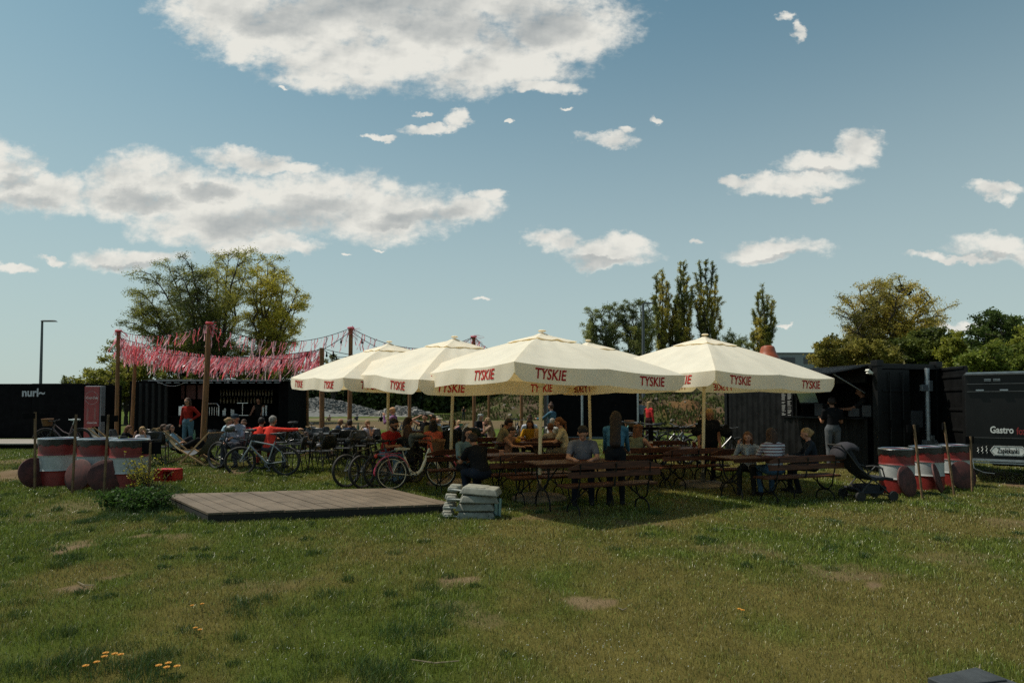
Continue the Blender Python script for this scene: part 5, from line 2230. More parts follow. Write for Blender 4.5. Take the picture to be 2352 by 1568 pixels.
bottle(896, 14.9, BRN, 'dark brown bottle in front of the red t-shirt', z=.775, s=1.15)
bottle(1403, 10.6, GLS, 'clear bottle beside the denim jacket sleeve', s=1.1)
bottle(823, 17.6, GRB, 'green bottle on the table beside the left-hand tall post')
m = MB()
m.box((0, 0, .03), (.16, .10, .05))
o = m.build('napkin_box', mat('brown cardboard', (0.13, 0.07, 0.04), .7), bevel=.005)
q = dp(1553, 932, 13.4)
o.location = (q.x, 13.4, th(q.x, 13.4) + .775)
tag(o, 'small brown box on the table with beer glasses', 'box')
m = MB()
m.box((0, 0, .05), (.09, .09, .10))
o = m.build('paper_cup', mat('peach paper cup', (0.36, 0.16, 0.09), .7), bevel=.004)
q = dp(1152, 932, 11.4)
o.location = (q.x, 11.4, th(q.x, 11.4) + .78)
tag(o, 'small peach-coloured cup behind the broad black back', 'cup')
m = MB()
m.ball((0, 0, .07), (.07, .05, .06), 12, 8)
m.ball((.02, -.01, .14), .04, 10, 7)
m.box((.06, -.01, .14), (.04, .03, .012))
o = m.build('toy_duck', mat('yellow plastic', (0.55, 0.28, 0.01), .5), smooth=True)
q = dp(1190, 932, 14.3)
o.location = (q.x, 14.3, th(q.x, 14.3) + .775)
tag(o, 'small yellow toy duck on the family table', 'toy')


# ============================================================ BLACK CHAIRS AND TABLES
CHM = mat('black powder coated metal', (0.016, 0.016, 0.016), .42, var=.15, spec=.45)
RAT = mat('dark rattan', (0.055, 0.055, 0.052), .5, var=.2, scale=3, stretch=(1, 1, 30))


def make_chair():
    root = empty('armchair')
    m = MB()
    m.box((0, 0, .45), (.46, .44, .025))
    m.build('seat', CHM, root, bevel=.008)
    m = MB()
    vs, fs = [], []
    n = 10
    for k, (z, y, w) in enumerate(((.52, -.20, .22), (.70, -.245, .225), (.82, -.27, .20), (.86, -.275, .15))):
        for j in range(n + 1):
            t = -1 + 2 * j / n
            vs.append((w * t, y - .04 * (1 - t * t) + .0, z))
    for k in range(3):
        for j in range(n):
            a = k * (n + 1) + j
            fs.append((a, a + 1, a + n + 2, a + n + 1))
    m.add(vs, fs)
    o = m.build('backrest', CHM, root, smooth=True)
    sm = o.modifiers.new('thick', 'SOLIDIFY')
    sm.thickness = .014
    for sx in (-1, 1):
        m = MB()
        m.tube([(sx * .24, .22, 0), (sx * .235, .20, .44), (sx * .235, .20, .66), (sx * .235, .12, .675), (sx * .235, -.22, .665)], .012, 7)
        m.build('armrest', CHM, root, smooth=True)
        m = MB()
        m.tube([(sx * .24, -.29, 0), (sx * .235, -.20, .44), (sx * .225, -.25, .72), (sx * .17, -.28, .85)], .012, 7)
        m.build('leg', CHM, root, smooth=True)
    return root


AC = make_chair()
_c = [0]


def chair(px, Y, deg, label, rot=None, dz=0):
    o = AC if _c[0] == 0 else copy_tree(AC)
    _c[0] += 1
    b = dp(px, 932, Y)
    place(o, (b.x, Y, th(b.x, Y) + dz), R(deg), label, 'black metal armchairs')
    o['category'] = 'armchair'
    if rot:
        o.rotation_euler = rot
    return o


for a in [(338, 15.3, 178, 'black armchair under the blonde in the white t-shirt'), (362, 15.8, 20, 'black armchair with its back to the viewer, right of the jeans knee'),
          (352, 17.2, -10, 'black armchair with a shiny rounded back behind the blonde'), (285, 16.8, -80, 'black armchair under the brown-haired woman in black'),
          (676, 14.9, 95, 'black armchair with a ridged rattan back, left of two'), (700, 15.2, 95, 'black armchair with a ridged rattan back, right of two'),
          (552, 15.4, 172, 'black armchair under the big man in the grey shirt'), (603, 15.1, 12, 'black armchair under the red-shirted person seen from behind'),
          (735, 16.2, 100, 'black armchair facing left between the rattan chairs and the timber posts'), (762, 16.0, -60, 'black armchair turned away beside the dark-topped post'),
          (776, 17.4, 20, 'black armchair pushed behind the low black table'), (790, 15.7, 95, 'black armchair just left of the tall post, seen from the side'),
          (802, 16.8, 5, 'black armchair under the navy tie-dye t-shirt'), (850, 17.2, 170, 'black armchair under the woman in the lavender top'),
          (715, 17.6, 160, 'black armchair behind the rattan ones'), (768, 18.8, -100, 'black armchair under the balding man in navy'), (510, 16.6, -90, 'black armchair left of the person in the cap'),
          (742, 15.2, 60, 'black armchair nearest the viewer between the rattan chairs and the posts'), (822, 16.2, 190, 'black armchair just right of the tall post'), (838, 18.4, 40, 'black armchair beyond the lavender top'),
          (700, 19.0, 150, 'black armchair under the thin post behind the rattan chairs'), (640, 17.6, 100, 'black armchair behind the grey-haired person in red'), (1085, 18.6, 10, 'black armchair in front of the white-haired person')]:
    chair(*a)
for n_, (px, Y, lb) in enumerate([(360, 16.4, 'small black metal table between the left armchairs'), (752, 16.9, 'round black bistro table beside the timber posts'), (820, 17.4, 'black bistro table with the green bottle'), (600, 16.2, 'black table hidden among the people by the bicycles'),
                                  (1105, 19.8, 'black table in front of the white-haired person'), (1425, 17.4, 'black table behind the boy in the cap')]):
    b = dp(px, 932, Y)
    root = empty('bistro_table', (b.x, Y, th(b.x, Y)), 0, lb, 'table', 'small black metal tables')
    m = MB()
    m.lathe([(0, .72), (.36, .72), (.37, .735), (.36, .75), (0, .75)], 24)
    m.build('tabletop', CHM, root, smooth=True)
    m = MB()
    m.tube([(0, 0, .05), (0, 0, .72)], .025, 8)
    for q in range(4):
        a = q * PI / 2 + .5
        m.tube([(0, 0, .12), (.3 * math.cos(a), .3 * math.sin(a), .01)], .015, 6)
    m.build('leg', CHM, root, smooth=True)

# ============================================================ DECK CHAIRS
DCW = mat('pale beech frame', (0.34, 0.20, 0.085), .6, var=.15, scale=5)
CV = {'black': mat('black canvas', (0.010, 0.010, 0.010), .85, var=.1), 'sand': mat('sand canvas', (0.25, 0.19, 0.09), .85, var=.12, trans=.2), 'grey': mat('grey canvas', (0.10, 0.105, 0.11), .85, var=.1),
      'green': mat('teal canvas', (0.03, 0.14, 0.10), .85), 'white': mat('off-white canvas', (0.36, 0.33, 0.28), .85, trans=.2)}


def deckchair(px, Y, deg, color, label, logo=False):
    b = dp(px, 932, Y)
    root = empty('deck_chair', (b.x, Y, th(b.x, Y)), R(deg), label, 'deck chair', 'folding deck chairs on the lawn', scale=.84)
    for x in (-.28, .28):
        m = MB()
        m.bar((x, .55, .02), (x, -.62, 1.02), .022, .045)
        m.build('side_rail', DCW, root)
        m = MB()
        m.bar((x * .9, -.50, .02), (x * .9, .52, .46), .022, .04)
        m.build('side_rail', DCW, root)
    for (y, z) in ((-.62, 1.0), (.52, .45), (.55, .03), (-.5, .03)):
        m = MB()
        m.bar((-.28, y, z), (.28, y, z), .03, .03)
        m.build('cross_bar', DCW, root)
    m = MB()
    vs, fs = [], []
    n = 14
    for i in range(n + 1):
        t = i / n
        p = Vector((0, -.62, 1.0)) * (1 - t) ** 2 + Vector((0, -.12, .02)) * 2 * t * (1 - t) + Vector((0, .52, .46)) * t * t
        for x in (-.24, 0, .24):
            vs.append((x, p.y, p.z - (.015 if x == 0 else 0)))
    for i in range(n):
        for j in range(2):
            a = i * 3 + j
            fs.append((a, a + 1, a + 4, a + 3))
    m.add(vs, fs)
    cv = m.build('canvas', CV[color], root, smooth=True)
    if logo:
        m = MB()
        nrm = Vector((0, -.80, -.55)).normalized()
        up_ = Vector((0, -.5, .86)).normalized()
        cen = Vector((0, -.50, .76)) + nrm * .02
        for k in range(11):
            a = R(200) - k * R(22)
            p = cen + Vector((1, 0, 0)) * .115 * math.cos(a) + up_ * .115 * math.sin(a)
            t_ = Vector((1, 0, 0)) * -math.sin(a) + up_ * math.cos(a)
            r_ = Vector((1, 0, 0)) * math.cos(a) + up_ * math.sin(a)
            m.bar(p - r_ * .022, p + r_ * .022, .016, .002, up=nrm)
        m.build('ring_logo', mat('white vinyl', (0.62, 0.62, 0.58)), cv)
    return root


for a in [(432, 16.2, -80, 'sand', 'sand-coloured deck chair with the woman holding a green bottle'),
          (462, 15.6, 70, 'grey', 'empty grey deck chair with long pale rails in front of the thick post'),
          (408, 17.5, -70, 'sand', 'second sand-coloured deck chair half hidden behind the first'),
          (255, 18.2, -75, 'white', 'off-white deck chair left of the brown-haired woman'),
          (318, 18.0, 100, 'grey', 'deck chair behind the blonde, mostly its slanting rail visible')]:
    deckchair(*a)
for a in [(723, 18.0, -75, 'black', 'black deck chair with a white ring logo right of the rattan armchairs'), (745, 19.6, -60, 'black', 'black deck chair just behind the dark-topped post'),
          (789, 19.4, 175, 'black', 'black deck chair with a white ring logo behind the navy tie-dye t-shirt'), (826, 19.0, 160, 'black', 'black deck chair with pale frame, right of the tall post'),
          (1165, 22.5, 0, 'black', 'black deck chair seen from behind with a knee sticking out'), (1207, 22.0, 4, 'black', 'black deck chair seen from behind under a bun of hair'),
          (1022, 22.5, 20, 'black', 'black deck chair below the white hat'), (1085, 24.0, -60, 'green', 'teal deck chair behind the white-haired person'), (1044, 23.5, 80, 'white', 'pale deck chair beside the person in the black tank top')]:
    deckchair(*a, logo=True)

# clothes and bags lying about
def heap(name, px, py, Y, col, parts, label, cat):
    m = MB()
    for (c, r_) in parts:
        m.ball(c, r_, 14, 10)
    o = m.build(name, mat('cloth ' + name + str(px), col, .9, var=.35, scale=12, bump=.8, bscale=16, spec=.1), smooth=True)
    o.location = dp(px, py, Y)
    tag(o, label, cat)


heap('jacket', 1007, 1030, 15.0, (.05, .055, .045), [((0, 0, 0), (.16, .07, .10)), ((.02, -.03, -.12), (.13, .05, .14))], 'dark grey-green jacket hung over the long bench back beside the parasol pole', 'jacket')
heap('jacket', 1305, 1016, 14.75, (.018, .02, .017), [((0, 0, 0), (.15, .08, .10)), ((.02, -.03, -.14), (.13, .06, .16))], 'black jacket hung over the bench behind the cream t-shirt', 'jacket')
heap('cloth_bag', 1285, 1048, 14.6, (.36, .34, .26), [((0, 0, 0), (.13, .08, .08)), ((-.10, 0, .02), (.08, .06, .05)), ((.10, -.02, -.04), (.08, .06, .06))], 'crumpled cream cloth bag on the bench seat under the children', 'bag')
heap('plush_toy', 1172, 1066, 14.2, (.17, .20, .18), [((0, 0, 0), (.06, .05, .07)), ((0, 0, .09), (.045, .04, .04)), ((-.05, 0, .11), (.025, .015, .03)), ((.05, 0, .11), (.025, .015, .03))], 'small grey plush toy on the bench by the family table', 'toy')
heap('plush_toy', 1190, 1068, 14.1, (.42, .40, .34), [((0, 0, 0), (.08, .05, .06)), ((-.05, 0, .06), (.02, .015, .03)), ((.05, 0, .06), (.02, .015, .03))], 'small white plush toy right of the grey one', 'toy')
heap('handbag', 1668, 992, 13.4, (.009, .009, .009), [((0, 0, 0), (.14, .07, .12)), ((0, 0, .12), (.07, .03, .05))], 'black handbag held up at the right hand of the blonde in black', 'handbag')
heap('handbag', 1600, 990, 13.3, (.010, .010, .009), [((0, 0, 0), (.12, .07, .10)), ((.02, 0, .10), (.05, .03, .05))], 'black bag on the table beside the dark red drink', 'handbag')
# ============================================================ BICYCLES
TYR = mat('black tyre rubber', (0.014, 0.013, 0.012), .8, var=.2)
DRIM = mat('dark anodised rim', (0.07, 0.07, 0.075), .4, metal=.6)
SPK = mat('steel spokes', (0.16, 0.16, 0.16), .4, metal=.9)
BKP = mat('black plastic', (0.010, 0.010, 0.010), .5)
PINK = mat('magenta mudguard', (0.42, 0.035, 0.075), .3, var=.05, spec=.6)
WICK = mat('brown wicker', (0.15, 0.065, 0.020), .8, var=.35, scale=30, bump=.8, bscale=60)


def bicycle(px, py, Y, yaw, label, frame, rim=None, style='mtb', lean=0.0, steer=0.0, fender=None, basket=False, saddle=None, rack=False, group='bicycles parked on the lawn', r=.34, scale=1.0, bag=False, tyre=None, deps=True):
    """x forward, rear wheel at the origin's ground point; yaw turns the bicycle, lean tips it to its right"""
    b = dp(px, py, Y)
    root = empty('bicycle', (b.x, Y, th(b.x, Y)), 0, label, 'bicycle', group, scale=scale)
    root.rotation_euler = (Matrix.Rotation(yaw, 3, 'Z') @ Matrix.Rotation(lean, 3, 'X')).to_euler()
    WB = 1.04
    rim = rim or DRIM
    tyre = tyre or TYR
    rc, fc = Vector((0, 0, r)), Vector((WB, 0, r))
    bb = Vector((.42, 0, .28))
    ht_t, ht_b = Vector((.80, 0, .82)), Vector((.84, 0, .70))
    st = Vector((.26, 0, .80 if style != 'city' else .66))
    ax = (fc - ht_b).normalized()
    steerM = Matrix.Rotation(steer, 3, (ht_t - ht_b).normalized())

    def sm(p):
        return ht_b + steerM @ (Vector(p) - ht_b)

    def wheel(c, M3, nm='wheel'):
        m = MB()
        m.ring((0, 0, 0), r - .028, .030 if style != 'city' else .021, 'Y', 36, 7, mtx=M3)
        w = m.build(nm, tyre, root, smooth=True)
        w.location = c
        m = MB()
        m.ring((0, 0, 0), r - .052, .011, 'Y', 36, 5, mtx=M3)
        m.build('rim', rim, w, smooth=True)
        m = MB()
        for k in range(18):
            a = 2 * PI * k / 18
            y = .025 if k % 2 else -.025
            e = Vector(((r - .055) * math.cos(a), 0, (r - .055) * math.sin(a)))
            h_ = Vector((.02 * math.cos(a + .8), y, .02 * math.sin(a + .8)))
            m.tube([M3 @ h_, M3 @ e], .0022, 3, caps=False)
        m.lathe([(0, -.045), (.022, -.045), (.018, 0), (.022, .045), (0, .045)], 8, (0, 0, 0), axis='Y', mtx=M3)
        m.build('spokes', SPK, w)
        return w
    I3 = Matrix.Identity(3)
    wheel(rc, I3)
    wheel(sm(fc), steerM)
    m = MB()
    tr_ = .018 if style != 'city' else .021
    if style == 'city':
        m.tube([ht_b + Vector((-.01, 0, .04)), Vector((.70, 0, .55)), Vector((.62, 0, .38)), Vector((.52, 0, .30)), bb], [.036] * 5, 9)
        m.tube([ht_t + Vector((0, 0, -.01)), Vector((.735, 0, .66)), Vector((.70, 0, .52))], [.028] * 3, 8)
        m.tube([Vector((.60, 0, .36)), Vector((.46, 0, .33)), Vector((.36, 0, .40))], .016, 7)
    elif style == 'step':
        m.tube([ht_b, Vector((.60, 0, .42)), bb], [.02] * 3, 8)
        m.tube([ht_t, Vector((.55, 0, .60)), bb.lerp(st, .45)], [.016] * 3, 8)
    else:
        m.tube([ht_b, bb], [.022, .022], 8)
        m.tube([ht_t + Vector((-.01, 0, -.02)), bb.lerp(st, .82)], [.018, .018], 8)
    m.tube([bb, st], tr_, 8)
    m.tube([ht_b, ht_t], .022, 8)
    for y in (-.05, .05):
        m.tube([bb + Vector((0, y * .4, 0)), Vector((.2, y, r * .92)), rc + Vector((0, y, 0))], .010, 6)
        m.tube([bb.lerp(st, .80), Vector((.10, y, .55)), rc + Vector((0, y, 0))], .009, 6)
    m.build('frame', frame, root, smooth=True)
    m = MB()
    for y in (-.05, .05):
        m.tube([sm(ht_b + Vector((0, y * .6, -.02))), sm(ht_b.lerp(fc, .45) + Vector((0, y, 0))), sm(fc + Vector((0, y, 0)))], [.016, .018, .011], 7)
    m.tube([sm(ht_b + Vector((0, -.05, -.02))), sm(ht_b + Vector((0, .05, -.02)))], .016, 6)
    m.build('fork', frame if style == 'city' else (frame if frame is SIL else BKP), root, smooth=True)
    m = MB()
    stem = ht_t + Vector((-.01, 0, .08))
    m.tube([sm(ht_t), sm(stem)], .014, 6)
    if style == 'city':
        pts = [(-.22, -.27, .12), (-.12, -.27, .13), (.0, -.20, .13), (.05, -.08, .10), (.04, 0, .06), (.05, .08, .10), (0, .20, .13), (-.12, .27, .13), (-.22, .27, .12)]
    else:
        m.tube([sm(stem), sm(stem + Vector((.07, 0, .02)))], .014, 6)
        pts = [(.02, -.31, .05), (.05, -.12, .03), (.07, 0, .02), (.05, .12, .03), (.02, .31, .05)]
    m.tube([sm(stem + Vector(p)) for p in pts], .012, 7)
    hb = m.build('handlebar', BKP if style != 'city' else BKP, root, smooth=True)
    for sgn in (0, -1):
        m = MB()
        a, bq = (pts[0], pts[1]) if sgn == 0 else (pts[-1], pts[-2])
        m.tube([sm(stem + Vector(a)), sm(stem + Vector(a).lerp(Vector(bq), .8 if style == 'city' else .55))], .019, 7)
        m.build('grip', BKP, hb, smooth=True)
    m = MB()
    sp = st + Vector((-.035, 0, .13))
    m.tube([st, sp], .013, 6)
    m.prism([(-.15, -.01), (-.15, .035), (-.06, .05), (.05, .035), (.15, .03), (.15, .0), (.0, -.02)], .07, c=tuple(sp + Vector((0, 0, .02))))
    m.box(tuple(sp + Vector((-.08, 0, .035))), (.14, .16, .045))
    m.build('saddle', saddle or BKP, root, bevel=.016, smooth=True)
    m = MB()
    m.ring(bb + Vector((0, -.05, 0)), .085, .008, 'Y', 20, 5)
    for s_, y in ((1, -.08), (-1, .08)):
        d = Vector((math.cos(.6 + steer), 0, math.sin(.6 + steer))) * s_
        m.tube([bb + Vector((0, y, 0)), bb + d * .17 + Vector((0, y, 0))], .010, 6)
        m.box(tuple(bb + d * .17 + Vector((0, y * 1.6, 0))), (.09, .08, .022))
    m.tube([bb + Vector((0, -.09, 0)), bb + Vector((0, .09, 0))], .02, 8)
    m.build('crank', SPK if style != 'city' else BKP, root)
    if fender:
        for c, M3, a0, a1 in ((rc, I3, R(15), R(185)), (sm(fc), steerM, R(5), R(150))):
            m = MB()
            n = 18
            vs, fs = [], []
            for i in range(n + 1):
                a = a0 + (a1 - a0) * i / n
                for (dy, dr) in ((-.032, -.008), (-.02, .012), (.02, .012), (.032, -.008)):
                    rr_ = r + .022 + dr
                    vs.append(c + M3 @ Vector((rr_ * math.cos(a), dy, rr_ * math.sin(a))))
            for i in range(n):
                for j in range(3):
                    k = i * 4 + j
                    fs.append((k, k + 1, k + 5, k + 4))
            m.add(vs, fs)
            o = m.build('mudguard', fender, root, smooth=True)
            sd = o.modifiers.new('t', 'SOLIDIFY')
            sd.thickness = .003
    if rack:
        m = MB()
        for y in (-.05, 0, .05):
            m.tube([(-.30, y, .74), (.18, y, .74)], .006, 5)
        for x in (-.28, .15):
            m.tube([(x, -.05, .74), (x, .05, .74)], .006, 5)
        for y in (-.06, .06):
            m.tube([(-.12, y, .74), (0, y, r)], .006, 5)
        m.build('rack', fender or BKP, root)
        m = MB()
        m.ball((-.33, 0, .70), (.035, .04, .04), 10, 8)
        m.build('rear_lamp', mat('red lamp plastic', (0.45, 0.03, 0.015), .25), root, smooth=True)
    if bag:
        m = MB()
        m.box((-.05, -.10, .58), (.30, .10, .28))
        m.build('pannier', BKP, root, bevel=.03)
    if basket:
        m = MB()
        o_ = sm(ht_t + Vector((.20, 0, .02)))
        vs, fs = [], []
        n = 24
        rows = ((.0, .10, .13), (.10, .12, .15), (.20, .135, .175), (.215, .14, .18), (.20, .12, .16), (.02, .09, .115))
        for (z, a_, b_) in rows:
            for k in range(n):
                an = 2 * PI * k / n
                vs.append(o_ + steerM @ Vector((a_ * math.copysign(abs(math.cos(an)) ** .7, math.cos(an)), b_ * math.copysign(abs(math.sin(an)) ** .7, math.sin(an)), z - .06)))
        for i in range(len(rows) - 1):
            for k in range(n):
                a0, a1 = i * n + k, i * n + (k + 1) % n
                fs.append((a0, a1, a1 + n, a0 + n))
        fs.append(tuple(reversed(range(n))))
        m.add(vs, fs)
        m.build('basket', WICK, root, smooth=True)
    return root


SIL = mat('silver grey frame paint', (0.22, 0.245, 0.255), .35, metal=.4, var=.06)
DKF = mat('black frame paint', (0.012, 0.013, 0.015), .3, var=.1)
CRF = mat('cream frame paint', (0.62, 0.56, 0.42), .35, var=.05)
CRR = mat('cream rim', (0.60, 0.52, 0.36), .45, var=.08)
BLF = mat('dull blue frame paint', (0.05, 0.09, 0.14), .35, var=.1)
TEA = mat('pale teal frame paint', (0.13, 0.30, 0.26), .35, var=.1)
MAU = mat('dusty mauve frame paint', (0.14, 0.09, 0.09), .4, var=.1)
# left pair: silver mountain bike with its wheel turned, dark bike behind it; both face left
bicycle(655, 1097, 14.35, R(180), 'silver grey mountain bicycle facing left, nearest of the pair before the people', SIL, lean=R(4), steer=R(24), bag=False, scale=1.02)
bicycle(596, 1090, 14.9, R(180), 'dark bicycle with a helmet on its handlebar, behind the silver mountain bicycle', DKF, lean=R(-5), steer=R(-28), scale=1.0, bag=True)
# four parked together by the deck, front wheels away from the viewer
G2 = 'bicycles parked behind the deck'
bicycle(797, 1118, 12.75, R(52), 'leftmost bicycle of the dark trio behind the deck', DKF, group=G2, lean=R(-6), steer=R(-15), scale=1.02)
bicycle(834, 1120, 12.6, R(54), 'middle bicycle of the dark trio behind the deck', DKF, group=G2, lean=R(-6), steer=R(12), scale=1.02)
bicycle(866, 1120, 12.75, R(50), 'bluish dark bicycle right behind the white one with pink mudguards', BLF, group=G2, lean=R(-5), steer=R(8), scale=1.0)
bicycle(901, 1122, 12.35, R(27), 'white step-through bicycle with magenta mudguards and a wicker basket', CRF, rim=CRR, style='city', group=G2, lean=R(-4), steer=R(-38), fender=PINK, basket=True,
        saddle=mat('cream saddle', (0.42, 0.38, 0.28), .6), rack=True)
# by the plain black container
bicycle(186, 1015, 20.5, R(183), 'old mauve bicycle with a wicker basket leaning before the plain black container', MAU, style='step', basket=True, fender=MAU, steer=R(8), group='bicycles farther back', scale=1.08, saddle=WHT)
# farther bicycles
G3 = 'bicycles farther back'
for (px, Y, yaw, fr, stl, st_, lb) in [
        (655, 19.5, 20, DKF, 'mtb', 10, 'dark bicycle right of the red shirt, behind the bar corner'), (690, 20.5, 200, DKF, 'mtb', -10, 'dark bicycle with a front box by the right end of the bar'),
        (948, 21, 30, DKF, 'mtb', 20, 'first dark bicycle in the heap behind the person with the purple scarf'), (965, 21.6, 160, BLF, 'mtb', -20, 'blue-framed bicycle in the heap behind the long bench'),
        (985, 21.2, 40, SIL, 'mtb', 10, 'silver bicycle in the heap behind the long bench'), (1010, 22, 190, DKF, 'mtb', 15, 'dark bicycle at the right of the heap'),
        (1178, 24.5, 80, DKF, 'mtb', 0, 'bicycle seen head-on with a square handlebar bag'), (1262, 24, 100, DKF, 'mtb', 10, 'dark bicycle propped at the left edge of the black box'),
        (1420, 20.5, 60, TEA, 'step', 10, 'pale teal step-through bicycle with a basket behind the boy in the cap'), (1452, 19, 40, DKF, 'mtb', 10, 'dark bicycle crowding behind the denim jacket'),
        (1490, 17.6, 20, DKF, 'mtb', -10, 'dark bicycle below the lower black rail')]:
    bicycle(px, 1000, Y, R(yaw), lb, fr, style=stl, steer=R(st_), lean=R(5), group=G3, basket=(fr is TEA))
for (px, Y, yaw, fr, lb, ln) in [(1532, 18.6, 196, SIL, 'light grey bicycle facing left beyond the black rail', 3), (1590, 18.0, 12, DKF, 'black bicycle with a flat crossbar beyond the black rail', 4),
                                 (1560, 16.0, 62, SIL, 'white-forked bicycle leaning on the long black rail', -6), (1612, 16.1, 10, DKF, 'bicycle with an orange reflector behind the blonde in black', 3), (1580, 15.9, 215, DKF, 'dark bicycle overlapping the one with the orange reflector', -3)]:
    bicycle(px, 1000, Y, R(yaw), lb, fr, steer=R(10), lean=R(ln), group='bicycles at the black rail')

# helmet on the dark bicycle
m = MB()
m.ball((0, 0, 0), (.13, .10, .085), 14, 10)
for k in range(-2, 3):
    m.box((0, k * .035, .062 - abs(k) * .012), (.2, .010, .03))
o = m.build('helmet', mat('grey and black helmet', (0.05, 0.055, 0.045), .5, var=.5, scale=25), smooth=True)
q = dp(528, 985, 14.85)
o.location = q
tag(o, 'dark ribbed cycle helmet hanging from the handlebar of the dark bicycle', 'helmet')
# jacket stuffed in the basket of the white bicycle
m = MB()
m.ball((0, 0, 0), (.16, .13, .07), 14, 10)
m.ball((-.12, -.02, -.10), (.06, .05, .16), 12, 8)
o = m.build('jacket', mat('grey green cloth', (0.075, 0.08, 0.065), .9, var=.3, scale=14, bump=.6, bscale=18), smooth=True)
o.location = dp(958, 1000, 13.0)
tag(o, 'grey-green jacket stuffed behind the wicker basket of the white bicycle', 'jacket')

# ============================================================ PUSHCHAIR
pc = dp(1990, 1100, 11.1)
ps = empty('pushchair', (pc.x, 11.1, th(pc.x, 11.1)), R(8), 'dark grey pushchair with its hood up, standing right of the benches', 'pushchair')
PB = mat('slate blue pushchair cloth', (0.009, 0.011, 0.016), .85, var=.25, scale=8, bump=.4, bscale=30)
PM = mat('mauve grey hood', (0.016, 0.014, 0.019), .85, var=.2, scale=10, bump=.3, bscale=30)


def slab(m, pts, w, t):
    vs = []
    n = len(pts)
    for i, (x, z) in enumerate(pts):
        a = pts[max(0, i - 1)]
        b = pts[min(n - 1, i + 1)]
        dx, dz = b[0] - a[0], b[1] - a[1]
        L_ = math.hypot(dx, dz)
        nx, nz = -dz / L_ * t / 2, dx / L_ * t / 2
        for (sx, sy) in ((-1, -1), (1, -1), (1, 1), (-1, 1)):
            vs.append((x + nx * sx, sy * w / 2, z + nz * sx))
    fs = [(3, 2, 1, 0), tuple(range(4 * n - 4, 4 * n))]
    for i in range(n - 1):
        for j in range(4):
            a, b = i * 4 + j, i * 4 + (j + 1) % 4
            fs.append((a, b, b + 4, a + 4))
    m.add(vs, fs)


m = MB()
slab(m, [(-.46, .92), (-.34, .72), (-.20, .52), (-.02, .40), (.22, .40)], .38, .07)
m.build('seat', PB, ps, bevel=.02, smooth=True)
m = MB()
vs, fs = [], []
for i in range(9):
    a = R(195) - R(150) * i / 8
    for j in range(9):
        b = PI * j / 8
        rr_ = .27
        vs.append((-.40 + rr_ * math.cos(a) * (.55 + .45 * math.sin(b)) * .95, .20 * math.cos(b), .80 + rr_ * math.sin(a) * (.5 + .5 * math.sin(b)) * .95))
for i in range(8):
    for j in range(8):
        k = i * 9 + j
        fs.append((k, k + 1, k + 10, k + 9))
m.add(vs, fs)
o = m.build('hood', PM, ps, smooth=True)
o.modifiers.new('t', 'SOLIDIFY').thickness = .012
m = MB()
for y in (-.20, .20):
    m.tube([(-.50, y, .86), (-.30, y, .60), (.10, y, .30), (.34, y, .09)], .013, 7)
    m.tube([(-.02, y, .42), (-.18, y, .25), (-.30, y, .09)], .013, 7)
    m.tube([(-.12, y, .50), (.02, y, .62), (.16, y, .58), (.20, y, .44)], .012, 7)
m.tube([(-.50, -.2, .86), (-.62, -.18, 1.0), (-.62, .18, 1.0), (-.50, .2, .86)], .015, 8)
m.tube([(.16, -.2, .58), (.20, -.1, .60), (.20, .1, .60), (.16, .2, .58)], .018, 8)
m.tube([(.34, -.2, .09), (.34, .2, .09)], .012, 6)
m.tube([(-.30, -.2, .09), (-.30, .2, .09)], .012, 6)
m.build('frame', BKP, ps, smooth=True)
m = MB()
m.box((.30, 0, .40), (.20, .36, .05), mtx=Matrix.Rotation(.15, 3, 'Y'))
m.build('footrest', PB, ps, bevel=.015)
m = MB()
slab(m, [(-.34, .24), (-.22, .16), (.18, .15), (.26, .26)], .34, .05)
m.box((-.02, 0, .22), (.36, .30, .14))
m.build('shopping_basket', PB, ps, bevel=.02)
for (x, y) in ((-.30, -.23), (-.30, .23), (.34, -.23), (.34, .23)):
    m = MB()
    m.lathe([(.03, -.02), (.085, -.022), (.095, -.012), (.095, .012), (.085, .022), (.03, .02)], 20, (x, y, .095), axis='Y')
    m.build('wheel', TYR, ps, smooth=True)

# ============================================================ RED CRATE, SHRUB, FLOWERS, STICKS
cr = gp(380, 1122, 0)
root = empty('red_crate', (cr.x, cr.y + .1, th(cr.x, cr.y)), R(-6), 'red plastic drinks crate lying on its side behind the shrub', 'crate')
RP = mat('red crate plastic', (0.40, 0.014, 0.012), .4, var=.1)
m = MB()
W, D_, H_ = .44, .28, .26
for (x, z, w, h_) in ((0, H_ - .02, W, .04), (0, .02, W, .04), (-W / 2 + .02, H_ / 2, .04, H_ - .08), (W / 2 - .02, H_ / 2, .04, H_ - .08), (-.10, H_ / 2, .14, H_ - .08)):
    for y in (-D_ / 2, D_ / 2):
        m.box((x, y, z), (w, .012, h_))
for z in (.006, H_ - .006):
    m.box((0, 0, z), (W - .004, D_ - .02, .01))
for x in (-W / 2 + .005, W / 2 - .005):
    m.box((x, 0, H_ / 2), (.01, D_ - .02, H_ - .03))
m.build('shell', RP, root)
m = MB()
m.ball((.07, .02, .07), (.10, .08, .05), 12, 8)
m.build('bag', mat('bright red bag', (0.45, 0.02, 0.01), .35, bump=.5, bscale=20), root, smooth=True)


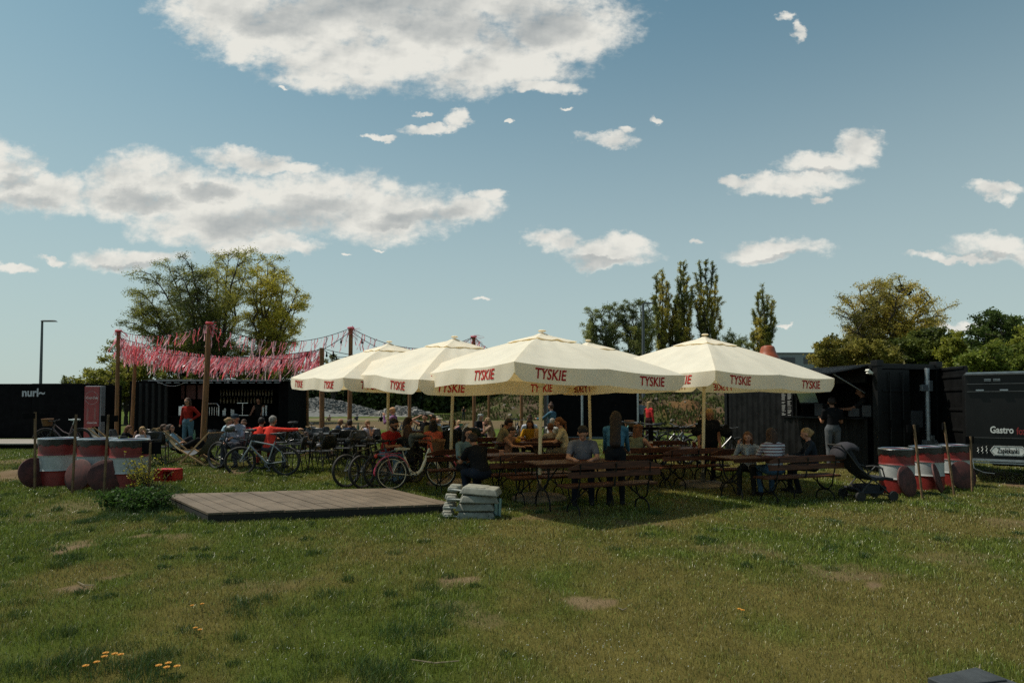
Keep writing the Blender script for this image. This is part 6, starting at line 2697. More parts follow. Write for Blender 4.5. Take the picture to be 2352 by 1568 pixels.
def shrub(px, py, label, stems, h, seed, leafc, spread=.35, lsz=.028, nleaf=14):
    b = gp(px, py)
    root = empty('shrub', (b.x, b.y, th(b.x, b.y)), 0, label, 'shrub', 'small shrubs by the deck')
    m = MB()
    r_ = random.Random(seed)
    LP = []
    for s_ in range(stems):
        a = r_.uniform(0, 6.28)
        bs = .05 if h > .4 else .16
        p = Vector((r_.gauss(0, bs), r_.gauss(0, bs), 0))
        d = Vector((math.cos(a) * spread * r_.random(), math.sin(a) * spread * r_.random(), 1)).normalized()
        L_ = h * r_.uniform(.55, 1.05)
        pts = [p]
        for k in range(8):
            d = (d + Vector((r_.gauss(0, .12), r_.gauss(0, .12), .02))).normalized()
            pts.append(pts[-1] + d * L_ / 8)
        m.tube(pts, [.006 * (1 - k / 9) + .0015 for k in range(9)], 4, caps=False)
        for k in range(2, 9):
            if r_.random() < .7:
                e = pts[k] + Vector((r_.gauss(0, .10), r_.gauss(0, .10), r_.uniform(.0, .14)))
                m.tube([pts[k], e], [.003, .0012], 3, caps=False)
                for q in range(nleaf // 3):
                    c_ = pts[k].lerp(e, r_.random())
                    LP.append(c_ + Vector((r_.gauss(0, .012), r_.gauss(0, .012), r_.gauss(0, .012))))
        for q in range(nleaf):
            t = r_.uniform(.25, 1) * 8
            i = min(int(t), 7)
            c_ = pts[i].lerp(pts[i + 1], t - i)
            LP.append(c_ + Vector((r_.gauss(0, .02), r_.gauss(0, .02), r_.gauss(0, .02))))
    m.build('stem', BARK, root)
    P = np.array([tuple(p) for p in LP])
    C = np.array(leafc)[None, :] * np.random.default_rng(seed).uniform(.6, 1.4, (len(P), 1))
    V_, F_, C_ = leaf_cloud(P, lsz, C, 1.5, 0, seed)
    raw_mesh('leaves', V_, F_, 4, LEAFM, root, C_)


shrub(322, 1150, 'spindly shrub with tiny yellow-green leaves in front of the drums', 22, .66, 3, (.38, .34, .035), .6, .034, 14)
shrub(352, 1150, 'thin bare-looking shrub between the yellow-leaved one and the deck', 9, .74, 5, (.24, .24, .05), .8, .024, 6)
shrub(335, 1172, 'low dark green leafy clump at the foot of the yellow-leaved shrub', 60, .30, 8, (.05, .10, .02), .9, .05, 26)
shrub(300, 1168, 'low dark green leafy clump left of the yellow-leaved shrub', 56, .28, 9, (.05, .10, .02), 1.0, .05, 26)

YEL = mat('dandelion yellow', (0.50, 0.21, 0.01), .7)
fl = [(363, 1545), (381, 1549), (385, 1539), (405, 1546), (238, 1528), (241, 1520), (262, 1521), (276, 1522), (195, 1550), (220, 1541), (440, 1407), (463, 1403), (311, 1163), (458, 1459), (447, 1455), (1697, 1418), (1705, 1421), (636, 1183), (650, 1184)]
for i, (px, py) in enumerate(fl):
    b = gp(px, py)
    m = MB()
    s_ = .019 if i < 10 else .016
    m.tube([(0, 0, 0), (.003, 0, .05)], .0016, 4)
    m.mi = 1
    for k in range(11):
        a = 2 * PI * k / 11
        m.add([(.003, 0, .05), (.003 + s_ * math.cos(a - .22), s_ * math.sin(a - .22), .056), (.003 + s_ * 1.05 * math.cos(a), s_ * 1.05 * math.sin(a), .058), (.003 + s_ * math.cos(a + .22), s_ * math.sin(a + .22), .056)], [(0, 1, 2, 3)])
    m.ball((.003, 0, .056), (s_ * .55, s_ * .55, .006), 8, 5)
    o = m.build('dandelion', [mat('green stalk', (0.05, 0.09, 0.02)), YEL])
    o.location = (b.x, b.y, th(b.x, b.y) + .005)
    where = 'low at the bottom left of the lawn' if i < 10 else ('in the middle left of the lawn' if i in (10, 11, 13, 14) else ('at the foot of the shrub' if i == 12 else ('right of the centre of the lawn' if i in (15, 16) else 'at the edge below the deck')))
    tag(o, 'small yellow dandelion head ' + where, 'flower', 'dandelions in the grass ' + where)
STI = mat('dry stick', (0.16, 0.13, 0.08), .85)
for (x0p, y0p, x1p, y1p, lb) in ((944, 1513, 1055, 1518, 'pale dry stick lying low in the middle of the lawn'), (178, 1340, 216, 1349, 'dry stick beside the bare sandy patch on the left'), (1665, 1212, 1722, 1219, 'dark thin stick lying right of centre'),
                                 (1420, 1400, 1440, 1402, 'short pale stick right of centre'), (2236, 1549, 2252, 1543, 'short stick near the lower right corner')):
    a, b = gp(x0p, y0p), gp(x1p, y1p)
    m = MB()
    z = th(a.x, a.y) + .02
    m.tube([(a.x, a.y, z), ((a.x + b.x) / 2, (a.y + b.y) / 2 - .02, z - .008), (b.x, b.y, z + .006)], [.004, .006, .003], 6)
    o = m.build('stick', STI)
    tag(o, lb, 'stick', 'dry sticks in the grass')
# dark board corner at the bottom edge
b = gp(2262, 1618)
m = MB()
m.box((0, 0, .05), (.42, .36, .06), rz=.35)
m.box((0.02, .02, .085), (.30, .012, .012), rz=.2)
o = m.build('grey_board', mat('dark slate board', (0.030, 0.034, 0.036), .7, var=.2), bevel=.008)
o.location = (b.x, b.y, th(b.x, b.y))
tag(o, 'dark slate-grey board just entering at the lower right edge', 'board')
# ============================================================ PEOPLE
SK = {'fair': mat('fair skin', (0.42, 0.21, 0.135), .6, var=.08, spec=.25), 'tan': mat('tanned skin', (0.30, 0.135, 0.075), .6, var=.08, spec=.25)}
HC = {'black': (0.010, 0.008, 0.007), 'dark': (0.022, 0.012, 0.008), 'brown': (0.060, 0.028, 0.014), 'ginger': (0.13, 0.048, 0.018), 'blond': (0.27, 0.165, 0.075), 'gold': (0.34, 0.20, 0.08), 'grey': (0.20, 0.19, 0.175), 'white': (0.42, 0.39, 0.34), 'peach': (0.42, 0.24, 0.13)}


def hairm(c):
    return mat('hair ' + c, HC[c], .6, var=.35, scale=14, stretch=(3, 3, .6), bump=.6, bscale=70, spec=.25)


_cl = {}


def cloth(rgb):
    k = tuple(round(c, 3) for c in rgb)
    if k not in _cl:
        _cl[k] = mat('cloth %d' % len(_cl), rgb, .9, var=.16, scale=7, bump=.45, bscale=22, spec=.1)
    return _cl[k]


def capsule(p0, p1, r0, r1, side=None, wide=1.0, n=14):
    """tapered round limb; side/wide flatten it into a torso-like section"""
    p0, p1 = Vector(p0), Vector(p1)
    d = p1 - p0
    L_ = max(d.length, 1e-4)
    d = d / L_
    s = Vector(side) if side is not None else d.orthogonal()
    s = (s - d * s.dot(d)).normalized()
    t = d.cross(s)
    prof = []
    for i in range(4):
        a = -PI / 2 + PI / 2 * i / 3.0
        prof.append((p0 + d * (r0 * math.sin(a)), max(r0 * math.cos(a), 1e-4)))
    for i in range(5):
        f = i / 4
        if 0 < f < 1:
            prof.append((p0 + d * L_ * f, r0 + (r1 - r0) * f))
    for i in range(4):
        a = PI / 2 * i / 3.0
        prof.append((p1 + d * (r1 * math.sin(a)), max(r1 * math.cos(a), 1e-4)))
    vs, fs = [], []
    for (c, r) in prof:
        for k in range(n):
            a = 2 * PI * k / n
            vs.append(c + s * (r * wide * math.cos(a)) + t * (r * math.sin(a)))
    m = len(prof)
    for i in range(m - 1):
        for k in range(n):
            a0, a1 = i * n + k, i * n + (k + 1) % n
            fs.append((a0, a1, a1 + n, a0 + n))
    fs.append(tuple(reversed(range(n))))
    fs.append(tuple(range((m - 1) * n, m * n)))
    return vs, fs


def fused(name, prims, voxel, mats, parent, noise=0.0, seed=0):
    """one continuous surface grown round all the limbs; each face takes the cloth or skin of the limb it covers.
    prims: (p0, p1, r0, r1, side, wide, material index)"""
    vs, fs = [], []
    for pr in prims:
        v, f = capsule(*pr[:6])
        o = len(vs)
        vs += v
        fs += [tuple(i + o for i in q) for q in f]
    me = bpy.data.meshes.new(name)
    me.from_pydata([tuple(v) for v in vs], [], fs)
    ob = bpy.data.objects.new('tmp', me)
    COL.objects.link(ob)
    rm = ob.modifiers.new('r', 'REMESH')
    rm.mode = 'VOXEL'
    rm.voxel_size = voxel
    sm = ob.modifiers.new('s', 'SMOOTH')
    sm.factor = .5
    sm.iterations = 2
    dg = bpy.context.evaluated_depsgraph_get()
    out = bpy.data.meshes.new_from_object(ob.evaluated_get(dg))
    bpy.data.objects.remove(ob)
    bpy.data.meshes.remove(me)
    out.name = name
    n = len(out.vertices)
    co = np.zeros(n * 3, dtype=np.float32)
    out.vertices.foreach_get('co', co)
    co = co.reshape(-1, 3)
    if noise:
        q = co * 22
        dn = (fbm(q[:, 0] + seed, q[:, 2] * .35, 3, 3) - .5) * noise
        nr = np.zeros(n * 3, dtype=np.float32)
        out.vertices.foreach_get('normal', nr)
        co = co + nr.reshape(-1, 3) * dn[:, None]
        out.vertices.foreach_set('co', co.astype(np.float32).ravel())
    nf = len(out.polygons)
    ce = np.zeros(nf * 3, dtype=np.float32)
    out.polygons.foreach_get('center', ce)
    ce = ce.reshape(-1, 3)
    best = np.full(nf, 1e9)
    idx = np.zeros(nf, dtype=np.int32)
    for pr in prims:
        a, b = np.array(pr[0]), np.array(pr[1])
        ab = b - a
        L2 = max((ab ** 2).sum(), 1e-8)
        t = np.clip(((ce - a) @ ab) / L2, 0, 1)
        q = ce - (a + t[:, None] * ab)
        rr_ = pr[2] + (pr[3] - pr[2]) * t
        if pr[4] is not None and pr[5] != 1.0:
            s = np.array(pr[4]) / np.linalg.norm(pr[4])
            c = (q @ s)
            q = q - np.outer(c * (1 - 1 / pr[5]), s)
        d = np.linalg.norm(q, axis=1) - rr_
        w = d < best
        best[w] = d[w]
        idx[w] = pr[6]
    for m_ in mats:
        out.materials.append(m_)
    out.polygons.foreach_set('material_index', idx)
    out.polygons.foreach_set('use_smooth', np.ones(nf, dtype=bool))
    out.update()
    o = bpy.data.objects.new(name, out)
    COL.objects.link(o)
    if parent is not None:
        o.parent = parent
    return o


ARM = {'down': ((.14, .03, -1), (.06, .22, -1)), 'table': ((.22, .55, -.80), (-.42, .90, -.02)), 'lap': ((.16, .22, -1), (-.30, .85, -.35)), 'head': ((.55, .55, .35), (-.62, -.15, .75)),
       'behind': ((.85, .10, .50), (-.80, -.35, .42)), 'face': ((.15, .72, -.55), (-.28, .02, 1.0)), 'hips': ((.60, -.35, -.80), (-.55, .55, -.55)), 'fwd': ((.10, .80, -.60), (-.05, .95, -.05)),
       'out': ((1.0, .25, -.02), (1.0, .12, .05)), 'hold': ((.12, .25, -.95), (-.05, .90, .35)), 'cross': ((.25, .45, -.85), (-.95, .35, .12)), 'drink': ((.2, .6, -.5), (-.3, .25, .9)), 'reach': ((.05, .6, -.8), (.1, .7, -.7))}
PG = 'people in the beer garden'


def person(px, top, Y, yaw, label, pose='sit', hair=('dark', 'short'), shirt=(.03, .03, .03), pants=(.02, .02, .025), arms=('table', 'table'), sleeve='short', skin='fair', lean=None, nod=8, turn=0,
           glasses=False, group=PG, child=False, hat=None, bare=False, stripes=None, legs=True, build=1.0, beard=False, Hset=None, shoe=(.02, .02, .02), X=None, noh=False):
    b = dp(px, 932, Y)
    gz = th(b.x, Y)
    H = Hset or (hz(top, Y) - gz)
    base = {'sit': 1.31, 'stand': 1.74, 'recline': 1.10, 'ground': .92}[pose]
    s = max(.42 if child else .70, min(1.16, H / base))
    zoff = H - base * s                   # any rest of the difference is lifted onto the seat
    if abs(zoff) > .12:
        zoff = math.copysign(.12, zoff)
    if pose == 'stand':
        zoff = 0
    root = empty('person', (b.x if X is None else X, Y, gz + max(0, zoff if not child else H - base * s)), R(yaw), label, 'person', group, scale=s)
    far = Y > 26
    vx = .028 if far else (.020 if Y > 18 else .0155)
    if lean is None:
        lean = {'sit': 8, 'stand': 1, 'recline': -32, 'ground': -6}[pose]
    lean = R(lean)
    P = Vector({'sit': (0, 0, .555), 'stand': (0, 0, .95), 'recline': (0, -.08, .34), 'ground': (0, 0, .13)}[pose])
    t = Vector((0, math.sin(lean), math.cos(lean)))
    f = Vector((0, math.cos(lean), -math.sin(lean)))
    X_ = Vector((1, 0, 0))
    waist = P + t * .14
    chest = P + t * .33
    sh = P + t * .485
    neck = sh + t * .06 + f * .012
    la = lean * .35 + R(nod)
    hd = Vector((0, -math.sin(-la), math.cos(la)))
    hf = Vector((0, math.cos(la), -math.sin(la)))
    M_ = Matrix.Rotation(R(turn), 3, 'Z')
    hf = M_ @ hf
    head = neck + hd * .135 + hf * .022
    hs = (M_ @ X_)
    bw = build
    PR = []      # materials: 0 skin, 1 shirt, 2 trousers, 3 shoes
    SH, PA = 1, 2
    PR.append((P - t * .0, P + t * .08, .115 * bw, .112 * bw, X_, 1.38, PA))
    PR.append((waist - t * .02, chest, .108 * bw, .118 * bw, X_, 1.30, SH))
    PR.append((chest, sh - t * .03, .118 * bw, .098, X_, 1.42, SH))
    PR.append((sh - X_ * .125 - t * .02, sh + X_ * .125 - t * .02, .066, .066, None, 1, SH))
    if pose != 'stand':
        PR.append((P + t * .02, waist + t * .03, .118 * bw, .11 * bw, X_, 1.34, SH))
    PR.append((neck - t * .08, neck + hd * .05, .056, .050, None, 1, 0))
    # head: skull, face, jaw, nose, ears
    PR.append((head - hf * .018 + hd * .020, head + hf * .012 + hd * .028, .088, .080, hs, .95, 0))
    PR.append((head + hf * .030 - hd * .035, head + hf * .036 - hd * .062, .058, .044, hs, 1.05, 0))
    if not far:
        PR.append((head + hf * .088 + hd * .005, head + hf * .100 - hd * .022, .010, .015, None, 1, 0))
        for e in (-1, 1):
            PR.append((head + hs * (.083 * e) - hf * .005, head + hs * (.086 * e) - hd * .03, .016, .013, None, 1, 0))
    hands = []
    for e, am in ((-1, arms[0]), (1, arms[1])):
        A, B = ARM[am]
        ua = Vector((A[0] * e, A[1], A[2])).normalized()
        fa = Vector((B[0] * e, B[1], B[2])).normalized()
        s0 = sh + X_ * (.185 * e) - t * .03
        el = s0 + ua * .285
        wr = el + fa * .245
        so = 1 if sleeve != 'none' else 0
        sl = 1 if sleeve == 'long' else 0
        if sleeve == 'short':
            PR.append((s0, s0.lerp(el, .62), .064, .060, None, 1, 1))
            PR.append((s0.lerp(el, .5), el, .044, .040, None, 1, 0))
            PR.append((el, wr, .041, .028, None, 1, 0))
        else:
            PR.append((s0, el, .058 if sl else .050, .047 if sl else .042, None, 1, sl))
            PR.append((el, wr, .048 if sl else .041, .037 if sl else .028, None, 1, sl))
        hd_ = (fa + (Vector((0, .1, -.25)) if am in ('down', 'lap', 'table', 'cross') else Vector((0, 0, .1)))).normalized()
        sd_ = hd_.cross(Vector((0, 0, 1)))
        sd_ = sd_.normalized() if sd_.length > .1 else X_.copy()
        PR.append((wr, wr + hd_ * .075, .026, .030, sd_, 1.35, 0))
        hands.append((wr + hd_ * .075, hd_, sd_, e))
    for e in (-1, 1):
        hp = P + X_ * (.095 * e)
        if pose == 'sit':
            kn, an = Vector((.13 * e, .42, .545)), Vector((.14 * e, .37 + .06 * e, .10))
        elif pose == 'stand':
            kn, an = Vector((.105 * e, .02 + .02 * e, .50)), Vector((.12 * e, -.03 + .04 * e, .09))
        elif pose == 'recline':
            kn, an = Vector((.13 * e, .42, .60 + .04 * e)), Vector((.14 * e, .72, .12))
        else:
            kn, an = Vector((.16 * e, .40, .48)), Vector((.17 * e, .62, .09))
        if not legs and pose != 'stand':
            continue
        lo = 0 if bare else PA
        PR.append((hp, kn, .098 * bw, .066, None, 1, PA if not bare else PA))
        PR.append((kn, an, .064 if not bare else .055, .050 if not bare else .036, None, 1, lo))
        fd = Vector((.03 * e, 1, 0)).normalized()
        PR.append((an + Vector((0, -.02, -.045)), an + fd * .155 + Vector((0, 0, -.058)), .046, .034, X_, 1.1, 3))
    shirtm = cloth(shirt) if not stripes else stripes
    mats = [SK[skin], shirtm, cloth(pants), cloth(shoe)]
    body = fused('body', PR, vx / s if s < .8 else vx, mats, root)
    body['label'] = None
    del body['label']
    # fingers: four of unequal length and a thumb, curled, rooted in the palm
    if Y < 19:
        m = MB()
        for (w, d, sd_, e) in hands:
            up_ = sd_.cross(d).normalized()
            for k in range(4):
                L_ = (.058, .068, .064, .050)[k]
                o_ = w + sd_ * ((k - 1.5) * .018)
                c1 = o_ + d * L_ * .5 - up_ * .004
                c2 = c1 + (d * .75 - up_ * .6).normalized() * L_ * .55
                m.tube([o_ - d * .02, o_, c1, c2], [.009, .0088, .008, .0065], 6)
            o_ = w - d * .05 - sd_ * (.030 * e)
            m.tube([o_, o_ + (d * .6 - sd_ * (.8 * e)).normalized() * .03, o_ + (d - sd_ * (.4 * e)).normalized() * .062], [.0105, .010, .0075], 6)
        # joined into the body's own mesh
        bm = bmesh.new()
        bm.from_mesh(body.data)
        o0 = len(bm.verts)
        vv = [bm.verts.new(v) for v in m.v]
        for q in m.f:
            try:
                fc_ = bm.faces.new([vv[i] for i in q])
                fc_.material_index = 0
                fc_.smooth = True
            except ValueError:
                pass
        bm.to_mesh(body.data)
        bm.free()
    # eyes, brows and mouth where the face can be seen
    if Y < 20:
        m = MB()
        for e in (-1, 1):
            m.ball(head + hf * .083 + hs * (.031 * e) + hd * .006, (.010, .006, .006), 8, 6)
            m.bar(head + hf * .087 + hs * (.018 * e) + hd * .026, head + hf * .080 + hs * (.046 * e) + hd * .026, .006, .005)
        m.build('eyes', mat('dark eye', (0.02, 0.014, 0.01), .3), root)
        m = MB()
        m.bar(head + hf * .080 - hs * .020 - hd * .055, head + hf * .080 + hs * .020 - hd * .055, .008, .008)
        m.build('mouth', mat('lips', (0.22, 0.07, 0.055), .5), root)
    if glasses:
        m = MB()
        for e in (-1, 1):
            if glasses == 'sun':
                m.ball(head + hf * .090 + hs * (.033 * e) + hd * .004, (.026, .010, .018), 10, 8)
            else:
                m.ring(head + hf * .098 + hs * (.033 * e) + hd * .002, .024, .0022, 'Y', 16, 5, mtx=M_)
            m.tube([head + hf * .09 + hs * (.058 * e) + hd * .006, head + hs * (.088 * e) + hd * .006], .003, 5)
        m.bar(head + hf * .096 - hs * .012 + hd * .006, head + hf * .096 + hs * .012 + hd * .006, .004, .004)
        m.build('glasses', BKP, root, smooth=True)
    if beard:
        fused('beard', [(head + hf * .040 - hd * .068, head + hf * .028 - hd * .080, .052, .042, hs, 1.12, 0), (head - hs * .06 - hd * .03 + hf * .02, head + hf * .03 - hd * .085, .022, .03, None, 1, 0),
                        (head + hs * .06 - hd * .03 + hf * .02, head + hf * .03 - hd * .085, .022, .03, None, 1, 0)], .014, [hairm(hair[0])], root, noise=.006)
    hc, st = hair
    HP = []
    if st != 'bald':
        HP.append((head - hf * .030 + hd * .045, head - hf * .004 + hd * .052, .092, .084, hs, 1.0, 0))
        HP.append((head - hf * .045 - hd * .005, head - hf * .040 + hd * .03, .078, .085, hs, 1.06, 0))
    else:
        HP.append((head - hf * .040 - hd * .02, head - hf * .035 + hd * .02, .074, .074, hs, 1.10, 0))
    if st in ('long', 'vlong', 'bob', 'pony', 'wild'):
        L_ = {'long': .26, 'vlong': .46, 'bob': .10, 'pony': .0, 'wild': .13}[st]
        for e in (-1, 1):
            if st != 'pony':
                HP.append((head + hs * (.070 * e) - hf * .02 + hd * .02, head + hs * (.085 * e) - hf * .035 - hd * (.07 + L_ * .8), .040, .034, None, 1, 0))
        if L_:
            HP.append((head - hf * .06 + hd * .0, head - hf * (.075 if L_ < .3 else .135) - hd * (.08 + L_), .076, .050 if L_ < .3 else .080, hs, 1.35, 0))
        if st == 'wild':
            for k in range(8):
                a = k * .8
                HP.append((head + hd * .04, head + hd * .06 + hs * .07 * math.cos(a) - hf * (.03 + .06 * abs(math.sin(a))), .05, .055, None, 1, 0))
    if st == 'pony':
        HP.append((head - hf * .10 + hd * .03, head - hf * .15 - hd * .03, .032, .038, None, 1, 0))
        HP.append((head - hf * .15 - hd * .03, head - hf * .13 - hd * .26, .036, .016, None, 1, 0))
    if st == 'bun':
        HP.append((head - hf * .05 + hd * .13, head - hf * .05 + hd * .145, .048, .046, None, 1, 0))
    if st == 'knot':
        HP.append((head - hf * .11 + hd * .02, head - hf * .125 + hd * .01, .048, .042, None, 1, 0))
    if not noh:
        fused('hair', HP, .016 if Y < 20 else .024, [hairm(hc)], root, noise=.016 if st != 'short' else .010, seed=px)
    if hat:
        m = MB()
        kind, col_ = hat
        if kind == 'cap':
            m.ball(head + hd * .055 - hf * .008, (.094, .100, .072), 14, 8)
            m.ball(head + hd * .040 + hf * .110, (.062, .065, .010), 12, 6)
        elif kind == 'band':
            m.ring(head + hd * .06, .088, .016, 'Z', 20, 6)
        else:
            m.lathe([(0, .10), (.07, .10), (.09, .02), (.17, .0), (.175, -.01), (.09, .0)], 20, head + hd * .05)
        m.build('hat', cloth(col_), root, smooth=True)
    root['_h'] = 0
    del root['_h']
    return root, dict(head=head, sh=sh, P=P, t=t, hf=hf, hands=hands, root=root)


def stripe_mat(name, c1, c2, freq, coord='Z'):
    m = bpy.data.materials.new(name)
    m.use_nodes = True
    N, L = m.node_tree.nodes, m.node_tree.links
    b = N['Principled BSDF']
    b.inputs['Roughness'].default_value = .9
    tc = N.new('ShaderNodeTexCoord')
    sp = N.new('ShaderNodeSeparateXYZ')
    L.new(tc.outputs['Object'], sp.inputs[0])
    mu = N.new('ShaderNodeMath')
    mu.operation = 'MULTIPLY'
    mu.inputs[1].default_value = freq
    L.new(sp.outputs['Z'], mu.inputs[0])
    fr = N.new('ShaderNodeMath')
    fr.operation = 'FRACT'
    L.new(mu.outputs[0], fr.inputs[0])
    gt = N.new('ShaderNodeMath')
    gt.operation = 'GREATER_THAN'
    gt.inputs[1].default_value = .66
    L.new(fr.outputs[0], gt.inputs[0])
    mx = N.new('ShaderNodeMix')
    mx.data_type = 'RGBA'
    L.new(gt.outputs[0], mx.inputs[0])
    mx.inputs[6].default_value = (*c1, 1)
    mx.inputs[7].default_value = (*c2, 1)
    L.new(mx.outputs[2], b.inputs['Base Color'])
    return m


DEN = (.060, .105, .150)
LDEN = (.11, .17, .22)
BK = (.010, .010, .011)
# --- left group
person(278, 976, 16.8, -80, 'person with long light-brown hair and a black top, seated left, leaning right', hair=('ginger', 'long'), shirt=BK, arms=('fwd', 'table'), lean=22, nod=14)
person(335, 980, 15.6, 185, 'blonde person in a white t-shirt with hands at the face, jeans knee raised', hair=('gold', 'long'), shirt=(.50, .46, .50), pants=LDEN, arms=('face', 'face'), lean=16)
person(433, 914, 20.5, 170, 'person standing at the bar in a red jacket and light jeans', pose='stand', hair=('brown', 'long'), shirt=(.26, .018, .012), pants=(.08, .14, .18), arms=('hips', 'down'), sleeve='long', glasses='sun')  # clothes darkened to stand for the shade at the bar
person(425, 971, 16.4, -85, 'dark-haired person in pale blue lying in the sand-coloured deck chair', pose='recline', hair=('dark', 'long'), shirt=(.22, .30, .34), pants=BK, arms=('lap', 'hold'), sleeve='long', glasses='sun', nod=-6)
person(409, 971, 17.6, -80, 'brown-haired person behind the dark-haired one in the deck chair', pose='recline', hair=('brown', 'short'), shirt=(.10, .22, .22), arms=('lap', 'lap'), nod=-5)
person(510, 960, 17.0, -75, 'light-haired person with a denim sleeve, seated left of the man in the cap', hair=('blond', 'knot'), shirt=(.24, .33, .38), pants=BK, arms=('table', 'lap'), sleeve='long', lean=16)
person(548, 953, 15.3, 172, 'big smiling person in a dark cap and pale grey shirt facing the viewer', hair=('grey', 'bald'), shirt=(.27, .27, .32), pants=(.05, .05, .06), arms=('table', 'lap'), sleeve='long', skin='fair', hat=('cap', (.02, .03, .04)), build=1.22, turn=12, noh=False)
person(563, 965, 17.2, 190, 'person in glasses and red behind the one in the dark cap', hair=('brown', 'short'), shirt=(.30, .02, .02), glasses=True)
person(597, 961, 15.4, 5, 'dark-haired person in a bright red shirt, back to the viewer', hair=('black', 'short'), shirt=(.60, .040, .025), pants=(.2, .03, .02), arms=('table', 'table'), sleeve='long', lean=12, build=1.15)
person(619, 958, 14.9, -15, 'grey-haired person in red stretching one arm out to the right', hair=('grey', 'short'), shirt=(.60, .045, .030), pants=(.05, .05, .06), arms=('table', 'out'), sleeve='long', lean=10, build=1.1)
person(770, 962, 18.6, -75, 'balding person in a navy t-shirt drinking, behind the timber posts', hair=('blond', 'bald'), shirt=(.018, .030, .055), arms=('drink', 'table'), glasses='sun', skin='tan', lean=14)
person(803, 966, 16.6, 10, 'person in a navy tie-dye t-shirt seen from behind at the tall post', hair=('dark', 'short'), shirt=(.022, .035, .065), arms=('table', 'table'), skin='fair')
person(850, 966, 17.4, 165, 'fair-haired person in a lavender top, hand at the chin', hair=('blond', 'short'), shirt=(.34, .32, .38), arms=('face', 'table'), sleeve='none', lean=14)
person(693, 932, 48, 60, 'distant dark figure standing by the gravel', pose='stand', hair=('black', 'short'), shirt=(.03, .02, .03), group='distant people on the meadow')
person(672, 945, 40, 150, 'distant seated figure in blue, left of the standing dark one', pose='sit', hair=('dark', 'short'), shirt=(.02, .06, .11), group='distant people on the meadow')
person(724, 990, 18.0, -80, 'person in pale grey shorts lying in the deck chair right of the rattan chairs', pose='recline', hair=('brown', 'short'), shirt=(.05, .05, .05), pants=(.33, .33, .38), arms=('lap', 'hold'), bare=True)
person(820, 957, 62, 40, 'distant figure sitting on the grass left of the tall grass tuft', pose='ground', hair=('brown', 'short'), shirt=(.08, .09, .10), group='distant people on the meadow')
person(757, 954, 60, 40, 'distant pale-skinned figure lying on the grass behind the posts', pose='ground', hair=('brown', 'short'), shirt=(.35, .22, .16), group='distant people on the meadow')
person(876, 953, 58, 30, 'distant figure in black sitting on the slope left of the purple scarf', pose='ground', hair=('black', 'short'), shirt=(.012, .015, .018), group='distant people on the meadow')
# --- middle left, under the left parasols
person(887, 962, 13.6, -125, 'bearded person in a red t-shirt and sunglasses leaning on the table', hair=('black', 'short'), shirt=(.30, .022, .020), pants=LDEN, arms=('cross', 'cross'), glasses='sun', beard=True, skin='tan', lean=18, nod=12, build=1.12)
person(905, 936, 17.2, 80, 'elderly person with a purple scarf standing behind the red t-shirt', pose='stand', hair=('peach', 'short'), shirt=(.20, .10, .22), pants=(.06, .05, .06), arms=('drink', 'down'), sleeve='long', hat=('cap', (.40, .24, .14)))
person(924, 961, 14.6, -70, 'dark-haired person in beige turned right, behind the cream hood', hair=('dark', 'long'), shirt=(.30, .24, .15), arms=('table', 'table'), lean=10)
person(937, 980, 13.5, 10, 'brown-haired child in a black coat with a cream hood', hair=('brown', 'bob'), shirt=(.018, .018, .016), arms=('table', 'table'), sleeve='long')
person(993, 957, 16.2, 200, 'person in a khaki t-shirt and glasses facing the viewer', hair=('dark', 'short'), shirt=(.15, .14, .075), glasses=True, skin='tan', arms=('table', 'table'))
person(976, 953, 18.2, 175, 'person in a black tank top with both hands behind the head', hair=('dark', 'short'), shirt=BK, arms=('behind', 'behind'), sleeve='none', lean=-4)
person(996, 969, 14.6, 8, 'dark-haired person in a coral t-shirt seen from behind', hair=('black', 'bob'), shirt=(.52, .12, .075), arms=('table', 'table'), lean=6, build=1.08)
person(1037, 966, 14.6, -8, 'person in a black shirt seen from behind beside the parasol pole', hair=('brown', 'short'), shirt=(.014, .016, .015), arms=('table', 'table'), sleeve='long', lean=6, build=1.1)
person(1027, 954, 23, -60, 'person in a white sun hat in a black deck chair', pose='recline', hair=('brown', 'short'), shirt=(.45, .43, .42), hat=('sun', (.45, .38, .26)))
person(1065, 934, 62, 0, 'distant bare-armed figure in a black vest standing on the meadow', pose='stand', hair=('blond', 'bald'), shirt=(.012, .012, .014), pants=(.03, .035, .035), sleeve='none', group='distant people on the meadow')
person(1053, 965, 26, 60, 'person under a pink blanket behind the deck chairs', pose='ground', hair=('peach', 'short'), shirt=(.50, .22, .22))
person(1101, 952, 21.5, -150, 'white-haired person in black seated behind the timber post', hair=('white', 'wild'), shirt=(.014, .013, .014), arms=('fwd', 'table'))
person(1128, 961, 18.8, 100, 'long-haired person in profile, left of the beige t-shirt', hair=('blond', 'vlong'), shirt=(.26, .17, .12), arms=('face', 'table'))
person(1068, 985, 11.75, -150, 'person with round glasses, long black hair and a pale denim jacket', hair=('black', 'vlong'), shirt=(.115, .165, .165), pants=BK, arms=('table', 'table'), sleeve='long', glasses=True, lean=10, nod=2)
person(1106, 992, 10.75, 35, 'broad person in a black t-shirt with back to the viewer', hair=('dark', 'short'), shirt=(.009, .009, .010), pants=(.012, .016, .026), arms=('table', 'table'), lean=24, build=1.2, nod=20, skin='tan')
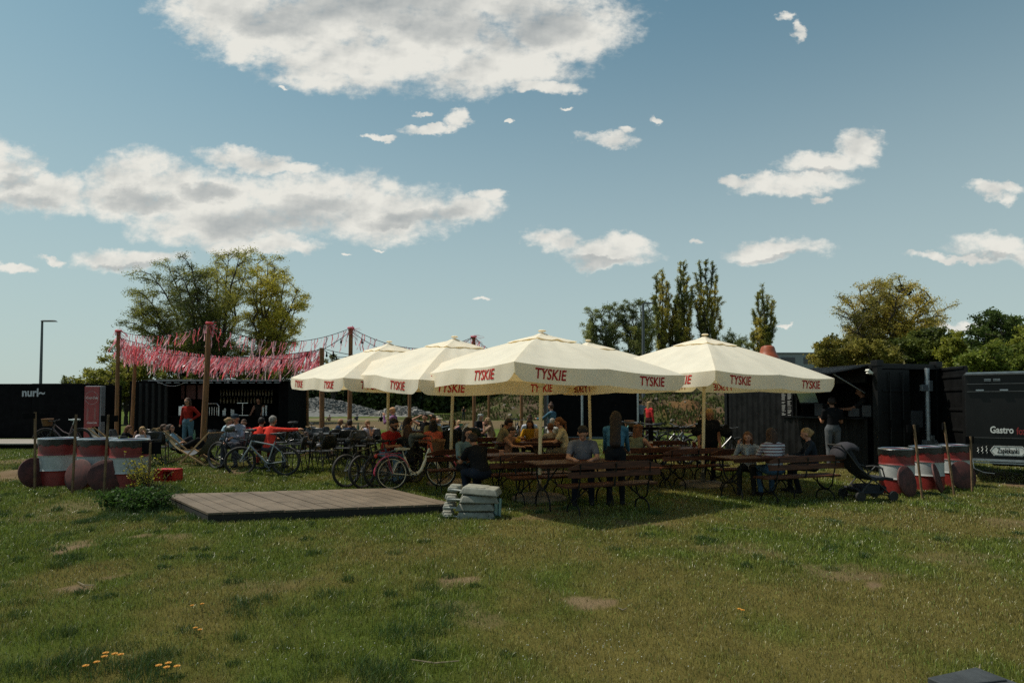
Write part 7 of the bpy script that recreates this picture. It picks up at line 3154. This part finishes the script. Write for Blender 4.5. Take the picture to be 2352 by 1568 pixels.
# --- family table
person(1145, 960, 14.7, -75, 'person in a beige shirt bending over the toddler', hair=('dark', 'short'), shirt=(.17, .145, .085), pants=(.05, .04, .03), arms=('fwd', 'table'), skin='tan', lean=16, nod=28)
person(1165, 982, 14.35, -120, 'toddler in a checked shirt on the lap of the beige shirt', hair=('dark', 'short'), shirt=(.24, .13, .09), child=True, arms=('fwd', 'fwd'), legs=False, nod=20)
person(1219, 965, 15.6, 168, 'dark-haired smiling person in a yellow top and black cardigan', hair=('dark', 'long'), shirt=(.30, .16, .012), arms=('table', 'table'), skin='tan', nod=20)
person(1236, 987, 14.9, 10, 'small blond child mostly hidden by the parasol pole', hair=('gold', 'bob'), shirt=(.2, .12, .06), child=True, arms=('table', 'table'), legs=False)
person(1268, 975, 14.75, 20, 'ginger child with a collared shirt on the bench right of the pole', hair=('ginger', 'short'), shirt=(.28, .24, .2), child=True, arms=('table', 'table'), legs=False)
person(1265, 963, 17.0, -30, 'grey-haired person behind the ginger child', hair=('grey', 'short'), shirt=(.3, .3, .3), arms=('table', 'table'))
person(1268, 927, 19.0, 55, 'person with a hair bun and denim jacket standing in front of the black box', pose='stand', hair=('brown', 'bun'), shirt=(.06, .13, .18), pants=(.05, .035, .02), arms=('fwd', 'down'), sleeve='long')
person(1300, 961, 14.6, 85, 'person in a cream t-shirt with a ginger ponytail, in profile', hair=('ginger', 'pony'), shirt=(.42, .36, .24), pants=(.14, .12, .09), arms=('table', 'table'), lean=12)
person(1214, 951, 21.5, 5, 'person with a messy bun in a black deck chair, from behind', pose='recline', hair=('brown', 'bun'), shirt=(.45, .45, .5))
person(1178, 962, 23.0, -20, 'person lying back in the black deck chair, one bare knee up', pose='recline', hair=('dark', 'short'), shirt=(.30, .24, .15), bare=True)
person(1338, 977, 10.85, 174, 'person in a grey t-shirt looking down at the table', hair=('black', 'short'), shirt=(.125, .125, .145), pants=(.012, .014, .02), arms=('table', 'table'), skin='fair', lean=10, nod=34, build=1.12)
dw, dwi = person(1413, 943, 10.55, -12, 'person in a blue denim jacket with very long dark hair, bending over the table', pose='stand', hair=('dark', 'vlong'), shirt=(.050, .135, .205), pants=(.010, .011, .013), arms=('reach', 'reach'), sleeve='long', lean=14, nod=14, build=1.12)
person(1431, 969, 15.2, 95, 'boy in a dark cap and pale yellow t-shirt facing left', hair=('dark', 'short'), shirt=(.36, .34, .16), arms=('table', 'table'), hat=('cap', (.015, .015, .02)))
person(1458, 978, 12.9, -40, 'curly auburn-haired girl with one arm stretched on the table', hair=('ginger', 'wild'), shirt=(.13, .14, .09), arms=('table', 'fwd'), lean=10, sleeve='none')
person(1490, 922, 25, -60, 'curly blonde person in a red top standing beyond the bicycles', pose='stand', hair=('blond', 'wild'), shirt=(.50, .035, .035), pants=(.03, .012, .012), arms=('drink', 'down'), sleeve='long')
person(1471, 918, 30, 0, 'person in a red cap standing behind the grey mast', pose='stand', hair=('dark', 'short'), shirt=(.2, .22, .25), hat=('cap', (.5, .02, .02)))
# --- right group
person(1626, 936, 13.7, 172, 'blonde person in black standing and leaning over the table, cross on a chain', pose='stand', hair=('gold', 'long'), shirt=(.009, .009, .010), pants=(.008, .008, .009), arms=('down', 'down'), skin='tan', lean=10, nod=26, build=1.42)
person(1719, 994, 12.0, 150, 'girl in a black and white striped top, hand against her head', hair=('ginger', 'vlong'), shirt=(.3, .3, .3), stripes=stripe_mat('thin black and white stripes', (.34, .34, .33), (.02, .02, .025), 34), arms=('table', 'face'), sleeve='long', lean=10, pants=(.02, .02, .02))
person(1777, 988, 11.3, 2, 'person in a white shirt with thin dark red stripes, back to the viewer', hair=('brown', 'bob'), shirt=(.4, .4, .4), stripes=stripe_mat('white with thin maroon stripes', (.42, .41, .42), (.11, .02, .025), 17), arms=('table', 'table'), sleeve='long', pants=(.05, .10, .16), build=1.1)
person(1866, 987, 11.9, 75, 'blonde person in a dark top sitting in profile at the right bench end', hair=('gold', 'knot'), shirt=(.018, .022, .028), pants=(.012, .014, .018), arms=('table', 'table'), sleeve='long')
person(1912, 913, 15.4, -12, 'person in a black t-shirt and grey jeans waiting at the serving hatch', pose='stand', hair=('dark', 'short'), shirt=(.009, .009, .010), pants=(.085, .090, .095), arms=('hold', 'hold'), skin='tan')
person(1985, 890, 16.1, 60, 'dim figure working inside the kitchen hatch', pose='stand', hair=('dark', 'short'), shirt=(.02, .02, .02), arms=('fwd', 'fwd'), Hset=2.02, skin='tan')
person(595, 912, 25.9, 180, 'dim bar person in black leaning on the counter', pose='stand', hair=('dark', 'bob'), shirt=(.02, .018, .016), arms=('reach', 'reach'), sleeve='none', Hset=1.85)
# bottle in the hand of the reclining person, toys on the family bench
bottle(448, 16.2, GRB, 'green bottle held by the person in the sand-coloured deck chair', z=.62)
